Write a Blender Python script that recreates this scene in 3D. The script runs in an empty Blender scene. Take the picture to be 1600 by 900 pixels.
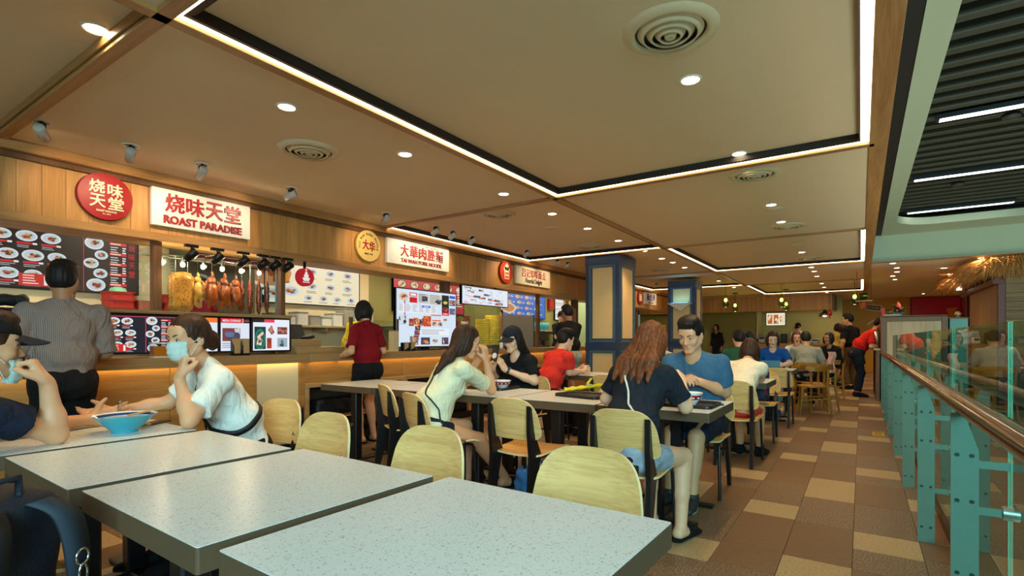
import bpy, bmesh, math, random
import numpy as np
from mathutils import Vector, Matrix
from mathutils.bvhtree import BVHTree

random.seed(7)
S = bpy.context.scene
COL = S.collection
PI = math.pi

# ------------------------------------------------------------------ camera, world, daylight, exposure
cam_d = bpy.data.cameras.new('camera')
cam = bpy.data.objects.new('camera', cam_d)
COL.objects.link(cam)
cam.location = (0, 0, 1.2)
cam.rotation_euler = (PI / 2, 0, math.radians(33.8))
cam_d.sensor_width = 36
cam_d.lens = 36 * 815 / 1600
cam_d.shift_y = 80 / 1600
cam_d.clip_start = 0.05
S.camera = cam

S.view_settings.view_transform = 'Standard'
S.view_settings.look = 'None'
S.view_settings.gamma = 1.0
S.view_settings.exposure = -0.1
S.view_settings.use_curve_mapping = False

wd = bpy.data.worlds.new('world')
S.world = wd
wd.use_nodes = True
bg = wd.node_tree.nodes['Background']
bg.inputs[0].default_value = (0.55, 0.86, 0.86, 1)
bg.inputs[1].default_value = 0.24


def lamp(name, kind, loc, power, color, size=None, rot=(0, 0, 0), **kw):
    ld = bpy.data.lights.new(name, kind)
    ld.energy = power
    ld.color = color
    for k, v in kw.items():
        setattr(ld, k, v)
    if size is not None:
        if kind == 'AREA':
            ld.shape = 'RECTANGLE'
            ld.size, ld.size_y = size
        else:
            ld.shadow_soft_size = size
    o = bpy.data.objects.new(name, ld)
    o.location = loc
    o.rotation_euler = rot
    COL.objects.link(o)
    return o


def aim(o, tgt):
    o.rotation_euler = (Vector(tgt) - o.location).to_track_quat('-Z', 'Y').to_euler()


# daylight from the glazed side of the atrium, behind and to the right of the viewer
dl = lamp('atrium_daylight', 'AREA', (3.2, -3.2, 3.0), 1000, (0.50, 0.88, 0.97), (4.5, 3.0))
aim(dl, (-0.6, 3.2, 0.6))
# added unseen fill light from below, brightens the soffit and slats
ll = lamp('lower_floor_lamps', 'AREA', (3.2, 5.0, -3.6), 380, (0.84, 0.98, 0.84), (4.0, 9.0), (PI, 0, 0))
WARM = (1.0, 0.66, 0.33)
WARM2 = (1.0, 0.74, 0.46)
# ------------------------------------------------------------------ materials
_M = {}


def lin(c):
    """sRGB 0-255 triple to linear rgba"""
    o = []
    for x in c:
        x = x / 255
        o.append(x / 12.92 if x <= 0.04045 else ((x + 0.055) / 1.055) ** 2.4)
    return (*o, 1)


def newmat(name):
    m = bpy.data.materials.new(name)
    m.use_nodes = True
    nt = m.node_tree
    return m, nt, nt.nodes, nt.links, nt.nodes['Principled BSDF']


def plain(name, col, rough=0.5, metal=0.0, var=0.06, scale=30, bump=0.0, spec=0.5, rnd=0.0, sss=0.0, coat=0.0):
    """colour with a little procedural noise variation"""
    if name in _M:
        return _M[name]
    m, nt, N, L, b = newmat(name)
    c = lin(col)
    tc = N.new('ShaderNodeTexCoord')
    nz = N.new('ShaderNodeTexNoise')
    nz.inputs['Scale'].default_value = scale
    nz.inputs['Detail'].default_value = 4
    L.new(tc.outputs['Object'], nz.inputs['Vector'])
    mr = N.new('ShaderNodeMapRange')
    mr.inputs[3].default_value = 1 - var * 2
    mr.inputs[4].default_value = 1 + var * 2
    L.new(nz.outputs[0], mr.inputs[0])
    hs = N.new('ShaderNodeHueSaturation')
    hs.inputs['Color'].default_value = c
    if rnd:
        oi = N.new('ShaderNodeObjectInfo')
        m2 = N.new('ShaderNodeMath')
        m2.operation = 'MULTIPLY_ADD'
        L.new(oi.outputs['Random'], m2.inputs[0])
        m2.inputs[1].default_value = rnd
        m2.inputs[2].default_value = -rnd / 2
        m3 = N.new('ShaderNodeMath')
        L.new(mr.outputs[0], m3.inputs[0])
        L.new(m2.outputs[0], m3.inputs[1])
        L.new(m3.outputs[0], hs.inputs['Value'])
    else:
        L.new(mr.outputs[0], hs.inputs['Value'])
    L.new(hs.outputs[0], b.inputs['Base Color'])
    b.inputs['Roughness'].default_value = rough
    b.inputs['Metallic'].default_value = metal
    b.inputs['Specular IOR Level'].default_value = spec
    if coat:
        b.inputs['Coat Weight'].default_value = coat
        b.inputs['Coat Roughness'].default_value = 0.08
    if sss:
        b.inputs['Subsurface Weight'].default_value = sss
        b.inputs['Subsurface Radius'].default_value = (0.012, 0.005, 0.003)
    if bump:
        bp = N.new('ShaderNodeBump')
        bp.inputs['Strength'].default_value = bump
        bp.inputs['Distance'].default_value = 0.01
        L.new(nz.outputs[0], bp.inputs['Height'])
        L.new(bp.outputs[0], b.inputs['Normal'])
    _M[name] = m
    return m


def wood(name, c1, c2, axis='Z', scale=14, rough=0.42, rnd=0.25, stretch=0.05, coat=0.0, fine=9, fw=.45):
    if name in _M:
        return _M[name]
    m, nt, N, L, b = newmat(name)
    tc = N.new('ShaderNodeTexCoord')
    oi = N.new('ShaderNodeObjectInfo')
    mp = N.new('ShaderNodeMapping')
    sc = [1, 1, 1]
    sc['XYZ'.index(axis)] = stretch
    mp.inputs['Scale'].default_value = sc
    L.new(tc.outputs['Object'], mp.inputs['Vector'])
    sh = N.new('ShaderNodeVectorMath')
    sh.operation = 'SCALE'
    cx = N.new('ShaderNodeCombineXYZ')
    for i in range(3):
        L.new(oi.outputs['Random'], cx.inputs[i])
    L.new(cx.outputs[0], sh.inputs[0])
    sh.inputs['Scale'].default_value = 37.0
    ad = N.new('ShaderNodeVectorMath')
    L.new(mp.outputs[0], ad.inputs[0])
    L.new(sh.outputs[0], ad.inputs[1])
    n1 = N.new('ShaderNodeTexNoise')
    n1.inputs['Scale'].default_value = scale
    n1.inputs['Detail'].default_value = 6
    n1.inputs['Roughness'].default_value = 0.65
    n1.inputs['Distortion'].default_value = 0.7
    L.new(ad.outputs[0], n1.inputs['Vector'])
    n2 = N.new('ShaderNodeTexNoise')
    n2.inputs['Scale'].default_value = scale * fine
    n2.inputs['Detail'].default_value = 3
    L.new(ad.outputs[0], n2.inputs['Vector'])
    mx = N.new('ShaderNodeMath')
    mx.operation = 'MULTIPLY_ADD'
    L.new(n2.outputs[0], mx.inputs[0])
    mx.inputs[1].default_value = fw
    L.new(n1.outputs[0], mx.inputs[2])
    cr = N.new('ShaderNodeValToRGB')
    cr.color_ramp.elements[0].position = .27 + .5 * fw
    cr.color_ramp.elements[0].color = lin(c2)
    cr.color_ramp.elements[1].position = .72 + .5 * fw
    cr.color_ramp.elements[1].color = lin(c1)
    L.new(mx.outputs[0], cr.inputs[0])
    hs = N.new('ShaderNodeHueSaturation')
    mr = N.new('ShaderNodeMapRange')
    mr.inputs[3].default_value = 1 - rnd / 2
    mr.inputs[4].default_value = 1 + rnd / 2
    L.new(oi.outputs['Random'], mr.inputs[0])
    L.new(mr.outputs[0], hs.inputs['Value'])
    L.new(cr.outputs[0], hs.inputs['Color'])
    L.new(hs.outputs[0], b.inputs['Base Color'])
    b.inputs['Roughness'].default_value = rough
    if coat:
        b.inputs['Coat Weight'].default_value = coat
        b.inputs['Coat Roughness'].default_value = 0.15
    bp = N.new('ShaderNodeBump')
    bp.inputs['Strength'].default_value = 0.12
    bp.inputs['Distance'].default_value = 0.003
    L.new(mx.outputs[0], bp.inputs['Height'])
    L.new(bp.outputs[0], b.inputs['Normal'])
    _M[name] = m
    return m


def speck(name, base, spots, scale=220, lo=0.62, hi=0.68, rough=0.35, rnd=0.1, spec=0.5, bump=0.0):
    """terrazzo / granite: base colour with speckles of a second colour"""
    if name in _M:
        return _M[name]
    m, nt, N, L, b = newmat(name)
    tc = N.new('ShaderNodeTexCoord')
    nz = N.new('ShaderNodeTexNoise')
    nz.inputs['Scale'].default_value = scale
    nz.inputs['Detail'].default_value = 2
    L.new(tc.outputs['Object'], nz.inputs['Vector'])
    cr = N.new('ShaderNodeValToRGB')
    cr.color_ramp.elements[0].position = lo
    cr.color_ramp.elements[0].color = lin(base)
    cr.color_ramp.elements[1].position = hi
    cr.color_ramp.elements[1].color = lin(spots)
    L.new(nz.outputs[0], cr.inputs[0])
    n2 = N.new('ShaderNodeTexNoise')
    n2.inputs['Scale'].default_value = 6
    L.new(tc.outputs['Object'], n2.inputs['Vector'])
    oi = N.new('ShaderNodeObjectInfo')
    ad = N.new('ShaderNodeMath')
    L.new(n2.outputs[0], ad.inputs[0])
    L.new(oi.outputs['Random'], ad.inputs[1])
    mr = N.new('ShaderNodeMapRange')
    mr.inputs[1].default_value = 0.2
    mr.inputs[2].default_value = 1.8
    mr.inputs[3].default_value = 1 - rnd
    mr.inputs[4].default_value = 1 + rnd
    L.new(ad.outputs[0], mr.inputs[0])
    hs = N.new('ShaderNodeHueSaturation')
    L.new(cr.outputs[0], hs.inputs['Color'])
    L.new(mr.outputs[0], hs.inputs['Value'])
    L.new(hs.outputs[0], b.inputs['Base Color'])
    b.inputs['Roughness'].default_value = rough
    b.inputs['Specular IOR Level'].default_value = spec
    if bump:
        bp = N.new('ShaderNodeBump')
        bp.inputs['Strength'].default_value = bump
        bp.inputs['Distance'].default_value = 0.003
        L.new(nz.outputs[0], bp.inputs['Height'])
        L.new(bp.outputs[0], b.inputs['Normal'])
    _M[name] = m
    return m


def emit(name, col, strength, raw=False):
    if name in _M:
        return _M[name]
    m, nt, N, L, b = newmat(name)
    N.remove(b)
    e = N.new('ShaderNodeEmission')
    e.inputs[0].default_value = (*col, 1) if raw else lin(col)
    e.inputs[1].default_value = strength
    L.new(e.outputs[0], N['Material Output'].inputs[0])
    _M[name] = m
    return m


def glass(name, col=(235, 250, 248), rough=0.0, alpha=0.12, ior=1.45):
    """thin pane: clear transmission with fresnel reflection"""
    if name in _M:
        return _M[name]
    m, nt, N, L, b = newmat(name)
    N.remove(b)
    tr = N.new('ShaderNodeBsdfTransparent')
    tr.inputs[0].default_value = lin(col)
    gl = N.new('ShaderNodeBsdfGlossy')
    gl.inputs[0].default_value = (1, 1, 1, 1)
    gl.inputs[1].default_value = rough
    fr = N.new('ShaderNodeFresnel')
    fr.inputs[0].default_value = ior
    mx = N.new('ShaderNodeMixShader')
    ge = N.new('ShaderNodeNewGeometry')
    fm = N.new('ShaderNodeMath')
    fm.operation = 'SUBTRACT'
    fm.use_clamp = True
    L.new(fr.outputs[0], fm.inputs[0])
    L.new(ge.outputs['Backfacing'], fm.inputs[1])
    L.new(fm.outputs[0], mx.inputs[0])
    L.new(tr.outputs[0], mx.inputs[1])
    L.new(gl.outputs[0], mx.inputs[2])
    L.new(mx.outputs[0], N['Material Output'].inputs[0])
    _M[name] = m
    return m


def printmat(name, strength=0.0, rough=0.4):
    """flat print or screen: colours read from the mesh's colour attribute 'ink'"""
    if name in _M:
        return _M[name]
    m, nt, N, L, b = newmat(name)
    a = N.new('ShaderNodeVertexColor')
    a.layer_name = 'ink'
    if strength:
        b.inputs['Base Color'].default_value = (0.01, 0.01, 0.01, 1)
        L.new(a.outputs[0], b.inputs['Emission Color'])
        b.inputs['Emission Strength'].default_value = strength
    else:
        L.new(a.outputs[0], b.inputs['Base Color'])
    b.inputs['Roughness'].default_value = rough
    _M[name] = m
    return m


# ------------------------------------------------------------------ mesh building
def rotm(axis, a):
    return Matrix.Rotation(a, 4, axis)


def trm(x, y, z):
    return Matrix.Translation((x, y, z))


class MB:
    def __init__(s):
        s.v, s.f, s.m, s.sm = [], [], [], []

    def add(s, vs, fs, mat=0, M=None, smooth=False):
        o = len(s.v)
        if M is not None:
            vs = [M @ Vector(v) for v in vs]
        s.v.extend([tuple(v) for v in vs])
        for f in fs:
            s.f.append([i + o for i in f])
            s.m.append(mat)
            s.sm.append(smooth)
        return s

    def box(s, x0, x1, y0, y1, z0, z1, bev=0.0, mat=0, M=None):
        x0, x1 = min(x0, x1), max(x0, x1)
        y0, y1 = min(y0, y1), max(y0, y1)
        z0, z1 = min(z0, z1), max(z0, z1)
        if bev <= 0:
            vs = [(x, y, z) for z in (z0, z1) for y in (y0, y1) for x in (x0, x1)]
            fs = [(0, 2, 3, 1), (4, 5, 7, 6), (0, 1, 5, 4), (2, 6, 7, 3), (0, 4, 6, 2), (1, 3, 7, 5)]
            return s.add(vs, fs, mat, M)
        b = min(bev, (x1 - x0) * .45, (y1 - y0) * .45, (z1 - z0) * .45)
        vs, idx = [], {}
        for k, z in enumerate((z0, z1)):
            for j, y in enumerate((y0, y1)):
                for i, x in enumerate((x0, x1)):
                    ix = x + (b if i == 0 else -b)
                    iy = y + (b if j == 0 else -b)
                    iz = z + (b if k == 0 else -b)
                    for a, p in enumerate(((x, iy, iz), (ix, y, iz), (ix, iy, z))):
                        idx[i, j, k, a] = len(vs)
                        vs.append(p)
        fs = []
        for k in (0, 1):
            q = [idx[0, 0, k, 2], idx[1, 0, k, 2], idx[1, 1, k, 2], idx[0, 1, k, 2]]
            fs.append(q if k else q[::-1])
            q = [idx[0, k, 0, 1], idx[1, k, 0, 1], idx[1, k, 1, 1], idx[0, k, 1, 1]]
            fs.append(q[::-1] if k else q)
            q = [idx[k, 0, 0, 0], idx[k, 1, 0, 0], idx[k, 1, 1, 0], idx[k, 0, 1, 0]]
            fs.append(q if k else q[::-1])
        c = Vector(((x0 + x1) / 2, (y0 + y1) / 2, (z0 + z1) / 2))

        def orient(q):
            p = [Vector(vs[i]) for i in q]
            n = (p[1] - p[0]).cross(p[2] - p[0])
            return q if n.dot(sum(p, Vector()) / len(p) - c) > 0 else q[::-1]
        for a in (0, 1):
            for d in (0, 1):
                fs.append(orient([idx[0, a, d, 1], idx[1, a, d, 1], idx[1, a, d, 2], idx[0, a, d, 2]]))
                fs.append(orient([idx[a, 0, d, 0], idx[a, 1, d, 0], idx[a, 1, d, 2], idx[a, 0, d, 2]]))
                fs.append(orient([idx[a, d, 0, 0], idx[a, d, 1, 0], idx[a, d, 1, 1], idx[a, d, 0, 1]]))
        for i in (0, 1):
            for j in (0, 1):
                for k in (0, 1):
                    fs.append(orient([idx[i, j, k, 0], idx[i, j, k, 1], idx[i, j, k, 2]]))
        return s.add(vs, fs, mat, M)

    def prism(s, poly, axis, a, b, mat=0, M=None, smooth=False):
        """extrude a 2D polygon along axis; poly in the other two axes (cyclic order: X->yz, Y->xz, Z->xy)"""
        n = len(poly)

        def P(u, v, w):
            return {'X': (w, u, v), 'Y': (u, w, v), 'Z': (u, v, w)}[axis]
        ar = sum(poly[i][0] * poly[(i + 1) % n][1] - poly[(i + 1) % n][0] * poly[i][1] for i in range(n))
        if (ar < 0) != (axis == 'Y'):
            poly = poly[::-1]
        if a > b:
            a, b = b, a
        vs = [P(u, v, a) for u, v in poly] + [P(u, v, b) for u, v in poly]
        s.add(vs, [list(range(n))[::-1], [n + i for i in range(n)]], mat, M)
        s.add(vs, [(i, (i + 1) % n, n + (i + 1) % n, n + i) for i in range(n)], mat, M, smooth)
        return s

    def tube(s, pts, r, n=8, mat=0, M=None, caps=True, closed=False):
        pts = [Vector(p) for p in pts]
        k = len(pts)
        rs = r if isinstance(r, (list, tuple)) else [r] * k
        vs, fs = [], []
        up = None
        for i, p in enumerate(pts):
            if closed:
                t = pts[(i + 1) % k] - pts[i - 1]
            else:
                t = pts[min(i + 1, k - 1)] - pts[max(i - 1, 0)]
            t.normalize()
            if up is None:
                up = Vector((0, 0, 1)) if abs(t.z) < .9 else Vector((1, 0, 0))
            u = (up - t * up.dot(t)).normalized()
            up = u
            w = t.cross(u)
            for j in range(n):
                a = 2 * PI * j / n
                vs.append(p + (u * math.cos(a) + w * math.sin(a)) * rs[i])
        for i in range(k if closed else k - 1):
            for j in range(n):
                i2 = (i + 1) % k
                fs.append((i * n + j, i * n + (j + 1) % n, i2 * n + (j + 1) % n, i2 * n + j))
        s.add(vs, fs, mat, M, True)
        if caps and not closed:
            s.add(vs[:n], [list(range(n))[::-1]], mat, M)
            s.add(vs[-n:], [list(range(n))], mat, M)
        return s

    def cyl(s, x, y, z0, z1, r, n=16, mat=0, M=None, r2=None):
        return s.tube([(x, y, z0), (x, y, z1)], [r, r if r2 is None else r2], n, mat, M)

    def lathe(s, prof, n=24, mat=0, M=None, smooth=True):
        vs, fs = [], []
        for r, z in prof:
            for j in range(n):
                a = 2 * PI * j / n
                vs.append((max(r, 1e-5) * math.cos(a), max(r, 1e-5) * math.sin(a), z))
        for i in range(len(prof) - 1):
            for j in range(n):
                fs.append((i * n + j, i * n + (j + 1) % n, (i + 1) * n + (j + 1) % n, (i + 1) * n + j))
        return s.add(vs, fs, mat, M, smooth)

    def ell(s, c, r, n=12, m=8, mat=0, M=None):
        vs, fs = [], []
        for i in range(m + 1):
            t = PI * i / m
            for j in range(n):
                a = 2 * PI * j / n
                vs.append((c[0] + r[0] * math.sin(t) * math.cos(a), c[1] + r[1] * math.sin(t) * math.sin(a), c[2] - r[2] * math.cos(t)))
        for i in range(m):
            for j in range(n):
                fs.append((i * n + j, i * n + (j + 1) % n, (i + 1) * n + (j + 1) % n, (i + 1) * n + j))
        return s.add(vs, fs, mat, M, True)

    def grid(s, fn, nu, nv, mat=0, M=None, thick=0.0, smooth=True, emat=None):
        """surface fn(u,v) for u,v in 0..1; thick gives a solid sheet (offset along z of normals)"""
        P = [[Vector(fn(i / nu, j / nv)) for j in range(nv + 1)] for i in range(nu + 1)]
        vs = [p for row in P for p in row]
        w = nv + 1
        fs = [(i * w + j, (i + 1) * w + j, (i + 1) * w + j + 1, i * w + j + 1) for i in range(nu) for j in range(nv)]
        if thick:
            nr = []
            for i in range(nu + 1):
                for j in range(nv + 1):
                    du = P[min(i + 1, nu)][j] - P[max(i - 1, 0)][j]
                    dv = P[i][min(j + 1, nv)] - P[i][max(j - 1, 0)]
                    q = du.cross(dv)
                    nr.append(q.normalized() if q.length > 1e-12 else Vector((0, 0, 1)))
            k = len(vs)
            back = [vs[i] - nr[i] * thick for i in range(k)]
            s.add(vs, fs, mat, M, smooth)
            s.add(back, [f[::-1] for f in fs], mat, M, smooth)
            ring = [i * w for i in range(nu + 1)] + [nu * w + j for j in range(1, nv + 1)] + [i * w + nv for i in range(nu - 1, -1, -1)] + [j for j in range(nv - 1, 0, -1)]
            ev = [vs[i] for i in ring] + [back[i] for i in ring]
            m_ = len(ring)
            s.add(ev, [(i, m_ + i, m_ + (i + 1) % m_, (i + 1) % m_) for i in range(m_)], mat if emat is None else emat, M)
        else:
            s.add(vs, fs, mat, M, smooth)
        return s

    def mesh(s, name, mats):
        me = bpy.data.meshes.new(name)
        me.from_pydata(s.v, [], s.f)
        for m in (mats if isinstance(mats, (list, tuple)) else [mats]):
            me.materials.append(m)
        me.polygons.foreach_set('material_index', s.m)
        me.polygons.foreach_set('use_smooth', s.sm)
        me.update()
        return me


def link(name, me, parent=None, loc=None, rz=None):
    o = bpy.data.objects.new(name, me)
    COL.objects.link(o)
    if parent is not None:
        o.parent = parent
    if loc is not None:
        o.location = loc
    if rz is not None:
        o.rotation_euler = (0, 0, rz)
    return o


def part(name, mb, mats, parent, label=None, loc=None, kind=None):
    o = link(name, mb.mesh(name, mats), parent, loc)
    if label:
        o['label'] = label
    if kind:
        o['kind'] = kind
    return o


def tag(o, label, cat, group=None):
    o['label'] = label
    o['category'] = cat
    if group:
        o['group'] = group
    return o


def thing(name, label, cat, loc=(0, 0, 0), rz=0, group=None):
    o = link(name, None, None, loc, rz)
    o.empty_display_size = 0.05
    return tag(o, label, cat, group)


def struct(name, mb, mats, parent=None):
    o = link(name, mb.mesh(name, mats), parent)
    o['kind'] = 'structure'
    return o


def copy_tree(o, parent=None):
    c = o.copy()
    COL.objects.link(c)
    if parent is not None:
        c.parent = parent
    for ch in list(o.children):
        copy_tree(ch, c)
    return c


# stall frame: x -> world +Y, y -> world Z, z -> world +X (faces the tables)
def faceX(x, y, z):
    return Matrix(((0, 0, 1, x), (1, 0, 0, y), (0, 1, 0, z), (0, 0, 0, 1)))


# faces the viewer along -Y: x -> +X, y -> Z, z -> -Y
def faceY(x, y, z):
    return Matrix(((1, 0, 0, x), (0, 0, -1, y), (0, 1, 0, z), (0, 0, 0, 1)))


def text_geo(s, bold=0.0, depth=0.0, res=3):
    """text outline as plain vertices and faces, in a box of its own size"""
    cu = bpy.data.curves.new('t', 'FONT')
    cu.body = s
    cu.size = 1
    cu.resolution_u = res
    cu.offset = bold
    cu.extrude = depth
    cu.align_x = 'CENTER'
    o = bpy.data.objects.new('t', cu)
    COL.objects.link(o)
    dg = bpy.context.evaluated_depsgraph_get()
    me = bpy.data.meshes.new_from_object(o.evaluated_get(dg))
    n = len(me.vertices)
    co = np.zeros(n * 3, np.float32)
    me.vertices.foreach_get('co', co)
    co = co.reshape(-1, 3)
    fs = [tuple(p.vertices) for p in me.polygons]
    bpy.data.objects.remove(o)
    bpy.data.curves.remove(cu)
    bpy.data.meshes.remove(me)
    return co, fs


_TG = {}


def text_fit(s, w, h=None, bold=0.0, depth=0.0):
    """text scaled to width w (and height h), centred on the origin; depth in metres"""
    key = (s, bold, bool(depth))
    if key not in _TG:
        _TG[key] = text_geo(s, bold, 0.1 if depth else 0.0)
    co, fs = _TG[key]
    co = co.copy()
    lo, hi = co.min(0), co.max(0)
    c = (lo + hi) / 2
    k = w / (hi[0] - lo[0])
    ky = h / (hi[1] - lo[1]) if h else k
    co[:, 0] = (co[:, 0] - c[0]) * k
    co[:, 1] = (co[:, 1] - c[1]) * ky
    if depth:
        co[:, 2] = (co[:, 2] - lo[2]) / 0.2 * depth
    return co, fs


def lettering(name, s, w, h, M, mat, parent, bold=0.012, depth=0.006):
    co, fs = text_fit(s, w, h, bold, depth)
    mb = MB()
    mb.add([tuple(map(float, c)) for c in co], fs, 0, M)
    return part(name, mb, mat, parent)


class Canvas:
    """flat print: coloured shapes laid in thin layers; (u,v) in metres, origin bottom-left"""

    def __init__(s, w, h, bgc):
        s.w, s.h, s.mb, s.c = w, h, MB(), []
        s.z = 0.0
        s.rect(0, 0, w, h, bgc)

    def _f(s, vs, fs, col):
        s.mb.add([(x, y, s.z) for x, y in vs], fs)
        s.c += [col] * len(fs)
        s.z += 0.00001

    def rect(s, x, y, w, h, col):
        s._f([(x, y), (x + w, y), (x + w, y + h), (x, y + h)], [(0, 1, 2, 3)], col)

    def ell(s, x, y, rx, ry, col, n=16, jit=0.0, rng=None):
        vs = []
        for i in range(n):
            k = 1 + (rng.uniform(-jit, jit) if jit else 0)
            vs.append((x + rx * k * math.cos(2 * PI * i / n), y + ry * k * math.sin(2 * PI * i / n)))
        s._f(vs, [list(range(n))], col)

    def poly(s, pts, col):
        s._f(pts, [list(range(len(pts)))], col)

    def text(s, t, x, y, w, h, col, bold=0.01):
        co, fs = text_fit(t, w, h, bold)
        s._f([(x + float(a), y + float(b)) for a, b, _ in co], fs, col)

    def lines(s, x, y, w, n, dy, lh, col, rng):
        for i in range(n):
            s.rect(x, y - i * dy, w * rng.uniform(.6, 1), lh, col)

    def dish(s, x, y, rx, ry, rng, plate=(214, 226, 232), food=((150, 60, 35), (190, 110, 60), (110, 45, 30), (205, 150, 90)), green=True):
        s.ell(x, y, rx, ry, plate, 18)
        s.ell(x, y, rx * .8, ry * .78, tuple(int(c * .9) for c in plate), 16)
        for k in range(7):
            a, q = rng.uniform(0, 6.28), rng.uniform(0, .38)
            s.ell(x + rx * q * math.cos(a), y + ry * q * math.sin(a), rx * rng.uniform(.15, .34), ry * rng.uniform(.15, .34), rng.choice(food), 8, .25, rng)
        if green:
            s.ell(x + rx * .4, y + ry * .15, rx * .16, ry * .2, (70, 120, 50), 7, .3, rng)

    def photo(s, x, y, w, h, rng, pal):
        s.rect(x, y, w, h, rng.choice(pal))
        for k in range(7):
            rw, rh = rng.uniform(.1, .3) * w, rng.uniform(.1, .3) * h
            s.ell(x + rng.uniform(rw, w - rw), y + rng.uniform(rh, h - rh), rw, rh, rng.choice(pal), 8, .3, rng)

    def build(s, name, mat, parent, M):
        me = MB.mesh(s.mb, name, mat)
        n = len(me.loops)
        ca = me.color_attributes.new('ink', 'FLOAT_COLOR', 'CORNER')
        arr = np.zeros((n, 4), np.float32)
        i = 0
        for p, c in zip(me.polygons, s.c):
            k = len(p.vertices)
            arr[i:i + k] = lin(c)
            i += k
        ca.data.foreach_set('color', arr.ravel())
        me.transform(M)
        return link(name, me, parent)


ORD = ['first', 'second', 'third', 'fourth', 'fifth', 'sixth', 'seventh', 'eighth', 'ninth', 'tenth', 'eleventh', 'twelfth', 'thirteenth', 'fourteenth']
# ------------------------------------------------------------------ materials of the room
OAK = wood('oak_panel', (212, 158, 90), (170, 116, 58), 'Z', 9, 0.45, 0.16)
OAK_Y = wood('oak_rail', (196, 148, 90), (150, 104, 58), 'Y', 10, 0.42, 0.1)
OAK_X = wood('oak_rail_across', (186, 140, 86), (142, 98, 54), 'X', 10, 0.42, 0.1)
WALNUT = wood('brown_wood', (120, 80, 46), (84, 54, 30), 'Z', 8, 0.5, 0.1)
CEIL = plain('ceiling_paint', (226, 206, 172), 0.85, var=0.015, scale=3)
DARKRECESS = plain('recess_black', (30, 24, 18), 0.6)
CREAM = plain('cream_paint', (226, 208, 168), 0.6, var=0.02, scale=4)
GREENWALL = plain('olive_green_paint', (166, 166, 100), 0.6, var=0.03, scale=3)
MINT = plain('mint_paint', (180, 208, 160), 0.6, var=0.02, scale=3)
NAVY = plain('navy_paint', (44, 62, 88), 0.45, var=0.04)
BEIGE = plain('beige_panel', (224, 192, 132), 0.55, var=0.03, scale=5)
BLACKM = plain('black_metal', (16, 16, 18), 0.35, metal=0.3)
STEEL = plain('brushed_steel', (190, 192, 190), 0.35, metal=0.9, var=0.04, scale=60)
GREENSOFFIT = plain('pale_green_paint', (190, 198, 166), 0.7, var=0.015, scale=3)
LOUVRE = plain('louvre_green', (64, 63, 46), 0.6, var=0.03)
YELLOWWALL = plain('mustard_wall', (206, 152, 40), 0.6, var=0.03)
MAROON = plain('maroon_board', (130, 24, 48), 0.5)
WHITEP = plain('white_enamel', (236, 232, 222), 0.35, var=0.02)
LEDM = emit('led_warm_white', (1.0, 0.80, 0.55), 14.0, raw=True)
LEDC = emit('led_cool_white', (0.95, 1.0, 0.92), 5.0, raw=True)
LAMPM = emit('downlight_lens', (1.0, 0.80, 0.52), 30.0, raw=True)
CABW = wood('pale_cabinet_wood', (206, 176, 128), (168, 134, 88), 'Z', 8, 0.45, 0.1)
CABF = plain('cabinet_frame', (118, 84, 52), 0.5)
GREYWOOD = wood('grey_plank', (168, 134, 86), (112, 84, 50), 'X', 7, 0.6, 0.4)

HC = 2.70   # ceiling
HR = 2.755  # raised ceiling fields

# ------------------------------------------------------------------ floor: tiles laid in staggered strips
GROUT = plain('grout', (58, 46, 36), 0.8)
TILE = [speck('tile_brown', (122, 90, 62), (116, 85, 57), 30, .45, .6, 0.40, 0.08),
        speck('tile_granite', (102, 78, 58), (166, 138, 108), 110, .52, .62, 0.38, 0.08, bump=0.05),
        speck('tile_cream', (178, 153, 114), (160, 135, 96), 70, .5, .62, 0.40, 0.06)]
mb = MB()
mb.box(-9, 0.56, -3.2, 24.5, -0.25, -0.004)
mb.box(0.56, 7, 12.2, 24.5, -0.25, -0.004)
floor = struct('floor', mb, GROUT)
_tm = {}
for L_ in (0.325, 0.65):
    for k in range(3):
        t = MB()
        g = 0.0013
        t.box(-0.1625 + g, 0.1625 - g, -L_ / 2 + g, L_ / 2 - g, -0.012, 0, 0.0008)
        _tm[L_, k] = t.mesh('tile', TILE[k])
BR, GR, PA = 0, 1, 2
PAT = [([(.65, BR), (.65, GR), (.65, PA)], 3.26), ([(.65, BR), (.325, PA), (.65, GR), (.325, BR)], 3.28), ([(.65, GR), (.65, BR), (.325, GR), (.325, PA)], 3.25)]
tiles = []
CT, ST = math.cos(math.radians(33.8)), math.sin(math.radians(33.8))
for k in range(-2, 27):
    xc = -0.04 - 0.325 * k - 0.1625
    pat, y0 = PAT[k % 3]
    y = y0 - 1.95 * 4 - 0.65 * (k // 3)
    while y < 24.3:
        for L_, m in pat:
            yc = y + L_ / 2
            if -3.0 < yc < 24.2:
                d = -xc * ST + yc * CT
                l = xc * CT + yc * ST
                vis = d > 1.2 and -0.99 * d < l < 0.99 * d and 978 / max(d, .1) < 385
                # the aisle and the gaps between the tables show most of the floor
                w = d * (1.0 if xc > -1.3 else 1.6 if xc > -4.9 else 3)
                tiles.append((0 if vis else 1, w, xc, yc, L_, m))
            y += L_
tiles.sort()
rest = MB()
for i, (nv, w, xc, yc, L_, m) in enumerate(tiles):
    if i < 290:
        o = link('tile', _tm[L_, m], floor, (xc, yc, 0))
    else:
        rest.box(xc - .161, xc + .161, yc - L_ / 2 + .0015, yc + L_ / 2 - .0015, -.012, 0, 0, m)
for xx in np.arange(0.9, 7, 0.65):
    for yy in np.arange(12.3, 24, 0.65):
        rest.box(xx, xx + .645, yy, yy + .645, -.012, 0, 0, (int(xx * 7 + yy * 3)) % 3)
part('tile_field', rest, TILE, floor, kind='stuff')
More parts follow.
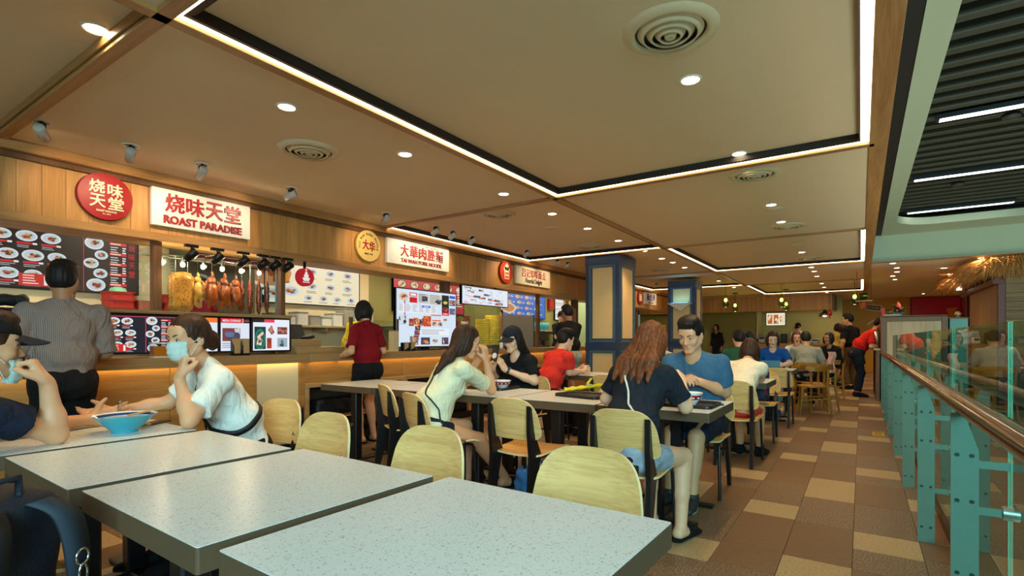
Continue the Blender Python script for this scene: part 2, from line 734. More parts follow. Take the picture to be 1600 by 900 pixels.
# yellow floor marker in the aisle
fm = MB()
fm.box(-.06, .06, -.17, .17, 0, .003, .001)
m_ = thing('floor_sticker', 'small yellow and black safety sticker on the aisle floor', 'sticker', (0.18, 8.05, 0.0005))
part('marker', fm, plain('safety_yellow', (232, 180, 30), .5), m_)
fm = MB()
for k in range(3):
    fm.box(-.045, .045, -.12 + k * .1, -.075 + k * .1, .003, .0036)
part('stripe', fm, BLACKM, m_, kind='stuff')

# ------------------------------------------------------------------ ceiling
XL, XM, XR = -5.30, -2.68, 0.085
YS = [-3.2, 1.10, 4.83, 8.48, 12.03, 15.58, 19.1]


def slab(x0, x1, y0, y1, z, m=CEIL):
    b = MB()
    b.box(x0, x1, y0, y1, z, z + .06)
    return struct('ceiling', b, m)


LITN = 0
for ci, (x0, x1) in enumerate(((XL, XM), (XM, XR))):
    for ri in range(len(YS) - 1):
        y0, y1 = YS[ri], YS[ri + 1]
        lit = (ci + ri) % 2 == 0
        tw = 0.035
        if not lit:
            slab(x0, x1, y0, y1, HC)
            continue
        led = not (ri == 0)
        lw = 0.052
        a, b, c, d = x0 + tw, x1 - tw, y0 + tw, y1 - tw
        if ri == 0:
            c = y0
        slab(x0 - .02, x1 + .02, y0 - .02, y1 + .02, HR)
        rz = MB()      # the upstand between field and light slot
        q = lw if led else 0
        t = .012
        for (p0, p1, q0, q1) in ((a + q, a + q + t, c + q, d - q), (b - q - t, b - q, c + q, d - q), (a + q, b - q, c + q, c + q + t), (a + q, b - q, d - q - t, d - q)):
            rz.box(p0, p1, q0, q1, HC + .006, HR)
        struct('trim_%d' % (10 + LITN), rz, DARKRECESS if led else OAK_X)
        if led:
            where = ['front left', 'big field nearest the viewer', 'field over the noodle stall', 'second field along the aisle', 'field between the two blue columns', 'third field along the aisle', 'far field by the end stall'][min(LITN, 6)]
            tg = thing('led_light_frame', 'warm white light strip around the raised ceiling, ' + where, 'light', (0, 0, HC), 0)
            n_ = .025
            r_w = lw if ci == 1 else n_
            for (p0, p1, q0, q1) in ((a, a + n_, c, d), (b - r_w, b, c, d), (a + n_, b - r_w, c, c + n_), (a + n_, b - r_w, d - n_, d)):
                s_ = MB()
                s_.box(p0, p1, q0, q1, 0, .006)
                part('light_strip', s_, LEDM, tg)
            s_ = MB()
            for (p0, p1, q0, q1) in ((a + n_, a + lw, c + n_, d - n_), (b - lw, b - r_w - .0002, c + n_, d - n_), (a + lw, b - lw, c + n_, c + lw), (a + lw, b - lw, d - lw, d - n_)):
                if p1 - p0 > .001:
                    s_.box(p0, p1, q0, q1, .002, .007)
            part('shadow_gap', s_, DARKRECESS, tg, kind='stuff')
        LITN += 1
# wooden rails between the ceiling fields
for i, x in enumerate((XL, XM, XR)):
    b = MB()
    w = .035 if i < 2 else .0
    b.box(x - w - (.0 if i < 2 else .035), x + (.035 if i < 2 else .085), -3.2, 20.3, HC - .022, HC + .005, .003)
    struct('trim_%d' % (i + 1), b, OAK_Y)
for i, y in enumerate(YS[1:]):
    b = MB()
    b.box(XL, XR, y - .035, y + .035, HC - .022, HC + .005, .003)
    struct('trim_%d' % (i + 4), b, OAK_X)
slab(-8, XL + .03, -3.2, 24.5, HC)
slab(XL, XR + .1, 19.1, 24.5, HC)
slab(.12, 7, 12.3, 24.5, HC)
slab(-8, XR + .1, -3.2, 24.5, HR + .30)
# edge upstand towards the atrium
b = MB()
b.box(.15, .17, -3.2, 12.3, HC - .02, 3.25)
struct('trim_30', b, DARKRECESS)
b = MB()
b.box(.12, .34, -3.2, 12.3, 3.19, 3.22)
struct('ceiling', b, DARKRECESS)
# pale green soffit with rounded opening
b = MB()
yo, xo, rr = 11.45, 0.49, 0.62
arc = [(xo + rr - rr * math.cos(a), yo - rr + rr * math.sin(a)) for a in [PI / 2 * k / 8 for k in range(9)]]
poly = [(.32, -3.2), (.32, 12.3), (7, 12.3), (7, yo)] + [(x, y) for x, y in arc[::-1]] + [(xo, -3.2)]
# split into convex pieces
P = [(.32, -3.2), (.32, 12.3), (xo, 12.3), (xo, -3.2)]
b.prism(P, 'Z', 3.18, 3.30)
b.prism([(xo + rr, yo), (7, yo), (7, 12.3), (xo + rr, 12.3)], 'Z', 3.18, 3.30)
for i in range(8):
    (ax, ay), (bx_, by) = arc[i], arc[i + 1]
    b.prism([(ax, ay), (bx_, by), (bx_, 12.3), (ax, 12.3)], 'Z', 3.18, 3.30)
struct('ceiling', b, GREENSOFFIT)
b = MB()
b.box(.17, 7, 12.26, 12.34, HC - .02, 3.3)
struct('wall_back_atrium', b, GREENSOFFIT)
b = MB()
b.box(.17, 7, 12.2, 12.36, HC - .03, HC - .018)
struct('trim_31', b, OAK_X)
# louvre ceiling
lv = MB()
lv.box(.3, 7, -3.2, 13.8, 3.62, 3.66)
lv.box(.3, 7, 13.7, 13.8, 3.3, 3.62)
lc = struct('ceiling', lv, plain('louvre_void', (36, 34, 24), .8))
sm_ = MB()
sm_.box(-3.2, 3.2, -.05, .05, 0, .13, .008)
slm = sm_.mesh('slat', LOUVRE)
y = 1.2
while y < 13.5:
    link('slat', slm, lc, (3.7, y, 3.40))
    y += .25
# bare linear lamps between the slats
for i, (x0, x1, yy) in enumerate(((.64, 3.4, 6.60), (.60, 3.6, 8.93), (.66, 1.99, 11.18), (1.49, 3.9, 12.55))):
    b = MB()
    b.box(x0, x1, yy - .045, yy + .045, 3.37, 3.375)
    t_ = thing('linear_lamp', 'white tube lamp in the slatted atrium ceiling, %s from the front' % ORD[i], 'light', (0, 0, -.025))
    part('diffuser', b, LEDC, t_)
    b = MB()
    b.box(x0 - .03, x1 + .03, yy - .05, yy + .05, 3.375, 3.42)
    part('housing', b, BLACKM, t_)
for i, (x, yy) in enumerate(((1.22, 6.95), (1.13, 9.6))):
    b = MB()
    b.lathe([(0, 0), (.07, .005), (.075, .03), (0, .035)], 16)
    t_ = thing('smoke_detector', 'dark round detector under the atrium slats, %s lamp' % ('beside the first' if i == 0 else 'behind the second'), 'detector', (x, yy, 3.36))
    part('detector_body', b, plain('detector_grey', (60, 64, 56), .6), t_)

# ------------------------------------------------------------------ round air diffusers, downlights, spots
DIFF = plain('diffuser_paint', (214, 200, 166), 0.5, var=0.02)


def diffuser(x, y, z, R, label):
    t = thing('air_diffuser', label, 'vent', (x, y, z))
    b = MB()
    b.lathe([(R * 1.0, 0), (R * .97, -.010), (R * .82, -.022), (R * .76, -.020), (R * .74, -.002)], 40)
    part('outer_ring', b, DIFF, t)
    for q, dz in ((.58, .0), (.40, -.004), (.23, -.008)):
        b = MB()
        b.lathe([(R * (q + .11), -.003), (R * (q + .06), -.016 + dz), (R * q, -.030 + dz), (R * (q - .03), -.027 + dz), (R * (q + .02), -.012), (R * (q + .07), -.003)], 36)
        part('cone_ring', b, DIFF, t)
    b = MB()
    b.lathe([(R * .15, -.012), (R * .11, -.036), (R * .09, -.038), (.0, -.030)], 24)
    part('centre_cup', b, DIFF, t)
    b = MB()
    b.lathe([(R * .76, -.0012), (0, -.0012)], 24)
    part('dark_throat', b, DARKRECESS, t)
    return t


def downlight(x, y, z, label, group=None, power=16, r=.05, ring=True):
    t = thing('downlight', label, 'light', (x, y, z), 0, group)
    b = MB()
    b.lathe([(r * 1.35, 0), (r * 1.3, -.006), (r * 1.05, -.006), (r, .0)], 24)
    part('bezel', b, WHITEP, t)
    b = MB()
    b.lathe([(r, -.001), (r * .6, -.004), (0, -.005)], 20)
    part('lens', b, LAMPM, t)
    if power:
        l = lamp('downlight_beam', 'SPOT', (0, 0, -.02), power, WARM, .05, spot_size=math.radians(115), spot_blend=.7)
        l.parent = t
    return t


# ------------------------------------------------------------------ blue and cream columns
def column(x0, x1, y0, y1, label):
    t = thing('column', label, 'column', ((x0 + x1) / 2, (y0 + y1) / 2, 0))
    hx, hy = (x1 - x0) / 2, (y1 - y0) / 2
    b = MB()
    b.box(-hx + .02, hx - .02, -hy + .02, hy - .02, 0, HC - .03)
    part('core', b, NAVY, t)
    for side in range(4):
        M = rotm('Z', side * PI / 2)
        hw, hd = (hx, hy) if side % 2 == 0 else (hy, hx)
        for z0, z1 in ((0.12, 1.0), (1.14, 2.5)):
            p = MB()
            p.box(-hw + .13, hw - .13, -hd + .008, -hd + .03, z0 + .07, z1 - .04, .003, M=M)
            part('inset_panel', p, BEIGE, t)
            f = MB()
            w = .045
            z2, z3 = z0, z1
            for bx in ((-hw + .07, -hw + .07 + w, z2, z3), (hw - .07 - w, hw - .07, z2, z3), (-hw + .07 + w, hw - .07 - w, z2, z2 + w), (-hw + .07 + w, hw - .07 - w, z3 - w, z3)):
                f.box(bx[0], bx[1], -hd - .012, -hd + .022, bx[2], bx[3], .006, M=M)
            part('panel_moulding', f, plain('slate_blue_moulding', (66, 92, 112), .45), t)
    for sx in (-1, 1):
        for sy in (-1, 1):
            b = MB()
            b.box(sx * hx, sx * (hx - .075), sy * hy, sy * (hy - .075), 0, HC - .03, .006)
            part('corner_post', b, NAVY, t)
    b = MB()
    for z0, z1, e in ((2.5, HC - .03, 0.004), (1.0, 1.14, .006), (0, .12, .01)):
        b.box(-hx - e, hx + e, -hy - e, hy + e, z0, z1, .004)
    part('belt', b, NAVY, t)
    return t


# ------------------------------------------------------------------ stall row: back wall, fascia, posts
mb = MB()
mb.box(-7.1, -7.0, -3, 6.05, 0, 2.7)
struct('wall_left', mb, CREAM)
mb = MB()
mb.box(-7.1, -7.0, 6.05, 13.0, 0, 2.7)
struct('wall_left_olive', mb, plain('olive_wall', (150, 144, 84), .6, var=.02))
mb = MB()
mb.box(-7.6, -7.5, 13.0, 20.4, 0, 2.7)
mb.box(-7.5, -5.5, 13.0, 13.08, 0, 2.7)
struct('wall_left_mint', mb, MINT)
mb = MB()
mb.box(-7.1, -5.5, -3.1, -3.0, 0, 2.7)
struct('wall_left_end', mb, CREAM)
# stall ceiling (dropped) behind the fascia
mb = MB()
mb.box(-7.6, -5.72, -3, 20.4, 2.56, 2.60)
struct('ceiling', mb, CREAM)

FX = -5.35
fas = MB()
fas.box(FX - .38, FX - .012, -1.0, 20.3, 2.2, 2.58)
fascia = struct('wall_left_fascia', fas, WALNUT)
bd = MB()
bd.box(-.012, .0, .001, .149, 2.17, 2.585, .0012)
bdm = bd.mesh('board', OAK)
y = -.6
while y < 20.2:
    link('board', bdm, fascia, (FX, y, 0))
    y += .15
tr = MB()
tr.box(FX - .38, FX + .02, -1, 20.3, 2.10, 2.172, .004)
struct('trim_40', tr, OAK_Y)
tr = MB()
tr.box(FX - .02, FX + .09, -1, 20.3, 2.62, HC, .006)
tr.box(FX - .02, FX + .05, -1, 20.3, 2.655, HC - .01)
struct('trim_41', tr, OAK_Y)
tr = MB()
tr.box(FX - .02, FX + .035, -1, 20.3, 2.575, 2.62, .004)
struct('trim_42', tr, WALNUT)
# posts that divide the stall fronts
for i, (y, w, x0, z0) in enumerate(((2.175, .075, -5.40, 1.04), (3.43, .055, -5.40, 1.04), (6.26, .10, -5.42, 1.04), (9.05, .07, -5.42, 1.04), (10.75, .10, -5.42, 0), (14.6, .1, -5.42, 1.04))):
    b = MB()
    b.box(x0 - (.12 if w > .08 else .05), x0 + .02, y - w / 2, y + w / 2, z0, 2.11, .004)
    struct('trim_%d' % (50 + i), b, WALNUT)

# ------------------------------------------------------------------ far end: olive wall, boarded bulkhead, yellow shop wall
mb = MB()
mb.box(-7.5, -3.15, 20.6, 20.7, 0, 2.7)
struct('wall_far', mb, plain('olive_far_wall', (132, 116, 44), .6, var=.02))
mb = MB()
mb.box(-3.15, -.55, 21.6, 21.7, 0, 2.7)
mb.box(-3.17, -3.1, 20.6, 21.6, 0, 2.7)
struct('wall_far_kitchen', mb, plain('kitchen_green_wall', (190, 182, 110), .6, var=.02))
blk = MB()
blk.box(-7.5, -.72, 20.24, 20.34, 2.19, HC)
blk.box(-.80, -.72, 20.3, 21.7, 2.19, HC)
bulk = struct('wall_far_bulkhead', blk, WALNUT)
bd = MB()
bd.box(.001, .149, -.012, 0, 2.18, HC, .0012)
bdm2 = bd.mesh('board', OAK)
x = -7.4
while x < -.9:
    link('board', bdm2, bulk, (x, 20.24, 0))
    x += .15
mb = MB()
mb.box(-.9, 7, 23.4, 23.5, 0, 2.7)
struct('wall_far_yellow', mb, YELLOWWALL)
mb = MB()
mb.box(1.45, 7, 23.30, 23.39, 2.0, 2.68)
mar = struct('wall_far_maroon', mb, MAROON)
for k in range(4):
    b = MB()
    b.box(1.5 + k * 1.35, 2.82 + k * 1.35, 23.27, 23.3, 2.02, 2.66, .004)
    part('panel', b, plain('maroon_panel', (196, 32, 70), .45), mar)
mb = MB()
mb.box(7, 7.1, 12.3, 24.5, 0, 2.7)
struct('wall_right', mb, plain('right_wall', (92, 70, 48), .6))
# void of the atrium beyond the glass
mb = MB()
mb.box(.56, 14, -6, 12.2, -5.2, -5.0)
struct('floor_lower', mb, speck('lower_floor', (110, 84, 60), (80, 60, 44), 3, .45, .55, .5))
mb = MB()
mb.box(.5, .56, -3.2, 12.2, -1.0, -.25)
mb.box(.56, 7, 12.14, 12.2, -5, -.004)
struct('wall_slab_edge', mb, WALNUT)
mb = MB()
mb.box(10, 10.1, -6, 12.2, -5, 3.2)
struct('wall_atrium', mb, plain('atrium_wall', (88, 72, 52), .7))
# ------------------------------------------------------------------ things fixed to the ceiling
column(-4.10, -3.46, 8.49, 9.27, 'square navy blue column with cream panels, the nearer of the two')
column(-4.08, -3.40, 13.2, 13.87, 'square navy blue column with cream panels and a wedge wall lamp, the farther one')
UP = (HR - 1.2) / (HC - 1.2)


def fz(x, y):
    ci = 0 if x < XM else 1
    ri = sum(1 for q in YS if q < y) - 1
    return (ci + ri) % 2 == 0 and ri < 6


A_ROW = [(-3.073, .976), (-3.082, 1.989), (-3.073, 3.033), (-3.067, 4.427), (-3.069, 5.451), (-3.081, 6.441), (-3.072, 7.496), (-3.05, 8.6), (-3.08, 9.604), (-3.06, 10.211), (-3.07, 11.074), (-3.05, 14.125), (-3.056, 16.116)]
B_ROW = [(-.82, 3.08), (-.82, 4.52), (-.838, 5.0), (-.835, 6.447), (-.851, 7.46), (-.839, 9.379), (-.849, 10.249), (-.851, 10.978), (-.864, 12.498), (-.865, 13.299), (-.873, 14.366), (-.882, 16.319), (-.892, 17.565), (-.915, 19.54)]
for row, nm in ((A_ROW, 'row nearer the stalls'), (B_ROW, 'row along the aisle')):
    for i, (x, y) in enumerate(row):
        k = 1.0
        z = HC
        if fz(x * 1.02, y * 1.0):
            k, z = UP, HR
        downlight(x * k, y * k, z, '%s recessed downlight from the front in the %s' % (ORD[i], nm), 'recessed ceiling downlights', power=56 if i < 6 else 48)
for i, (x, y) in enumerate(((.52, 12.75), (.62, 13.6), (.66, 14.4), (.62, 15.3), (.7, 16.2), (1.7, 15.6), (2.0, 17.4))):
    downlight(x, y, HC, '%s small downlight beyond the atrium, near the thatched stall' % ORD[i], 'recessed ceiling downlights', power=34)
VENT = [(-.80, 2.63, .235, 'large round air diffuser over the nearest tables'), (-3.645, 2.547, .235, 'round air diffuser before the roast stall sign'), (-3.74, 5.28, .22, 'round air diffuser in front of the noodle stall'),
        (-.807, 5.16, .22, 'round air diffuser just beyond the big light frame'), (-.807, 7.77, .22, 'second round air diffuser along the aisle'), (-.83, 11.4, .22, 'farthest round air diffuser along the aisle'),
        (-3.76, 7.95, .22, 'round air diffuser just before the nearer column'), (-3.6, 11.1, .22, 'round air diffuser between the two columns')]
for x, y, R, lab in VENT:
    diffuser(x, y, HR if fz(x, y) else HC, R, lab)

# gimbal spots that light the stall signs
SPOTW = plain('spot_grey', (196, 190, 180), 0.4)


def gimbal(x, y, tgt, label, power):
    z = HR if fz(x, y) else HC
    t = thing('gimbal_spotlight', label, 'light', (x, y, z), 0, 'adjustable spots over the stall signs')
    b = MB()
    b.lathe([(.062, 0), (.06, -.006), (.045, -.006), (.044, .0)], 20)
    part('ceiling_ring', b, WHITEP, t)
    d = (Vector(tgt) - Vector((x, y, z - .07))).normalized()
    q = d.to_track_quat('Z', 'Y').to_matrix().to_4x4()
    M = trm(0, 0, -.07) @ q
    b = MB()
    b.tube([(0, 0, .0), (0, 0, -.05)], .012, 8)
    b.box(-.03, .03, -.02, .02, -.05, -.01, .004)
    part('bracket', b, BLACKM, t)
    b = MB()
    b.lathe([(0, -.05), (.03, -.05), (.034, -.045), (.034, .07), (.03, .07), (.028, .055), (0, .055)], 18, M=M)
    part('lamp_head', b, SPOTW, t)
    b = MB()
    b.lathe([(.028, .056), (0, .057)], 16, M=M)
    part('lens', b, LAMPM, t)
    l = lamp('spot_beam', 'SPOT', (0, 0, 0), power, WARM2, .03, spot_size=math.radians(88), spot_blend=.9)
    l.parent = t
    l.location = Vector((0, 0, -.07)) + d * .1
    l.rotation_euler = d.to_track_quat('-Z', 'Y').to_euler()
    return t


SP = [(-4.70, 1.184, 1.6), (-4.70, 1.714, 1.9), (-4.70, 2.24, 2.3), (-4.70, 3.085, 2.7), (-4.70, 4.327, 4.5), (-4.87, 5.39, 5.2), (-4.87, 5.75, 5.6), (-4.88, 6.22, 6.0), (-4.84, 7.7, 7.6), (-4.72, 8.6, 8.5), (-4.72, 9.0, 9.1)]
for i, (x, y, ty) in enumerate(SP):
    gimbal(x, y, (FX, ty, 2.3), '%s adjustable spotlight along the stall signs' % ORD[i], 15)
for i, y in enumerate((14.2, 15.6)):
    gimbal(-4.7, y, (FX, y + .3, 2.3), '%s adjustable spotlight beyond the nearer column' % ORD[i], 15)
# flat speaker and sprinkler discs
for i, (x, y) in enumerate(((-4.3, 7.72), (-.83, 6.66), (-3.6, 6.35), (-.86, 9.75), (-.2, 16.9))):
    b = MB()
    b.lathe([(0, -.016), (.08, -.016), (.095, -.006), (.1, 0)], 20)
    z = HR if fz(x, y) else HC
    t = thing('ceiling_speaker', '%s small flat white disc on the ceiling, counted from the stalls' % ORD[i], 'speaker', (x, y, z))
    part('grille', b, DIFF, t)
# ------------------------------------------------------------------ tables and chairs
QUARTZ = speck('quartz_top', (222, 230, 228), (172, 166, 154), 190, .60, .70, 0.26, 0.03)
EDGE = plain('table_edge', (92, 74, 54), 0.45, var=0.03)
OAKV = wood('oak_veneer', (232, 194, 124), (206, 162, 98), 'X', 14, 0.36, 0.12, 0.02, 0, 8, .7)
OAKS = wood('oak_seat', (218, 168, 98), (190, 138, 76), 'X', 14, 0.36, 0.12, 0.02, 0, 8, .7)
PLYEDGE = plain('ply_edge', (240, 214, 160), 0.5)
CHROME = plain('chrome', (220, 220, 220), 0.15, metal=1.0, var=0)
BLACKS = plain('black_steel', (14, 15, 18), 0.4)

TW, TD, TH = .735, .73, .75


def rrect(w, d, r, n=4):
    pts = []
    for cx, cy, a0 in ((w / 2 - r, d / 2 - r, 0), (-w / 2 + r, d / 2 - r, 90), (-w / 2 + r, -d / 2 + r, 180), (w / 2 - r, -d / 2 + r, 270)):
        for k in range(n + 1):
            a = math.radians(a0 + 90 * k / n)
            pts.append((cx + r * math.cos(a), cy + r * math.sin(a)))
    return pts


_tp = {}


def make_table():
    t = thing('dining_table', 'table', 'table')
    b = MB()
    b.prism(rrect(TW - .002, TD - .002, .006, 2), 'Z', TH - .014, TH, 0)
    part('tabletop', b, QUARTZ, t)
    b = MB()
    b.prism(rrect(TW, TD, .006, 2), 'Z', TH - .06, TH - .0015, 0)
    part('edge_band', b, EDGE, t)
    for sy in (-.22, .22):
        b = MB()
        b.box(-.04, .04, sy - .04, sy + .04, .02, TH - .06, .008)
        part('leg', b, BLACKS, t)
    b = MB()
    b.box(-.035, .035, -.3, .3, .0, .022, .006)
    b.box(-.26, .26, -.26, -.19, 0, .022, .006)
    b.box(-.26, .26, .19, .26, 0, .022, .006)
    part('foot', b, BLACKS, t)
    b = MB()
    b.box(-.05, .05, -.3, .3, TH - .068, TH - .059)
    b.box(-.28, .28, -.25, -.19, TH - .068, TH - .059)
    b.box(-.28, .28, .19, .25, TH - .068, TH - .059)
    part('top_plate', b, BLACKS, t)
    return t


table0 = [make_table()]


def table(x, y, label, rz=0):
    t = table0.pop() if table0 else copy_tree(TPROTO)
    t.location = (x, y, 0)
    t.rotation_euler = (0, 0, rz)
    t['label'] = label
    return t


TPROTO = table0[0]


# chair faces +Y (sitter looks along +Y); origin on the floor under the seat centre
def make_chair():
    t = thing('dining_chair', 'chair', 'chair')

    def seat(u, v):
        x = (u - .5) * .41
        y = (v - .5) * .42
        w = 1 - .07 * (1 - v)
        z = .452 + .012 * (2 * v - 1) - .010 * math.cos((u - .5) * PI) - (0 if v < .8 else .32 * (v - .8) ** 1.55)
        # round the corners
        e = max(0, abs(v - .5) - .38) / .12
        return (x * w * (1 - .10 * e * e), y, z + .004)
    b = MB()
    b.grid(seat, 10, 14, thick=.012, emat=1)
    part('seat', b, [OAKS, PLYEDGE], t)

    def back(u, v):
        s_ = math.sin((u - .5) * PI)
        zt = .652 + .160 * (1 - abs(s_) ** 3.6) ** (1 / 2.8)
        zb = .600 - .062 * (1 - abs(s_) ** 6) ** (1 / 3)
        z = zb + (zt - zb) * v
        x = s_ * (.214 - .030 * max(0, (z - .60) / .23))
        y = -.205 - (z - .545) * .20 - .034 * (1 - s_ * s_)
        return (x, y, z)
    b = MB()
    b.grid(back, 24, 8, thick=.012, emat=1)
    part('backrest', b, [OAKV, PLYEDGE], t)
    for sx in (-1, 1):
        b = MB()
        pr = [(-.235, 0), (-.205, 0), (-.142, .40), (-.142, .455), (-.232, .60), (-.272, .80), (-.288, .80), (-.268, .60), (-.238, .44)]
        pr = [(-.300, 0), (-.272, 0), (-.15, .43), (-.15, .45), (-.232, .60), (-.262, .755), (-.282, .77), (-.282, .60), (-.262, .44)]
        b.prism(pr, 'X', sx * .158 - .014, sx * .158 + .014)
        part('rear_leg', b, BLACKS, t)
        b = MB()
        b.tube([(sx * .165, -.15, .425), (sx * .170, .12, .425), (sx * .172, .152, .415), (sx * .174, .165, .39), (sx * .185, .19, .0)], .0115, 8)
        part('front_leg', b, BLACKS, t)
        b = MB()
        for zz, yy in ((.61, -.232),):
            b.ell((sx * .158, yy + .018, zz), (.011, .006, .011), 10, 6)
        part('bolt', b, CHROME, t)
    b = MB()
    b.tube([(-.16, -.14, .42), (.16, -.14, .42)], .01, 8)
    b.tube([(-.17, .10, .42), (.17, .10, .42)], .01, 8)
    part('cross_rail', b, BLACKS, t)
    return t


chair0 = [make_chair()]
CPROTO = chair0[0]


def chair(x, y, rz, label):
    t = chair0.pop() if chair0 else copy_tree(CPROTO)
    t.location = (x, y, 0)
    t.rotation_euler = (0, 0, math.radians(rz))
    t['label'] = label
    return t


# rows of tables: (y centre, right edge of the row, count)
ROWN = ['nearest row', 'second row', 'third row', 'fourth row', 'fifth row', 'sixth row']
ROWS = [(.93, -.395, 4), (3.655, -.765, 5), (6.22, -.80, 4), (8.77, -.81, 3), (11.32, -.82, 3), (13.88, -.83, 3)]
TX = []
for r, (yc, xr, n) in enumerate(ROWS):
    xs = []
    for k in range(n):
        x = xr - TW / 2 - k * (.785 if r == 0 else .755)
        xs.append(x)
        table(x, yc, 'speckled white table with grey edge, %s, %s from the aisle' % (ROWN[r], ORD[k]), math.radians(-1.5 if r == 0 else 0))
    TX.append(xs)

# nearest row: chairs at the far side face the viewer
chair(-.80, 1.43, 180, 'empty oak chair facing the viewer behind the nearest right table')
chair(-1.575, 1.46, 180, 'empty oak chair facing the viewer behind the second table from the right')
chair(-2.32, 1.48, 181, 'empty oak chair facing the viewer beside the woman in the white mask')
chair(-3.08, 1.72, 188, 'oak chair under the woman with the face mask')
chair(-1.62, .30, 0, 'oak chair at the near left holding the backpack')
chair(-2.36, .42, 0, 'oak chair pushed under the third table on the near side')
chair(-2.98, .30, 0, 'oak chair under the diner with the black cap at the left edge')
# second row, near side (backs to the viewer)
chair(-1.12, 3.00, 2, 'oak chair under the woman in the black t-shirt and denim shorts')
chair(-1.92, 3.12, -2, 'empty oak chair in the middle with the light plastic bag beneath it')
chair(-2.62, 2.98, -20, 'oak chair turned aside behind the woman in the cream t-shirt')
chair(-3.30, 3.35, -24, 'empty oak chair leftmost beside the standing woman in red')
# second row, far side
chair(-1.06, 4.28, 180, 'oak chair under the man in the blue t-shirt')
chair(-1.90, 4.42, 180, 'empty oak chair across from the yellow wrapper tray')
chair(-2.86, 4.45, 180, 'oak chair under the woman in the black cap holding a phone')
# third row
chair(-1.00, 5.50, 0, 'oak chair under the leaning diner in the beige top and coral shorts')
chair(-1.52, 5.56, 4, 'empty oak chair hidden behind the man in the blue t-shirt')
chair(-2.32, 5.56, 0, 'empty oak chair behind the yellow wrapper tray, third row near side')
chair(-3.16, 5.52, -40, 'oak chair under the man in the red shirt')
chair(-1.02, 6.84, 180, 'oak chair holding the dark blue backpack with red trim')
chair(-1.75, 6.86, 180, 'empty oak chair on the far side of the third row, second from the aisle')
chair(-2.42, 6.98, 180, 'oak chair under the tan haired diner with a white card')
# fourth row
chair(-.98, 8.18, 2, 'empty oak chair before the woman in the blue t-shirt')
chair(-1.46, 8.10, 0, 'oak chair under the diner in the green t-shirt')
chair(-1.18, 9.46, 180, 'oak chair under the woman in the blue t-shirt')
chair(-1.95, 9.42, 180, 'empty oak chair on the far side of the fourth row')
chair(-1.62, 10.42, 60, 'oak chair under the woman with a dark ponytail looking left')
chair(-2.5, 10.7, 0, 'empty oak chair in the fifth row, third from the aisle')
chair(-2.1, 13.2, 0, 'empty oak chair in the sixth row')

# mustard painted café chairs with rounded backs
MUST = wood('mustard_wood', (190, 138, 44), (150, 100, 30), 'Z', 8, 0.45, 0.1)


def make_cafe():
    t = thing('round_back_chair', 'chair', 'chair')

    def seat(u, v):
        a, r = u * 2 * PI, v * .215
        return (r * math.cos(a), r * math.sin(a), .455 - .012 * (1 - v * v))
    b = MB()
    b.grid(seat, 24, 4, thick=-.025)
    part('seat', b, MUST, t)
    for sx in (-1, 1):
        b = MB()
        b.tube([(sx * .21, .19, 0), (sx * .165, .145, .45)], [.014, .02], 8)
        part('front_leg', b, MUST, t)
        b = MB()
        b.tube([(sx * .225, -.25, 0), (sx * .19, -.19, .44), (sx * .205, -.2, .72)], [.015, .022, .017], 8)
        part('rear_leg', b, MUST, t)
    b = MB()

    def bk(u, v):
        a = PI + (u * 1.16 - .08) * PI
        return (.245 * math.cos(a), .245 * math.sin(a) * 1.0 + .02, .69 + .10 * v * (0.55 + .45 * math.sin(u * PI)))
    b.grid(bk, 18, 3, thick=.022)
    part('back_rail', b, MUST, t)
    b = MB()
    for zz, w in ((.22, .2),):
        b.tube([(-.19, .16, zz), (-.2, -.21, zz + .04)], .01, 6)
        b.tube([(.19, .16, zz), (.2, -.21, zz + .04)], .01, 6)
        b.tube([(-.2, -.02, zz + .02), (.2, -.02, zz + .02)], .01, 6)
    part('stretcher', b, MUST, t)
    return t


cafe0 = [make_cafe()]
KPROTO = cafe0[0]


def cafe(x, y, rz, label):
    t = cafe0.pop() if cafe0 else copy_tree(KPROTO)
    t.location = (x, y, 0)
    t.rotation_euler = (0, 0, math.radians(rz))
    t['label'] = label
    return t


cafe(-.66, 9.72, 100, 'nearest mustard round backed chair beside the aisle')
cafe(-.62, 10.22, 30, 'second mustard round backed chair beside the aisle')
cafe(-.82, 10.76, 0, 'mustard chair under the diner in the grey t-shirt')
cafe(-.50, 12.45, 0, 'mustard chair under the woman in black with a pink cloth')
cafe(-1.08, 12.06, 180, 'mustard chair under the maroon haired diner')
cafe(-1.9, 12.1, 180, 'empty mustard chair behind the fifth row')
# ------------------------------------------------------------------ stall counters
CTOP = wood('counter_top_wood', (190, 150, 98), (156, 114, 68), 'Y', 9, 0.38, 0.08)
CFRONT = wood('counter_front_wood', (196, 144, 78), (156, 104, 50), 'Y', 7, 0.42, 0.12)
GLOW = emit('under_counter_led', (1.0, 0.70, 0.24), 16, raw=True)
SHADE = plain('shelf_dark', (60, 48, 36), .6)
SCREEN = printmat('screen_print', 1.15)
BOARD = printmat('backlit_board', 0.95)
PAPER = printmat('paper_print', 0.0)
FRAMEB = plain('black_bezel', (20, 18, 18), .35)
STAINLESS = plain('stainless', (176, 176, 170), .28, metal=1.0, var=.03)

mb = MB()
mb.box(-7.0, -5.72, -3.0, 13.0, 0, .16)
struct('floor_kitchen', mb, plain('kitchen_floor', (110, 90, 70), .6))


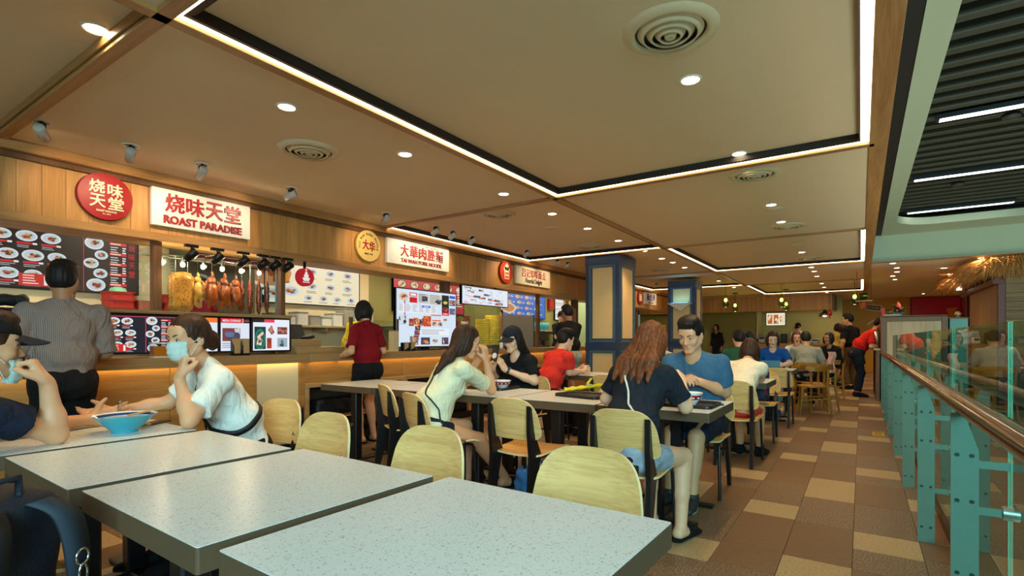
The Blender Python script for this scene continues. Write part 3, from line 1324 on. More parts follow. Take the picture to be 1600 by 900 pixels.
def counter(y0, y1, label, fronts, cx=-5.02, depth=.66):
    """fronts: list of (ya, yb, kind)  kind: 'wood' panel, 'plain' panel, 'open' knee space"""
    t = thing('stall_counter', label, 'counter', (cx, 0, 0))
    b = MB()
    b.box(-depth, .04, y0, y1, .97, 1.04, .006)
    b.box(.022, .04, y0, y1, .95, .975, .003)
    part('worktop', b, CTOP, t)
    b = MB()
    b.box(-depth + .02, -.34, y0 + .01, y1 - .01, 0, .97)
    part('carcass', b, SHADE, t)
    b = MB()
    b.box(-.30, -.02, y0 + .02, y1 - .02, 0, .09)
    part('plinth', b, BLACKM, t)
    b = MB()
    b.box(-.030, -.010, y0 + .05, y1 - .05, .965, .9695)
    part('light_strip', b, GLOW, t)
    for ya, yb, kind in fronts:
        b = MB()
        if kind == 'open':
            b.box(-.34, -.06, ya, yb, .70, .96, .003)
            part('apron', b, CFRONT, t)
            b = MB()
            b.box(-.10, -.05, ya, yb, .66, .71, .004)
            b.box(-.10, -.05, ya, ya + .05, .09, .66, .004)
            b.box(-.10, -.05, yb - .05, yb, .09, .66, .004)
            part('frame_rail', b, CTOP, t)
            b = MB()
            b.box(-.62, -.08, ya + .05, yb - .05, .28, .30, .003)
            part('bag_shelf', b, CTOP, t)
        else:
            b.box(-.34, -.06, ya + .002, yb - .002, .09, .96, .003)
            part('front_panel', b, CFRONT if kind == 'wood' else CREAM, t)
    return t


counter(-1.0, 3.50, 'wooden counter of the roast meat stall with yellow under light', [(-1, .2, 'wood'), (.2, 1.35, 'wood'), (1.35, 2.15, 'wood'), (2.15, 2.95, 'wood'), (2.95, 3.42, 'plain'), (3.42, 3.5, 'wood')])
counter(3.50, 6.42, 'wooden counter of the noodle stall with open bag shelf', [(3.5, 5.0, 'open'), (5.0, 6.42, 'open')])
counter(6.42, 10.70, 'wooden counter of the dumpling stall behind the phone user', [(6.42, 7.9, 'open'), (7.9, 9.3, 'open'), (9.3, 10.7, 'wood')])
counter(10.9, 13.0, 'short counter before the white menu board beside the nearer column', [(10.9, 13, 'wood')], -5.2)
counter(13.4, 19.6, 'counter of the mint green stall between the columns', [(13.4, 16.5, 'wood'), (16.5, 19.6, 'wood')], -5.2)


# ------------------------------------------------------------------ sign discs and boards on the fascia
def disc_sign(y, z, R, face, rim, label, name='round_sign'):
    t = thing(name, label, 'sign', (FX, y, z))
    b = MB()
    b.tube([(.002, 0, 0), (.045, 0, 0)], R, 48)
    part('disc', b, face, t)
    b = MB()
    b.tube([(.0, 0, 0), (.03, 0, 0)], R * 1.02, 48)
    part('rim', b, rim, t)
    return t


def board_sign(y0, y1, z0, z1, label, face=WHITEP):
    t = thing('sign_board', label, 'sign', (FX, (y0 + y1) / 2, (z0 + z1) / 2))
    b = MB()
    b.box(.004, .05, -(y1 - y0) / 2, (y1 - y0) / 2, -(z1 - z0) / 2, (z1 - z0) / 2, .004)
    part('panel', b, face, t)
    return t


REDS = plain('sign_red', (158, 14, 24), .4)
REDL = plain('letter_red', (164, 20, 26), .4)
CREAML = plain('letter_cream', (244, 226, 190), .45)
BLACKL = plain('letter_black', (30, 24, 22), .45)
GOLDS = plain('sign_gold', (232, 198, 116), .4)
GOLDR = plain('gold_rim', (214, 160, 50), .4)
BLUEL = plain('letter_blue', (40, 44, 140), .4)

# roast stall
t = disc_sign(1.755, 2.405, .195, REDS, plain('dark_red_rim', (120, 14, 22), .4), 'red round sign with four large cream characters')
for ch, u, v in (('烧', -.065, .075), ('味', .065, .062), ('天', -.06, -.045), ('堂', .07, -.05)):
    lettering('character', ch, .112, .108, faceX(.046, u, v), CREAML, t, .016, .008)
lettering('lettering', 'ROAST PARADISE', .145, .016, faceX(.046, .005, -.123), CREAML, t, .02, .003)
lettering('lettering', 'Est. 2015', .055, .011, faceX(.046, .005, -.147), CREAML, t, .01, .003)
t = board_sign(2.095, 3.005, 2.235, 2.58, 'white sign board reading ROAST PARADISE in red')
for k, ch in enumerate('烧味天堂'):
    lettering('character', ch, .165, .17, faceX(.051, -.265 + k * .178, .05), REDL, t, .016, .012)
lettering('lettering', 'ROAST PARADISE', .72, .075, faceX(.051, .0, -.105), REDL, t, .03, .012)

# noodle stall
t = disc_sign(4.585, 2.41, .2, GOLDS, GOLDR, 'gold round sign with red characters ringed by black lettering')
lettering('character', '大', .10, .13, faceX(.046, -.05, .01), REDL, t, .02, .005)
lettering('character', '华', .10, .13, faceX(.046, .055, -.005), REDL, t, .02, .005)
cap_ = 'TAI WAH PORK NOODLE'
mbl = MB()
for k, ch in enumerate(cap_):
    if ch == ' ':
        continue
    a = PI * (1.07 - 1.14 * k / (len(cap_) - 1))
    co, fs = text_fit(ch, .008 if ch == 'I' else .020, .026, .02, .003)
    M = faceX(.046, 0, 0) @ trm(.148 * math.cos(a), .148 * math.sin(a), 0) @ rotm('Z', a - PI / 2)
    mbl.add([tuple(map(float, c)) for c in co], fs, 0, M)
part('ring_lettering', mbl, BLACKL, t)
lettering('lettering', 'SINCE 1946', .135, .022, faceX(.046, .0, -.105), BLACKL, t, .02, .003)
t = board_sign(4.90, 6.165, 2.235, 2.575, 'white sign board reading TAI WAH PORK NOODLE in red')
for k, ch in enumerate('大華肉脞麵'):
    lettering('character', ch, .155, .17, faceX(.051, -.315 + k * .18, .035), REDL, t, .014, .01)
lettering('lettering', 'TAI WAH PORK NOODL', .84, .055, faceX(.051, .035, -.105), REDL, t, .02, .008)
lettering('lettering', '( 大华  High Street )', .30, .022, faceX(.051, .235, .138), BLACKL, t, .008, .003)

# dumpling stall
DKR = plain('orange_red_sign', (198, 52, 26), .4)
t = disc_sign(7.75, 2.41, .2, DKR, plain('brick_rim', (130, 30, 16), .4), 'orange red round sign with a white steamer basket emblem')
em = MB()
M = faceX(.046, 0, 0)
for r, x, y in ((.07, 0, .075), (.045, -.045, .05), (.045, .045, .05)):
    em.tube([(x, y, 0), (x, y, .006)], r, 20, 0, M)
em.box(-.075, .075, -.045, .005, 0, .006, .002, 0, M)
em.box(-.08, .08, -.062, -.05, 0, .009, .002, 0, M)
em.box(-.075, .075, -.115, -.068, 0, .006, .002, 0, M)
em.box(-.08, .08, -.13, -.12, 0, .009, .002, 0, M)
em.tube([(0, .145, 0), (0, .145, .01)], .02, 12, 0, M)
part('emblem', em, CREAML, t)
em = MB()
for zc in (-.022, -.093):
    em.box(-.06, .06, zc - .014, zc + .014, .006, .008, 0, 0, M)
for sx in (-1, 1):
    em.tube([(sx * .025, .085, .006), (sx * .025, .085, .0075)], .007, 10, 0, M)
em.box(-.02, .02, .045, .053, .006, .0075, 0, 0, M)
part('emblem_detail', em, DKR, t)
t = board_sign(8.06, 9.32, 2.235, 2.575, 'cream sign board with red outlined characters over script lettering', plain('sign_cream', (236, 222, 190), .4))
for k, ch in enumerate('吕记知味面点'):
    lettering('character', ch, .125, .155, faceX(.051, -.37 + k * .148, .055), REDL, t, .006, .006)
co, fs = text_fit('Flourful Delight', .62, .12, .012, .006)
SH = Matrix(((1, .25, 0, 0), (0, 1, 0, 0), (0, 0, 1, 0), (0, 0, 0, 1)))
b = MB()
b.add([tuple(map(float, c)) for c in co], fs, 0, faceX(.051, -.01, -.095) @ SH)
part('script_lettering', b, BLACKL, t)
# sign beyond the nearer column
t = disc_sign(14.62, 2.40, .2, REDS, REDS, 'small red round sign on the bulkhead beyond the nearer column')
lettering('character', '面', .2, .2, faceX(.046, 0, 0), CREAML, t, .02, .005)
t = board_sign(14.97, 16.0, 2.25, 2.60, 'white sign board with dark blue characters beyond the nearer column')
for k, ch in enumerate('面食屋'):
    lettering('character', ch, .22, .21, faceX(.051, -.25 + k * .25, .03), BLUEL, t, .01, .01)
lettering('lettering', 'NOODLE HOUSE', .45, .035, faceX(.051, .0, -.12), BLACKL, t, .02, .004)


# ------------------------------------------------------------------ menu boards and screens
def panel_frame(t, w, h, depth=.045, fw=.014):
    b = MB()
    for bx in ((-fw, w + fw, -fw, 0), (-fw, w + fw, h, h + fw), (-fw, 0, 0, h), (w, w + fw, 0, h)):
        b.box(-depth + .008, .006, bx[0], bx[1], bx[2], bx[3], .002)
    part('bezel', b, FRAMEB, t)
    b = MB()
    b.box(-depth, -.002, -fw, w + fw, -fw, h + fw)
    part('casing', b, FRAMEB, t)


def screen(name, label, cat, x, y0, y1, z0, z1, draw, mat, bgc=(20, 22, 30), seed=1, rx=0.0):
    w, h = y1 - y0, z1 - z0
    t = thing(name, label, cat, (x, y0, z0))
    panel_frame(t, w, h)
    c = Canvas(w, h, bgc)
    draw(c, w, h, random.Random(seed))
    c.build('display', mat, t, faceX(.0, 0, 0))
    return t


RED_, WHT, PINK = (214, 40, 44), (238, 238, 236), (226, 60, 96)


def roast_menu(c, w, h, r):
    c.rect(0, h * .955, w, .005, PINK)
    for k in range(15):
        u, v = .045 + .118 * (k % 5) + (.03 if k >= 5 else 0), (.84, .53, .22)[k // 5]
        q = r.uniform(.9, 1.15)
        c.dish(w * u, h * v, w * .048 * q, h * .082 * q, r)
        c.rect(w * (u - .048), h * (v - .135), w * .075, h * .03, RED_)
        c.rect(w * (u + .028), h * (v - .135), w * .022, h * .03, WHT)
        c.lines(w * (u - .045), h * (v - .165), w * .08, 2, h * .028, h * .012, (176, 176, 182), r)
    c.rect(w * .36, h * .03, w * .15, h * .20, (200, 44, 40))
    c.lines(w * .38, h * .19, w * .08, 4, h * .042, h * .016, (250, 220, 210), r)
    c.rect(w * .482, h * .05, w * .018, h * .15, WHT)
    c.rect(w * .685, .0, .004, h * .93, PINK)
    for x, y, q in ((.745, .86, 1.2), (.785, .66, .85), (.728, .50, .95), (.78, .33, .9), (.755, .12, 1.2)):
        c.dish(w * x, h * y, w * .045 * q, h * .095 * q, r, food=((120, 44, 34), (170, 60, 44), (206, 150, 100), (90, 40, 30)))
    for k in range(5):
        y = h * (.86 - .185 * k)
        c.rect(w * .832, y, w * .10, h * .05, RED_)
        c.rect(w * .838, y + h * .015, w * .06, h * .018, (250, 220, 210))
        c.lines(w * .838, y - h * .045, w * .05, 3, h * .042, h * .016, (215, 215, 220), r)
        c.lines(w * .908, y - h * .05, w * .022, 3, h * .042, h * .022, (235, 235, 240), r)
    for k, ch in enumerate('烧味天堂'):
        c.text(ch, w * .965, h * (.84 - .16 * k), w * .04, h * .12, (190, 30, 40))


def white_ads(c, w, h, r):
    PAL = [(40, 44, 52), (90, 110, 130), (150, 50, 50), (200, 190, 170), (220, 120, 50), (60, 90, 70), (110, 70, 90)]
    c.rect(0, 0, w, h, (216, 226, 238))
    n = max(14, int(w * h * 110))
    for k in range(n):
        pw, ph = w * r.uniform(.08, .15), h * r.uniform(.08, .15)
        x, y = r.uniform(.02, .96 - pw / w) * w, r.uniform(.03, .95 - ph / h) * h
        q = r.random()
        if q < .3:
            c.photo(x, y, pw, ph, r, PAL)
        elif q < .45:
            c.rect(x, y, pw, ph * .35, r.choice([RED_, (30, 90, 200), (230, 110, 40), RED_]))
            c.rect(x + pw * .1, y + ph * .12, pw * .7, ph * .1, WHT)
        else:
            c.rect(x, y, pw, ph, (226, 232, 238))
            c.lines(x + pw * .08, y + ph * .85, pw * .8, 7, ph * .125, ph * .04, (120, 126, 136), r)


def big_ads(c, w, h, r):
    PAL = [(40, 44, 52), (70, 84, 110), (150, 50, 50), (200, 190, 170), (220, 120, 50), (60, 60, 80), (110, 70, 90)]
    c.rect(0, 0, w, h, (206, 220, 236))
    c.dish(w * .11, h * .87, w * .09, h * .085, r, (220, 214, 200), ((216, 120, 60), (180, 60, 40), (90, 130, 60), (230, 190, 120)))
    c.rect(w * .20, h * .885, w * .12, h * .065, RED_)
    c.rect(w * .215, h * .9, w * .09, h * .035, WHT)
    c.rect(w * .20, h * .775, w * .12, h * .095, (196, 24, 36))
    c.rect(w * .115, h * .55, w * .022, h * .26, (190, 110, 120))
    for k in range(6):
        x = w * (.03 + .0 * k) + w * .105 * k
        c.rect(x, h * .59, w * .095, h * .16, (222, 228, 236))
        c.lines(x + .01, h * .73, w * .08, 6, h * .022, h * .007, (130, 134, 140), r)
    c.rect(w * .34, h * .78, w * .17, h * .17, (186, 188, 188))
    c.lines(w * .35, h * .93, w * .15, 5, h * .03, h * .01, (110, 110, 110), r)
    c.photo(w * .40, h * .82, w * .09, h * .08, r, PAL)
    c.rect(w * .52, h * .76, w * .22, h * .19, (204, 204, 196))
    c.lines(w * .53, h * .93, w * .19, 6, h * .028, h * .01, (120, 116, 110), r)
    c.photo(w * .61, h * .77, w * .13, h * .10, r, PAL)
    c.rect(w * .74, h * .62, w * .13, h * .34, (34, 34, 44))
    c.ell(w * .805, h * .82, w * .04, h * .03, (190, 190, 90))
    c.photo(w * .76, h * .65, w * .09, h * .08, r, PAL)
    c.rect(w * .74, h * .575, w * .13, h * .06, (214, 30, 50))
    c.rect(w * .765, h * .595, w * .08, h * .02, (250, 190, 200))
    c.rect(w * .88, h * .91, w * .11, h * .05, (30, 90, 200))
    c.photo(w * .88, h * .77, w * .11, h * .11, r, PAL)
    c.photo(w * .88, h * .6, w * .11, h * .12, r, [(200, 210, 220), (90, 100, 130), (150, 80, 90)])
    c.rect(w * .40, h * .70, w * .14, h * .035, (28, 84, 204))
    c.rect(w * .43, h * .71, w * .08, h * .012, WHT)
    c.rect(w * .55, h * .56, w * .18, h * .022, (226, 100, 40))
    c.photo(w * .02, h * .38, w * .14, h * .17, r, [(24, 28, 38), (90, 110, 140), (200, 210, 220), (30, 34, 46)])
    for k in range(4):
        c.photo(w * (.19 + .07 * k), h * (.36 + .02 * (k % 2)), w * .075, h * .13, r, PAL)
    c.photo(w * .42, h * .36, w * .13, h * .19, r, [(220, 130, 60), (190, 70, 40), (230, 180, 120)])
    c.rect(w * .57, h * .46, w * .15, h * .025, (226, 110, 60))
    c.photo(w * .57, h * .37, w * .08, h * .08, r, PAL)
    c.photo(w * .67, h * .37, w * .08, h * .08, r, PAL)
    c.dish(w * .80, h * .49, w * .055, h * .05, r)
    for k in range(4):
        c.photo(w * (.25 + .012 * k), h * (.03 + .085 * k), w * .085, h * .08, r, PAL)
    c.rect(w * .37, h * .2, w * .5, h * .13, (226, 232, 240))
    c.lines(w * .39, h * .29, w * .42, 3, h * .035, h * .009, (90, 96, 110), r)
    c.photo(w * .38, h * .03, w * .15, h * .13, r, PAL)
    c.dish(w * .62, h * .09, w * .075, h * .07, r)
    c.photo(w * .74, h * .03, w * .12, h * .13, r, PAL)


def noodle_menu(c, w, h, r):
    c.rect(0, 0, w, h, (206, 44, 62))
    for k in range(6):
        x = w * (.10 + .165 * k)
        for y in (.82, .42):
            c.ell(x, h * y, w * .062, h * .12, (40, 40, 44))
            c.ell(x, h * y, w * .052, h * .10, (214, 190, 150))
            for q in range(4):
                c.ell(x + w * r.uniform(-.025, .025), h * (y + r.uniform(-.05, .05)), w * .014, h * .03, r.choice([(200, 80, 40), (240, 230, 200), (90, 130, 60), (170, 100, 60)]), 8)
            c.rect(x - w * .05, h * (y - .17), w * .1, h * .028, WHT)
    c.lines(w * .90, h * .8, w * .08, 6, h * .08, h * .03, WHT, r)


def cream_menu(c, w, h, r):
    c.rect(0, 0, w, h, (246, 234, 196))
    c.ell(w * .06, h * .72, w * .24, h * .42, (240, 226, 200))
    c.ell(w * .05, h * .72, w * .20, h * .34, (196, 130, 90))
    for k in range(8):
        c.ell(w * r.uniform(-.05, .2), h * r.uniform(.5, .95), w * .035, h * .06, r.choice([(150, 70, 40), (210, 160, 90), (180, 90, 50)]), 8, .3, r)
    for x, y, q in ((.08, .22, 1.5), (.24, .30, 1.3)):
        c.dish(w * x, h * y, w * .07 * q, h * .10 * q, r)
    for k in range(6):
        x, y = w * (.46 + .20 * (k % 3)), h * (.82 if k < 3 else .46)
        c.dish(x, y, w * .055, h * .09, r)
        c.lines(x - w * .06, y - h * .14, w * .12, 2, h * .035, h * .014, (120, 96, 70), r)
    for k in range(4):
        x, y = w * (.42 + .16 * k), h * .16
        c.dish(x, y, w * .048, h * .08, r)
        c.lines(x - w * .05, y - h * .11, w * .1, 1, h * .035, h * .014, (120, 96, 70), r)


def blue_menu(c, w, h, r):
    c.rect(0, 0, w, h, (44, 104, 196))
    for k in range(16):
        x, y = w * (.10 + .22 * (k % 4) + .04 * ((k // 4) % 2)), h * (.86 - .23 * (k // 4))
        c.ell(x, y, w * .06, h * .075, (120, 96, 80))
        c.ell(x, y, w * .048, h * .06, (224, 190, 160))
        c.ell(x + w * .01, y, w * .025, h * .03, (190, 120, 90), 8)
        c.rect(x + w * .07, y - h * .03, w * .05, h * .02, WHT)
        c.rect(x + w * .07, y + h * .01, w * .04, h * .015, (190, 210, 240))
    c.ell(w * .12, h * .36, w * .17, h * .22, (214, 200, 180))
    c.ell(w * .12, h * .36, w * .13, h * .16, (196, 130, 90))


def white_menu(c, w, h, r):
    c.rect(0, 0, w, h, (240, 240, 240))
    for k in range(15):
        x, y = w * (.12 + .18 * (k % 5)), h * (.8 - .28 * (k // 5))
        c.dish(x, y, w * .05, h * .06, r, (200, 190, 180))
        c.rect(x - w * .04, y - h * .11, w * .08, h * .03, (90, 90, 100))


screen('menu_board', 'large black backlit menu board with roast dishes on the back wall', 'menu board', -6.95, 1.0, 2.60, 1.72, 2.335, roast_menu, BOARD, (34, 28, 28), 3)
screen('menu_board', 'cream backlit menu board with noodle dishes behind the roast display', 'menu board', -6.95, 4.15, 5.80, 1.73, 2.33, cream_menu, BOARD, (246, 234, 196), 5)
screen('menu_board', 'red backlit menu board of noodle bowls behind the big screen', 'menu board', -6.95, 6.58, 8.55, 1.72, 2.32, noodle_menu, BOARD, (206, 44, 62), 6)
screen('menu_board', 'blue backlit menu board with round dishes behind the dumpling stall', 'menu board', -6.95, 10.0, 11.95, 1.74, 2.32, blue_menu, BOARD, (44, 104, 196), 8)
screen('menu_board', 'white backlit menu board behind the two standing men', 'menu board', -6.95, 12.5, 12.98, 1.74, 2.30, white_menu, BOARD, WHT, 9)
SX = -5.16
screen('counter_screen', 'low counter screen with a black roast menu beside the striped shirt man', 'screen', SX, 1.44, 2.245, 1.085, 1.405, roast_menu, SCREEN, (28, 30, 40), 11)


def mixed_ad(c, w, h, r):
    c.rect(0, 0, w, h, (216, 224, 234))
    c.rect(0, h * .86, w, h * .14, (232, 120, 40))
    c.rect(w * .35, h * .9, w * .25, h * .05, WHT)
    c.photo(w * .1, h * .35, w * .75, h * .3, r, [(40, 40, 44), (150, 60, 50), (90, 130, 170), (220, 200, 180)])
    c.lines(w * .08, h * .28, w * .8, 4, h * .06, h * .02, (110, 116, 126), r)


def coverage(c, w, h, r):
    c.rect(0, 0, w, h, (214, 222, 234))
    c.rect(0, h * .86, w * .62, h * .14, RED_)
    c.text('MEDIA COVERAGE', w * .31, h * .93, w * .5, h * .07, WHT)
    c.rect(w * .64, h * .86, w * .2, h * .14, (30, 30, 34))
    c.rect(w * .66, h * .91, w * .16, h * .04, (170, 60, 60))
    c.photo(w * .05, h * .3, w * .5, h * .4, r, [(90, 110, 150), (200, 200, 210), (120, 60, 60), (60, 70, 90)])
    c.lines(w * .05, h * .22, w * .5, 3, h * .06, h * .02, (120, 126, 136), r)


def bowl_ad(c, w, h, r):
    c.rect(0, 0, w, h, (226, 230, 240))
    c.rect(0, h * .90, w * .30, h * .1, (30, 30, 34))
    c.rect(w * .30, h * .90, w * .28, h * .1, PINK)
    c.rect(w * .04, h * .04, w * .30, h * .72, (20, 60, 54))
    c.ell(w * .19, h * .36, w * .14, h * .33, (40, 130, 110))
    c.ell(w * .19, h * .36, w * .12, h * .28, (30, 90, 76))
    for k in range(14):
        c.ell(w * .19 + w * .075 * r.uniform(-1, 1), h * .36 + h * .19 * r.uniform(-1, 1), w * .028, h * .05, r.choice([(220, 220, 205), (170, 60, 50), (230, 200, 180), (120, 150, 80)]), 8, .3, r)
    c.poly([(w * .40, h * .66), (w * .5, h * .82), (w * .58, h * .58), (w * .5, h * .5)], (120, 70, 70))
    c.ell(w * .50, h * .66, w * .05, h * .1, (200, 120, 100), 10, .3, r)
    c.photo(w * .66, h * .52, w * .28, h * .24, r, [(110, 60, 60), (190, 110, 90), (70, 60, 70)])
    c.photo(w * .66, h * .10, w * .28, h * .30, r, [(80, 100, 120), (150, 170, 180), (50, 60, 70)])
    c.photo(w * .37, h * .06, w * .13, h * .34, r, [(170, 60, 40), (220, 180, 150), (90, 60, 50)])


screen('counter_screen', 'low counter screen with an orange headed advert behind the orange drink', 'screen', SX, 2.27, 2.60, 1.085, 1.405, mixed_ad, SCREEN, WHT, 12)
screen('counter_screen', 'low counter screen headed MEDIA COVERAGE behind the masked woman', 'screen', SX, 2.63, 2.98, 1.085, 1.405, coverage, SCREEN, WHT, 13)
screen('counter_screen', 'low counter screen showing a green bowl of food, rightmost of its row', 'screen', SX + .04, 2.93, 3.335, 1.085, 1.405, bowl_ad, SCREEN, WHT, 14)
b = MB()
b.box(-5.34, -5.08, 1.40, 3.34, 1.421, 1.45, .004)
t = thing('counter_ledge', 'thin wooden ledge over the row of low counter screens', 'ledge')
part('ledge', b, CTOP, t)
for y in (1.42, 2.6, 3.33):
    b = MB()
    b.box(-5.34, -5.30, y - .02, y + .02, 1.04, 1.421)
    part('ledge_post', b, CTOP, t)
t = screen('poster_screen', 'big upright screen crowded with press clippings in front of the noodle stall', 'screen', -5.17, 4.94, 6.17, 1.10, 1.885, big_ads, SCREEN, WHT, 21)
b = MB()
b.box(-.16, .05, .35, .85, -.06, -.045, .004)
b.box(-.09, -.05, .5, .7, -.05, .1, .004)
part('stand', b, BLACKM, t)
screen('hanging_screen', 'wide hanging screen with small food pictures above the steamer baskets', 'screen', -5.33, 6.52, 7.82, 1.78, 2.065, white_ads, SCREEN, (216, 226, 238), 22)
b = MB()
for y in (.3, .95):
    b.box(-.04, -.02, y - .015, y + .015, .3, .325)
part('hanger', b, BLACKM, bpy.data.objects['hanging_screen'])
# round hanging blade sign
t = thing('blade_sign', 'red drum shaped hanging sign with a white bowl emblem', 'sign', (-5.38, 3.70, 1.92))
b = MB()
b.tube([(-.03, 0, 0), (.03, 0, 0)], .105, 36)
part('drum', b, emit('sign_glow_red', (200, 44, 52), .75), t)
b = MB()
b.box(-.02, .02, -.006, .006, .1, .182)
part('hanger', b, BLACKM, t)
b = MB()
M = faceX(.031, 0, 0)
b.tube([(0, .012, 0), (0, .012, .003)], .03, 18, 0, M)
b.tube([(0, .048, 0), (0, .048, .003)], .016, 14, 0, M)
b.prism([(-.05, -.008), (.05, -.008), (.034, -.045), (-.034, -.045)], 'Z', 0, .003, 0, M)
b.box(-.045, .045, -.064, -.055, 0, .003, 0, 0, M)
part('emblem', b, emit('sign_glow_white', (250, 240, 230), .9), t)
b = MB()
co, fs = text_fit('饭', .03, .026, .02, .002)
b.add([tuple(map(float, q)) for q in co], fs, 0, faceX(.032, 0, .082))
part('character', b, emit('sign_glow_white', (250, 240, 230), .9), t)

# ------------------------------------------------------------------ roast display
PANE = glass('clear_glass', (236, 246, 242))
t = thing('roast_display_case', 'glass display case of the roast stall with a steel hanging rail', 'display case', (-5.62, 2.80, 0))
b = MB()
b.box(.16, .166, -.57, .59, 1.455, 2.09)
part('front_pane', b, PANE, t)
b = MB()
b.box(-.30, .16, -.577, -.571, 1.455, 2.09)
part('side_pane', b, PANE, t)
b = MB()
for y in (-.585, .60):
    b.box(.15, .176, y - .012, y + .012, 1.04, 2.1)
b.box(-.3, .17, -.58, .60, 1.04, 1.42, .004)
part('steel_base', b, STAINLESS, t)
b = MB()
b.tube([(.02, -.60, 2.02), (.02, .62, 2.02)], .009, 8)
b.tube([(-.16, -.60, 2.02), (-.16, .62, 2.02)], .009, 8)
part('hanging_rail', b, STAINLESS, t)
BULBM = emit('heat_bulb', (1.0, 0.78, 0.5), 22, raw=True)
for i, y in enumerate((-.54, -.36, -.17, .02, .22, .42)):
    t = thing('heat_lamp', '%s glowing heat bulb from the left over the roast meats' % ORD[i], 'lamp', (-5.52, 2.75 + y + .06, 1.93))
    b = MB()
    b.ell((0, 0, 0), (.022, .022, .026), 14, 10)
    part('bulb', b, BULBM, t)
    b = MB()
    b.tube([(0, 0, .02), (0, 0, .09)], .014, 10)
    part('socket', b, STAINLESS, t)
    if i % 2 == 0:
        l = lamp('heat_glow', 'POINT', (.07, 0, 0), 5, WARM2, .04)
        l.parent = t

ROASTSKIN = [speck('pork_crackling', (206, 132, 52), (138, 74, 26), 70, .50, .66, .35, .1, bump=.5),
             speck('chicken_skin', (212, 150, 66), (170, 96, 34), 18, .45, .65, .25, .1),
             speck('duck_skin', (160, 70, 20), (104, 36, 10), 30, .45, .65, .28, .15),
             speck('char_siu', (156, 54, 24), (66, 18, 10), 40, .45, .6, .22, .2)]
HOOKM = STAINLESS


def hook(t, x, y, z0):
    b = MB()
    z1 = 2.02
    b.tube([(x, y, z0 - .03), (x, y, z1 - .01), (x + .012, y, z1 + .012), (x + .024, y, z1)], .0025, 6)
    part('hook', b, HOOKM, t)


def noisy(mb, amp, freq, seed):
    """roughen the vertices of a mesh builder a little"""
    r = random.Random(seed)
    ph = [r.uniform(0, 6) for _ in range(6)]
    out = []
    for x, y, z in mb.v:
        out.append((x + amp * math.sin(freq * y + ph[0]) * math.sin(freq * z + ph[1]), y + amp * math.sin(freq * z * 1.3 + ph[2]) * math.sin(freq * x + ph[5]), z + amp * .6 * math.sin(freq * y * 1.2 + ph[3])))
    mb.v = out
    return mb


# roast pork belly slab
t = thing('roast_pork_belly', 'broad golden slab of roast pork belly, leftmost hanging meat', 'roast meat', (-5.60, 2.47, 0))
b = MB()
b.box(-.03, .03, -.115, .115, 1.47, 1.86)
bm = bmesh.new()
me = b.mesh('x', ROASTSKIN[0])
bm.from_mesh(me)
bmesh.ops.bevel(bm, geom=bm.edges[:], offset=.025, segments=3, affect='EDGES')
bmesh.ops.subdivide_edges(bm, edges=[e for e in bm.edges if e.calc_length() > .06], cuts=6, use_grid_fill=True)
b = MB()
b.add([v.co[:] for v in bm.verts], [[v.index for v in f.verts] for f in bm.faces], 0, None, True)
bm.free()
noisy(b, .014, 21, 4)
part('meat', b, ROASTSKIN[0], t)
hook(t, 0, -.05, 1.84)
hook(t, 0, .06, 1.84)


def bird(y, z, k, mat, label, name, seed):
    t = thing(name, label, 'roast meat', (-5.60, y, z))
    b = MB()
    b.ell((0, 0, -.10 * k), (.062 * k, .066 * k, .13 * k), 18, 14)
    b.ell((0, 0, .03 * k), (.045 * k, .05 * k, .06 * k), 14, 8)
    noisy(b, .006, 30, seed)
    part('body', b, mat, t)
    b = MB()
    b.tube([(0, 0, .06 * k), (.012, .004, .10 * k), (.004, .0, .14 * k)], [.022 * k, .016 * k, .013 * k], 10)
    part('neck', b, mat, t)
    for s_ in (-1, 1):
        b = MB()
        b.tube([(.0, s_ * .055 * k, .03 * k), (.02, s_ * .085 * k, -.03 * k), (.02, s_ * .07 * k, -.085 * k)], [.018 * k, .015 * k, .008 * k], 8)
        part('wing', b, mat, t)
        b = MB()
        b.tube([(.01, s_ * .03 * k, -.18 * k), (.012, s_ * .036 * k, -.235 * k), (.0, s_ * .032 * k, -.285 * k)], [.03 * k, .018 * k, .009 * k], 8)
        part('leg', b, mat, t)
    hook(t, 0, 0, .12 * k)
    for h in t.children:
        if h.name.startswith('hook'):
            for v in h.data.vertices:
                v.co.z = .12 * k + (v.co.z - .12 * k + .03) * ((2.02 - z - .12 * k) / (2.02 - .12 * k + .03)) if v.co.z > .12 * k else v.co.z
    return t


bird(2.625, 1.77, .74, ROASTSKIN[1], 'small pale golden poached chicken hanging beside the pork slab', 'hanging_chicken', 1)
bird(2.765, 1.77, .90, ROASTSKIN[2], 'glossy brown roast duck, left of the three ducks', 'roast_duck', 2)
bird(2.893, 1.765, .92, ROASTSKIN[2], 'glossy brown roast duck, middle of the three ducks', 'roast_duck', 3)
bird(3.012, 1.76, .88, ROASTSKIN[2], 'glossy brown roast duck, right of the three ducks', 'roast_duck', 4)
rr_ = random.Random(5)
for i in range(7):
    y = 3.095 + .049 * i
    x = -5.60 + (.05 if i % 2 else -.03)
    t = thing('char_siu_strip', '%s dark red strip of barbecued pork from the left' % ORD[i], 'roast meat', (x, y, 0))
    b = MB()
    L_ = rr_.uniform(.30, .38)
    b.tube([(0, rr_.uniform(-.006, .006), 1.85 - L_ * q) for q in np.linspace(0, 1, 9)], [.006, .018, .024, .022, .025, .023, .025, .020, .007], 8)
    noisy(b, .004, 60, 20 + i)
    part('meat', b, ROASTSKIN[3], t)
    hook(t, 0, 0, 1.84)

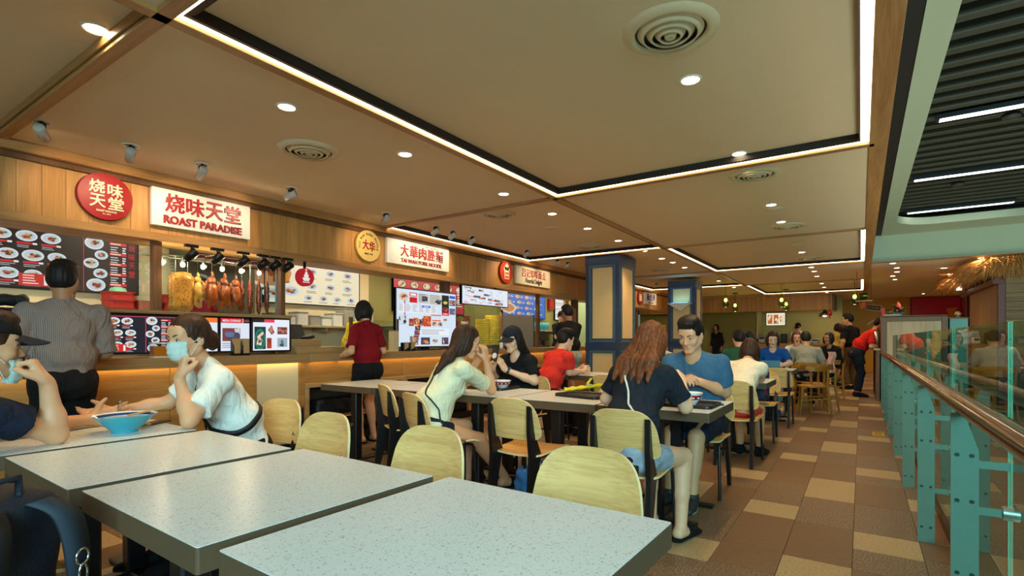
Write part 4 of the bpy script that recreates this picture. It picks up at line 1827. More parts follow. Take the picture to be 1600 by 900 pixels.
# extractor hood behind the roast meats
t = thing('extractor_hood', 'dark steel hood with a maroon band behind the hanging roast meats', 'hood', (-6.6, 3.55, 2.1))
b = MB()
b.box(-.35, .25, -.62, .45, .08, .40, .01)
part('hood', b, plain('hood_steel', (84, 96, 92), .35, metal=.5), t)
b = MB()
b.box(.25, .262, -.60, .43, -.02, .08, .003)
part('band', b, plain('hood_maroon', (110, 24, 36), .4), t)
b = MB()
b.box(-.36, -.34, -.55, .45, -.55, .08)
part('splashback', b, plain('splash_grey', (150, 140, 128), .4, metal=.3), t)
# track heads under the fascia
for i, (y, px_) in enumerate(((2.42, 0), (2.66, 0), (2.92, 0), (3.13, 0), (3.27, 0), (3.42, 0))):
    t = thing('track_spotlight', '%s black track spotlight from the left above the roast display' % ORD[i], 'light', (-5.28, y, 2.1))
    d = Vector((-.35, -.55 if i < 3 else -.7, -.62)).normalized()
    M = trm(0, 0, -.10) @ d.to_track_quat('Z', 'Y').to_matrix().to_4x4()
    b = MB()
    b.box(-.02, .02, -.06, .06, -.03, -.002, .003)
    part('track_adapter', b, BLACKM, t)
    b = MB()
    b.tube([(0, 0, -.03), (0, 0, -.09)], .008, 8)
    part('stem', b, BLACKM, t)
    b = MB()
    b.lathe([(0, -.06), (.036, -.06), (.04, -.055), (.04, .07), (.034, .07), (.03, .05), (0, .05)], 20, M=M)
    part('lamp_head', b, BLACKM, t)
    if i in (0, 2, 4):
        l = lamp('track_beam', 'SPOT', (0, 0, 0), 14, WARM2, .03, spot_size=math.radians(70), spot_blend=.8)
        l.parent = t
        l.location = Vector((0, 0, -.10)) + d * .08
        aim_d = Vector((-.35, -.3, -.6))
        l.rotation_euler = aim_d.to_track_quat('-Z', 'Y').to_euler()

# stall interior lamps: strip fittings under the stall ceilings
for i, (y, L_) in enumerate(((.6, 1.6), (3.0, 1.8), (5.3, 1.6), (7.6, 1.8), (10.0, 1.8), (12.0, 1.4), (15.5, 1.8), (18.2, 1.6))):
    t = thing('stall_lamp', '%s long ceiling lamp inside the stalls' % ORD[i], 'light', (-6.3, y, 2.55))
    b = MB()
    b.box(-.05, .05, -L_ / 2, L_ / 2, -.04, 0, .004)
    part('housing', b, WHITEP, t)
    b = MB()
    b.box(-.04, .04, -L_ / 2 + .02, L_ / 2 - .02, -.046, -.04)
    part('diffuser', b, emit('stall_lamp_glow', (1, .86, .62), 9, raw=True), t)
    l = lamp('stall_lamp_beam', 'AREA', (0, 0, -.06), 19, (1, .82, .55), (.1, L_))
    l.parent = t
# ------------------------------------------------------------------ glass railing along the atrium
POSTM = plain('post_paint', (118, 148, 142), .42, metal=.15, var=.03, scale=40)
RAILW = plain('bronze_rail', (104, 60, 26), .14, metal=.6, var=.05)
RGLASS = glass('railing_glass', (206, 232, 222), 0.0, ior=1.5)
GEDGE = plain('glass_edge', (120, 200, 180), .2)
t = thing('glass_railing', 'glass balustrade with flat grey posts and a bronze handrail', 'railing', (0, 0, 0))
b = MB()
b.tube([(.318, .3, .955), (.318, 6.0, .955), (.318, 11.6, .955)], .036, 20)
part('handrail', b, RAILW, t)
for i in range(8):
    y = 2.55 + 1.38 * (i - 1)
    prof = [(.279, 0), (.359, 0), (.359, .79), (.318, .925), (.279, .925)]
    b = MB()
    b.prism(prof, 'Y', y - .007, y + .007)
    part('post', b, POSTM, t)
    for z in (.74, .57, .31):
        b = MB()
        b.box(.357, .445, y - .006, y + .006, z - .014, z + .014)
        part('arm', b, POSTM, t)
    for z in (.57, .31):
        b = MB()
        b.tube([(.425, y + .012, z), (.47, y + .012, z)], .026, 14)
        part('glass_clamp', b, STEEL, t)
    b = MB()
    for z in (.77, .60, .33, .09):
        for x in (.298, .340):
            b.tube([(x, y - .011, z), (x, y - .006, z)], .007, 8)
    part('screw', b, plain('dark_steel', (70, 80, 80), .4, metal=.6), t, kind='stuff')
    if i < 7:
        b = MB()
        b.box(.44, .452, y + .006, y + 1.374, .06, 1.262)
        part('glass_pane', b, RGLASS, t)
        b = MB()
        b.box(.4395, .4525, y + .004, y + .007, .06, 1.262)
        part('pane_edge', b, GEDGE, t)
b = MB()
b.box(.43, .47, 1.1, 11.6, .0, .07, .004)
part('bottom_channel', b, plain('dark_channel', (60, 44, 32), .4), t)

# ------------------------------------------------------------------ cabinet at the end of the railing
t = thing('service_cabinet', 'wood faced cabinet with a dark frame at the end of the railing', 'cabinet', (.82, 12.75, 0))
b = MB()
b.box(-.5, .5, -.36, .45, .05, 1.62, .004)
part('body', b, CABF, t)
b = MB()
b.box(-.41, .41, -.375, -.36, .1, 1.54, .003)
part('front_panel', b, CABW, t)
b = MB()
for bx in ((-.5, -.41, .05, 1.64), (.41, .5, .05, 1.64), (-.41, .41, 1.54, 1.64)):
    b.box(bx[0], bx[1], -.40, -.36, bx[2], bx[3], .004)
part('frame', b, CABF, t)
b = MB()
b.box(-.5, .5, -.4, .45, 1.62, 1.65, .004)
part('top', b, CABF, t)
t = thing('service_counter', 'low brown counter at the aisle side of the framed cabinet', 'counter', (.3, 13.4, 0))
b = MB()
b.box(-.06, .0, -1.0, 1.6, 0, .98, .004)
b.box(-.06, .5, .12, 1.6, 0, .94)
part('body', b, WALNUT, t)
b = MB()
b.box(-.10, .5, .1, 1.65, .98, 1.02, .004)
b.box(-.10, .015, -1.03, .1, .98, 1.02, .004)
part('worktop', b, CTOP, t)
b = MB()
b.lathe([(.0, .0), (.055, 0), (.06, .34), (.05, .34), (.045, .02), (0, .02)], 16)
t = thing('steel_canister', 'tall steel canister on the brown counter by the man in red', 'canister', (.27, 12.9, 1.02))
part('can', b, STAINLESS, t)
# potted plant on the cabinet
LEAF = plain('leaf_green', (44, 92, 40), .45, var=.15)
LEAFR = plain('leaf_red', (190, 50, 60), .45, var=.1)
t = thing('potted_plant', 'potted plant with dark green and red leaves on top of the cabinet', 'plant', (.62, 12.8, 1.65))
b = MB()
b.lathe([(0, 0), (.08, 0), (.10, .10), (.09, .10), (.08, .02), (0, .02)], 18)
part('pot', b, plain('teal_pot', (110, 150, 140), .4), t)
r_ = random.Random(9)


def leaf(b, base, az, el, L_, w, mat=0):
    def fn(u, v):
        s_ = u * L_
        d = el - u * .9
        x = s_ * math.cos(el - .35 * u)
        z = s_ * math.sin(el - .55 * u)
        h = w * math.sin(PI * min(1, u * .96 + .04)) * (v - .5)
        return (base[0] + x * math.cos(az) - h * math.sin(az), base[1] + x * math.sin(az) + h * math.cos(az), base[2] + z + abs(v - .5) * w * .25)
    b.grid(fn, 6, 2, mat, thick=.0008)


for k in range(22):
    b = MB()
    leaf(b, (r_.uniform(-.03, .03), r_.uniform(-.03, .03), .08), r_.uniform(0, 6.28), r_.uniform(.3, 1.35), r_.uniform(.16, .30), r_.uniform(.06, .10))
    part('leaf', b, LEAFR if k in (4, 11, 17, 20) else LEAF, t)
b = MB()
b.box(-.14, .14, -.09, .09, 0, .025, .004)
t = thing('tray', 'flat teal tray at the front edge of the cabinet top', 'tray', (.5, 12.5, 1.651))
part('tray', b, plain('teal_tray', (120, 180, 170), .4), t)
b = MB()
b.box(-.03, .03, -.006, .006, 0, .16, .003)
t = thing('red_tag', 'small upright red card at the left corner of the cabinet top', 'card', (.36, 12.62, 1.651))
part('card', b, plain('tag_red', (224, 44, 36), .5), t)
b = MB()
b.box(-.13, .13, -.15, .15, 0, 1.58, .004)
t = thing('teal_pillar', 'short teal pillar right of the framed cabinet', 'pillar', (1.50, 12.75, 0))
part('shaft', b, plain('teal_paint', (110, 170, 156), .5), t)
b = MB()
b.box(-.14, .14, -.16, .16, 1.58, 1.60, .003)
part('cap', b, plain('brass_dark', (110, 80, 40), .4), t)
b = MB()
b.lathe([(0, 0), (.04, 0), (.035, .05), (.06, .07), (.02, .12), (0, .12)], 14)
t = thing('brass_ornament', 'small pale ornament standing on the short teal pillar', 'ornament', (1.5, 12.72, 1.60))
part('ornament', b, plain('pale_brass', (214, 180, 120), .3, metal=.4), t)

# ------------------------------------------------------------------ thatched hut stall
REDW = wood('red_brown_timber', (128, 56, 34), (86, 34, 20), 'Z', 9, .45, .15)
STRAW = plain('straw', (206, 150, 80), .7, var=.25, rnd=0, scale=60)
t = thing('thatched_stall', 'hut style stall with a straw eave and red brown timber frame', 'stall', (0, 0, 0))
for y in (12.75, 16.2):
    b = MB()
    b.box(2.06, 2.16, y, y + .1, 0, 2.62, .005)
    part('post', b, REDW, t)
b = MB()
b.box(1.98, 2.14, 12.7, 16.4, 2.2, 2.30, .005)
part('beam', b, REDW, t)
for k in range(7):
    y = 12.9 + k * .52
    b = MB()
    b.box(2.06, 2.12, y - .03, y + .03, 2.3, 2.62, .003)
    part('short_post', b, REDW, t)
    b = MB()
    b.tube([(2.05, y, 2.32), (1.80, y, 2.62)], .02, 6)
    part('brace', b, REDW, t)
b = MB()
b.box(2.07, 2.10, 12.86, 15.8, 1.44, 2.2)
part('side_panel', b, wood('hut_panel', (176, 134, 90), (140, 100, 62), 'Z', 6, .45, .1), t)
plk = MB()
plk.box(0, 3.8, -.02, 0, .004, .156, .003)
pm = plk.mesh('plank', GREYWOOD)
for k in range(10):
    link('plank', pm, t, (2.17, 12.82, .92 + k * .16))
b = MB()
b.box(2.16, 6, 12.83, 12.9, 0, 2.62)
part('back_board', b, WALNUT, t)
b = MB()
rt = random.Random(3)
for k in range(5200):
    if rt.random() < .66:
        y = rt.uniform(12.45, 16.9)
        p0 = (2.12 + rt.uniform(-.3, .1), y, 2.67 - rt.uniform(0, .08))
        dx, dy, dz = -rt.uniform(.2, .5), rt.uniform(-.12, .12), -rt.uniform(.10, .40)
        if y < 12.8:
            dx, dy = -rt.uniform(.05, .45), -rt.uniform(.0, .3)
        u = (rt.uniform(-.014, .014), .010, rt.uniform(-.008, .008))
    else:
        p0 = (rt.uniform(1.9, 3.6), 12.62 + rt.uniform(-.15, .12), 2.67 - rt.uniform(0, .07))
        dx, dy, dz = rt.uniform(-.14, .14), -rt.uniform(.08, .3), -rt.uniform(.10, .42)
        u = (.013, rt.uniform(-.01, .01), rt.uniform(-.008, .008))
    p1 = (p0[0] + dx * .55, p0[1] + dy * .55, p0[2] + dz * .38)
    p2 = (p0[0] + dx, p0[1] + dy, p0[2] + dz)
    q0 = tuple(p0[i] + u[i] for i in range(3))
    q1 = tuple(p1[i] + u[i] for i in range(3))
    b.add([p0, q0, q1, p1, p2], [(0, 1, 2, 3), (3, 2, 4)])
part('thatch', b, STRAW, t, kind='stuff')
thl = lamp('thatch_spot', 'SPOT', (1.75, 12.42, 2.69), 26, WARM2, .04, spot_size=math.radians(150), spot_blend=.6)
aim(thl, (2.05, 12.7, 2.2))
b = MB()
b.box(-.05, .05, -.006, .006, 0, .24)
t = thing('hut_lantern', 'small glowing white lantern between the hut braces', 'lantern', (1.86, 15.6, 2.32))
part('shade', b, emit('lantern_glow', (1, .86, .66), 4, raw=True), t)

for i, (x, y, pw) in enumerate(((1.45, 14.2, 55), (.1, 21.6, 70), (1.7, 21.8, 80), (3.4, 21.8, 80))):  # added fill downlights to brighten the eave and the mustard wall
    downlight(x, y, HC, '%s downlight lighting the thatched eave and the mustard shop wall' % ORD[i], 'recessed ceiling downlights', power=pw)

# shop signs on the yellow wall
DON = plain('sign_black', (24, 20, 16), .5)
DONY = plain('sign_yellow', (232, 176, 50), .5)
for i, (x, z, w, a, nm) in enumerate(((.37, 2.36, .44, -.18, 'upper right'), (-.57, 1.76, .40, -.03, 'lower left'))):
    t = thing('shop_sign', 'tilted black rectangular sign on the mustard wall, %s one' % nm, 'sign', (x, 23.38, z))
    h = w * .36
    M = rotm('Y', -a)
    b = MB()
    b.box(-w / 2 - .03, w / 2 + .03, -.01, .0, -h / 2 - .03, h / 2 + .03, .004, M=M)
    part('cream_border', b, CREAML, t)
    b = MB()
    b.box(-w / 2, w / 2, -.02, -.01, -h / 2, h / 2, .003, M=M)
    part('black_field', b, DON, t)
    co, fs = text_fit('DONKI', w * .86, h * .55, .02, .004)
    b = MB()
    b.add([tuple(map(float, q)) for q in co], fs, 0, M @ faceY(0, -.021, 0))
    part('lettering', b, DONY, t)
t = thing('arched_sign', 'pale arched panel on the mustard wall behind the man in red', 'sign', (.75, 23.39, 1.55))
b = MB()
b.tube([(-.55 + .11 * k, -.02, .42 * math.sin(math.acos(max(-1, min(1, (k - 5) / 5.6)))) ** 1.0) for k in range(11)], .03, 8)
part('arch', b, CREAML, t)
t = thing('wavy_sign', 'black and yellow wavy emblem beside the maroon boards', 'sign', (2.62, 23.27, 1.95))
b = MB()
b.prism([(-.32, -.22), (-.1, .02), (-.18, .3), (.1, .34), (.05, .1), (.3, .0), (.32, -.3), (.05, -.4)], 'Y', -.03, 0)
part('backing', b, plain('emblem_orange', (226, 140, 40), .5), t)
b = MB()
b.tube([(-.25, -.05, -.2), (-.05, -.05, -.05), (.05, -.05, -.25), (.2, -.05, -.1), (.22, -.05, -.3)], .025, 6)
part('stroke', b, DON, t)

# hanging bottle lamps
BG = glass('green_bottle_glass', (234, 242, 160), ior=1.45)
BG2 = glass('green_bottle_base', (190, 222, 120), ior=1.45)


def bottle_lamp(x, y, label, s=1.0, zb=2.08):
    t = thing('bottle_lamp', label, 'lamp', (x, y, zb))
    b = MB()
    b.lathe([(.0, .0), (.085, .0), (.092, .02), (.092, .12)], 20)
    part('bottle_base', b, BG2, t)
    b = MB()
    b.lathe([(.092, .12), (.092, .20), (.08, .25), (.035, .30), (.026, .34), (.026, .42)], 20)
    part('bottle', b, BG, t)
    b = MB()
    b.ell((0, 0, .2), (.045, .045, .055), 14, 10)
    part('bulb', b, emit('bottle_bulb', (1, .82, .42), 5, raw=True), t)
    b = MB()
    zt = (HR if fz(x, y) else HC) - zb
    b.tube([(0, 0, .40), (0, 0, zt)], .006, 6)
    part('cord', b, BLACKM, t)
    b = MB()
    b.lathe([(0, zt), (.09, zt), (.09, zt - .02), (0, zt - .025)], 18)
    part('ceiling_rose', b, BLACKM, t)
    l = lamp('bottle_glow', 'POINT', (0, 0, -.03), 5, (1, .72, .32), .06)
    l.parent = t
    return t


for i, (x, y) in enumerate(((-3.17, 15.55), (-3.4, 18.1), (-1.85, 16.3), (-1.95, 18.3), (-.14, 16.15))):
    bottle_lamp(x, y, '%s hanging green bottle lamp from the left' % ORD[i], zb=2.10)
t = thing('hanging_shelf', 'hanging board with a green glass jar above and an orange pot below', 'shelf', (.10, 13.8, 0))
b = MB()
b.box(-.2, .1, -.1, .1, 2.02, 2.05, .004)
part('board', b, CTOP, t)
b = MB()
for x in (-.18, .08):
    b.tube([(x, 0, 2.05), (x, 0, HC)], .004, 6)
part('rod', b, BLACKM, t)
t = thing('glass_jar', 'green glass jar standing on the hanging board', 'jar', (.04, 13.8, 2.051))
b = MB()
b.lathe([(0, 0), (.075, 0), (.078, .16), (.07, .16), (.068, .012), (0, .012)], 20)
part('jar', b, BG2, t)
t = thing('orange_pot', 'small orange pot hanging beneath the board with the glass jar', 'pot', (.04, 13.8, 1.86))
b = MB()
b.lathe([(0, 0), (.06, 0), (.075, .12), (.075, .16), (0, .16)], 18)
part('pot', b, plain('orange_glaze', (190, 96, 40), .4), t)

# wedge wall lamp on the farther column
t = thing('wall_lamp', 'white wedge shaped wall lamp with a blue glow on the farther column', 'lamp', (-3.74, 13.15, 2.10))
b = MB()
b.prism([(-.30, 0), (.30, 0), (.0, -.21)], 'Y', -.16, 0)
b.v = [(x, y if z > -.05 else y * .25, z) for x, y, z in b.v]
part('shade', b, WHITEP, t)
b = MB()
b.box(-.2, .2, -.12, -.03, .001, .006)
part('blue_tube', b, emit('blue_glow', (.15, .6, 1.0), 7, raw=True), t)
l = lamp('blue_wash', 'AREA', (0, -.08, .02), .8, (.2, .65, 1), (.4, .08), (PI, 0, 0))
l.parent = t

# far kitchen hatch
t = thing('kitchen_counter', 'wood counter of the far kitchen hatch', 'counter', (-1.9, 20.6, 0))
b = MB()
b.box(-1.15, 1.1, -.3, .3, 0, 1.0, .004)
part('body', b, CFRONT, t)
b = MB()
b.box(-1.17, 1.12, -.33, .3, 1.0, 1.05, .004)
part('worktop', b, CTOP, t)
t = thing('pendant_lamp', 'steel dome pendant lamp over the far kitchen hatch', 'lamp', (-1.02, 20.5, 1.98))
b = MB()
b.lathe([(.0, .16), (.05, .15), (.13, .09), (.2, .0), (.19, .0), (.12, .08), (0, .12)], 22)
part('shade', b, STAINLESS, t)
b = MB()
b.tube([(0, 0, .15), (0, 0, .6)], .05, 10)
part('stem', b, BLACKM, t)
b = MB()
b.ell((0, 0, .03), (.07, .07, .05), 12, 8)
part('bulb', b, BULBM, t)
l = lamp('hatch_glow', 'POINT', (0, 0, -.05), 12, WARM2, .06)
l.parent = t
c = Canvas(.62, .45, (250, 240, 214))
rq = random.Random(2)
for k in range(3):
    c.photo(.04 + .2 * k, .05, .16, .34, rq, [(190, 110, 50), (240, 220, 190), (130, 60, 40)])
t = thing('menu_board', 'small backlit menu board on the far kitchen wall', 'menu board', (-2.95, 21.55, 1.72))
c.build('display', BOARD, t, faceY(0, 0, 0))
b = MB()
b.box(-.02, .64, .002, .04, -.02, .47)
part('casing', b, FRAMEB, t)
t = thing('red_lantern', 'red hanging ornament beside the steel dome lamp', 'ornament', (-.86, 20.15, 2.05))
b = MB()
b.ell((0, 0, 0), (.07, .07, .08), 12, 8)
b.tube([(0, 0, -.08), (0, 0, -.18)], .015, 6)
part('lantern', b, REDS, t)
b = MB()
b.tube([(0, 0, .08), (0, 0, HC - 2.05 - .02)], .003, 5)
part('cord', b, BLACKM, t)
for i, (x, w, h, m) in enumerate(((-2.95, .22, .28, STAINLESS), (-2.6, .3, .22, STAINLESS), (-2.25, .2, .34, BLACKM), (-1.95, .16, .2, WHITEP), (-1.3, .24, .16, STAINLESS))):
    t = thing('kitchen_machine', '%s appliance from the left on the far kitchen counter' % ORD[i], 'appliance', (x, 20.55, 1.05))
    b = MB()
    b.box(-w / 2, w / 2, -.15, .15, .02, h, .015)
    part('body', b, m, t)
    b = MB()
    b.box(-w / 2 + .03, w / 2 - .03, -.155, -.15, h * .55, h * .85, .002)
    part('front', b, FRAMEB, t)
    b = MB()
    for sx in (-1, 1):
        b.cyl(sx * (w / 2 - .03), -.1, 0, .02, .012, 8)
        b.cyl(sx * (w / 2 - .03), .1, 0, .02, .012, 8)
    part('foot', b, BLACKM, t)
# ------------------------------------------------------------------ figures: smooth solids turned into one continuous mesh
def V(*a):
    return np.array(a if len(a) > 1 else a[0], np.float64)


def nrm(v):
    v = np.asarray(v, float)
    return v / (np.linalg.norm(v) + 1e-12)


class Field:
    """signed distance on a grid, shapes blended one by one"""

    def __init__(s, lo, hi, h):
        s.h = h
        s.lo = np.floor(np.array(lo) / h) * h
        s.n = np.maximum(4, np.ceil((np.array(hi) - s.lo) / h).astype(int) + 1)
        s.D = np.full(s.n, 1.0, np.float32)
        s.ax = [(s.lo[i] + h * np.arange(s.n[i])).astype(np.float32) for i in range(3)]

    def sub(s, lo, hi):
        i0 = np.clip(np.floor((np.array(lo) - s.lo) / s.h).astype(int), 0, s.n)
        i1 = np.clip(np.ceil((np.array(hi) - s.lo) / s.h).astype(int) + 1, 0, s.n)
        sl = tuple(slice(a, b) for a, b in zip(i0, i1))
        X = s.ax[0][sl[0]][:, None, None]
        Y = s.ax[1][sl[1]][None, :, None]
        Z = s.ax[2][sl[2]][None, None, :]
        return sl, X, Y, Z

    def put(s, fn, lo, hi, k=.02, mode='u'):
        pad = k + 3 * s.h
        sl, X, Y, Z = s.sub(np.array(lo) - pad, np.array(hi) + pad)
        A = s.D[sl]
        if A.size == 0:
            return
        d = fn(X, Y, Z).astype(np.float32)
        if mode == 'u':
            if k > 0:
                hh = np.maximum(k - np.abs(A - d), 0) / k
                s.D[sl] = np.minimum(A, d) - hh * hh * k * .25
            else:
                s.D[sl] = np.minimum(A, d)
        elif mode == 's':
            d = -d
            hh = np.maximum(k - np.abs(A - d), 0) / max(k, 1e-6)
            s.D[sl] = np.maximum(A, d) + hh * hh * k * .25

    def clip(s, p, n, k=.0):
        """keep the side the normal points away from"""
        sl, X, Y, Z = s.sub(s.lo, s.lo + s.n * s.h)
        d = ((X - p[0]) * n[0] + (Y - p[1]) * n[1] + (Z - p[2]) * n[2]).astype(np.float32)
        s.D = np.maximum(s.D, d)

    def ripple(s, amp, waves):
        X, Y, Z = s.ax[0][:, None, None], s.ax[1][None, :, None], s.ax[2][None, None, :]
        for (kx, ky, kz, ph, w) in waves:
            s.D = s.D + np.float32(amp * w) * np.sin(kx * X + ky * Y + kz * Z + ph).astype(np.float32)

    # shapes
    def cone(s, a, b, r1, r2, k=.02, mode='u', flat=None, cut=None):
        a, b = V(a), V(b)
        ab = b - a
        L2 = float(ab @ ab) + 1e-12
        rm = max(r1, r2)

        def fn(X, Y, Z):
            px, py, pz = X - a[0], Y - a[1], Z - a[2]
            t0 = (px * ab[0] + py * ab[1] + pz * ab[2]) / L2
            t = np.clip(t0, 0, 1)
            qx, qy, qz = px - t * ab[0], py - t * ab[1], pz - t * ab[2]
            q2 = qx * qx + qy * qy + qz * qz
            if flat is not None:
                n, f = flat
                qn = qx * n[0] + qy * n[1] + qz * n[2]
                q2 = q2 + qn * qn * (1 / f ** 2 - 1)
            d = np.sqrt(np.maximum(q2, 1e-12)) - (r1 + (r2 - r1) * t)
            if cut:
                d = np.maximum(d, (t0 - 1) * math.sqrt(L2))
            return d
        s.put(fn, np.minimum(a, b) - rm, np.maximum(a, b) + rm, k, mode)

    def ell(s, c, r, R=None, k=.02, mode='u'):
        c = V(c)
        R = np.eye(3) if R is None else R
        rm = max(r)

        def fn(X, Y, Z):
            px, py, pz = X - c[0], Y - c[1], Z - c[2]
            u = [R[0][i] * px + R[1][i] * py + R[2][i] * pz for i in range(3)]
            k0 = np.sqrt((u[0] / r[0]) ** 2 + (u[1] / r[1]) ** 2 + (u[2] / r[2]) ** 2 + 1e-9)
            k1 = np.sqrt((u[0] / r[0] ** 2) ** 2 + (u[1] / r[1] ** 2) ** 2 + (u[2] / r[2] ** 2) ** 2 + 1e-9)
            return k0 * (k0 - 1) / k1
        s.put(fn, c - rm, c + rm, k, mode)

    def bx(s, c, hsz, R=None, r=.01, k=.01, mode='u'):
        c = V(c)
        R = np.eye(3) if R is None else R
        rm = float(np.linalg.norm(hsz))

        def fn(X, Y, Z):
            px, py, pz = X - c[0], Y - c[1], Z - c[2]
            q = [np.abs(R[0][i] * px + R[1][i] * py + R[2][i] * pz) - (hsz[i] - r) for i in range(3)]
            o = np.sqrt(sum(np.maximum(w, 0) ** 2 for w in q))
            return o + np.minimum(np.maximum(np.maximum(q[0], q[1]), q[2]), 0) - r
        s.put(fn, c - rm, c + rm, k, mode)

    def mesh(s, name, mats, origin, smooth=True):
        D = s.D
        D[0], D[-1], D[:, 0], D[:, -1], D[:, :, 0], D[:, :, -1] = 1, 1, 1, 1, 1, 1
        S_ = D < 0
        nx, ny, nz = D.shape
        cnt = np.zeros((nx - 1, ny - 1, nz - 1), np.int8)
        offs = [(i, j, k) for i in (0, 1) for j in (0, 1) for k in (0, 1)]
        for i, j, k in offs:
            cnt += S_[i:nx - 1 + i, j:ny - 1 + j, k:nz - 1 + k]
        mask = (cnt > 0) & (cnt < 8)
        cells = np.argwhere(mask)
        if len(cells) == 0:
            return bpy.data.meshes.new(name)
        idx = np.full(mask.shape, -1, np.int32)
        idx[mask] = np.arange(len(cells))
        vals = [D[cells[:, 0] + i, cells[:, 1] + j, cells[:, 2] + k] for i, j, k in offs]
        acc = np.zeros((len(cells), 3))
        num = np.zeros(len(cells))
        for a in range(8):
            for b in range(a + 1, 8):
                oa, ob = np.array(offs[a]), np.array(offs[b])
                if np.abs(oa - ob).sum() != 1:
                    continue
                va, vb = vals[a], vals[b]
                m = (va < 0) != (vb < 0)
                t = va[m] / (va[m] - vb[m])
                acc[m] += oa + t[:, None] * (ob - oa)
                num[m] += 1
        P = (cells + acc / num[:, None]) * s.h + s.lo - np.array(origin)
        quads = []
        for ax in range(3):
            u, w = [(1, 2), (2, 0), (0, 1)][ax]
            sa = [slice(None)] * 3
            sb = [slice(None)] * 3
            sa[ax], sb[ax] = slice(0, -1), slice(1, None)
            A, B = S_[tuple(sa)], S_[tuple(sb)]
            e = np.argwhere(A != B)
            e = e[(e[:, u] > 0) & (e[:, w] > 0) & (e[:, u] < D.shape[u] - 1) & (e[:, w] < D.shape[w] - 1)]
            ins = S_[e[:, 0], e[:, 1], e[:, 2]]

            def cell(du, dw):
                q = e.copy()
                q[:, u] += du
                q[:, w] += dw
                return idx[q[:, 0], q[:, 1], q[:, 2]]
            Q = np.stack([cell(-1, -1), cell(0, -1), cell(0, 0), cell(-1, 0)], 1)
            Q[~ins] = Q[~ins][:, ::-1]
            quads.append(Q)
        Q = np.concatenate(quads).astype(np.int32)
        Q = Q[(Q >= 0).all(1)]
        me = bpy.data.meshes.new(name)
        me.vertices.add(len(P))
        me.vertices.foreach_set('co', P.astype(np.float32).ravel())
        me.loops.add(len(Q) * 4)
        me.loops.foreach_set('vertex_index', Q.ravel())
        me.polygons.add(len(Q))
        me.polygons.foreach_set('loop_start', np.arange(0, len(Q) * 4, 4, dtype=np.int32))
        me.polygons.foreach_set('use_smooth', np.ones(len(Q), bool))
        for m in (mats if isinstance(mats, (list, tuple)) else [mats]):
            me.materials.append(m)
        me.update(calc_edges=True)
        return me


def rotv(v, ax, a):
    ax = nrm(ax)
    return v * math.cos(a) + np.cross(ax, v) * math.sin(a) + ax * (ax @ v) * (1 - math.cos(a))


def ik(a, c, l1, l2, pole):
    """middle joint of a two bone chain from a towards c"""
    ac = c - a
    d = np.linalg.norm(ac)
    if d > (l1 + l2) * .995:
        c = a + ac / d * (l1 + l2) * .995
        ac = c - a
        d = np.linalg.norm(ac)
    x = (l1 * l1 - l2 * l2 + d * d) / (2 * d)
    y = math.sqrt(max(l1 * l1 - x * x, 1e-6))
    t = ac / d
    p = pole - t * (pole @ t)
    return a + t * x + nrm(p) * y, c


def basis(f, up):
    """columns right, forward, up"""
    f = nrm(f)
    r = nrm(np.cross(f, up))
    u = np.cross(r, f)
    return np.stack([r, f, u], 1)


SKIN = plain('skin', (216, 162, 122), .5, var=.03, scale=25, sss=.08)
SKINB = plain('skin_tan', (176, 120, 84), .5, var=.03, scale=25, sss=.06)
SKINL = plain('skin_light', (232, 184, 148), .5, var=.03, scale=25, sss=.08)
EYEW = plain('eye_white', (226, 220, 212), .25)
IRIS = plain('iris', (34, 22, 16), .15)
LIPS = plain('lips', (176, 92, 84), .45)
BROW = plain('brow', (40, 28, 22), .7)


def hairmat(name, c1, c2):
    if name in _M:
        return _M[name]
    m = wood(name, c1, c2, 'Z', 60, .38, 0, .06)
    m.node_tree.nodes['Principled BSDF'].inputs['Roughness'].default_value = .55
    m.node_tree.nodes['Principled BSDF'].inputs['Specular IOR Level'].default_value = .25
    return m


H_BLACK = hairmat('black_hair', (40, 32, 28), (12, 9, 8))
H_BROWN = hairmat('dark_brown_hair', (74, 46, 32), (26, 15, 11))
H_CHEST = hairmat('chestnut_hair', (150, 84, 46), (44, 22, 14))
H_MAROON = hairmat('maroon_hair', (110, 54, 54), (60, 26, 28))
H_TAN = hairmat('tan_hair', (176, 134, 92), (120, 84, 54))


def cloth(name, c, rough=.85, bump=.25):
    """fabric: fine weave plus soft creases"""
    if 'cloth_' + name in _M:
        return _M['cloth_' + name]
    m = plain('cloth_' + name, c, rough, 0, .05, 40, bump=bump, spec=.2)
    N, L = m.node_tree.nodes, m.node_tree.links
    tc = N.new('ShaderNodeTexCoord')
    mp = N.new('ShaderNodeMapping')
    mp.inputs['Scale'].default_value = (1, 1, .45)
    mp.inputs['Rotation'].default_value = (.5, .6, 0)
    L.new(tc.outputs['Object'], mp.inputs['Vector'])
    nz = N.new('ShaderNodeTexNoise')
    nz.inputs['Scale'].default_value = 13
    nz.inputs['Detail'].default_value = 2
    nz.inputs['Distortion'].default_value = 1.6
    L.new(mp.outputs[0], nz.inputs['Vector'])
    b2 = N.new('ShaderNodeBump')
    b2.inputs['Strength'].default_value = .55
    b2.inputs['Distance'].default_value = .035
    L.new(nz.outputs[0], b2.inputs['Height'])
    b1 = [n for n in N if n.type == 'BUMP' and n != b2][0]
    L.new(b2.outputs[0], b1.inputs['Normal'])
    return m


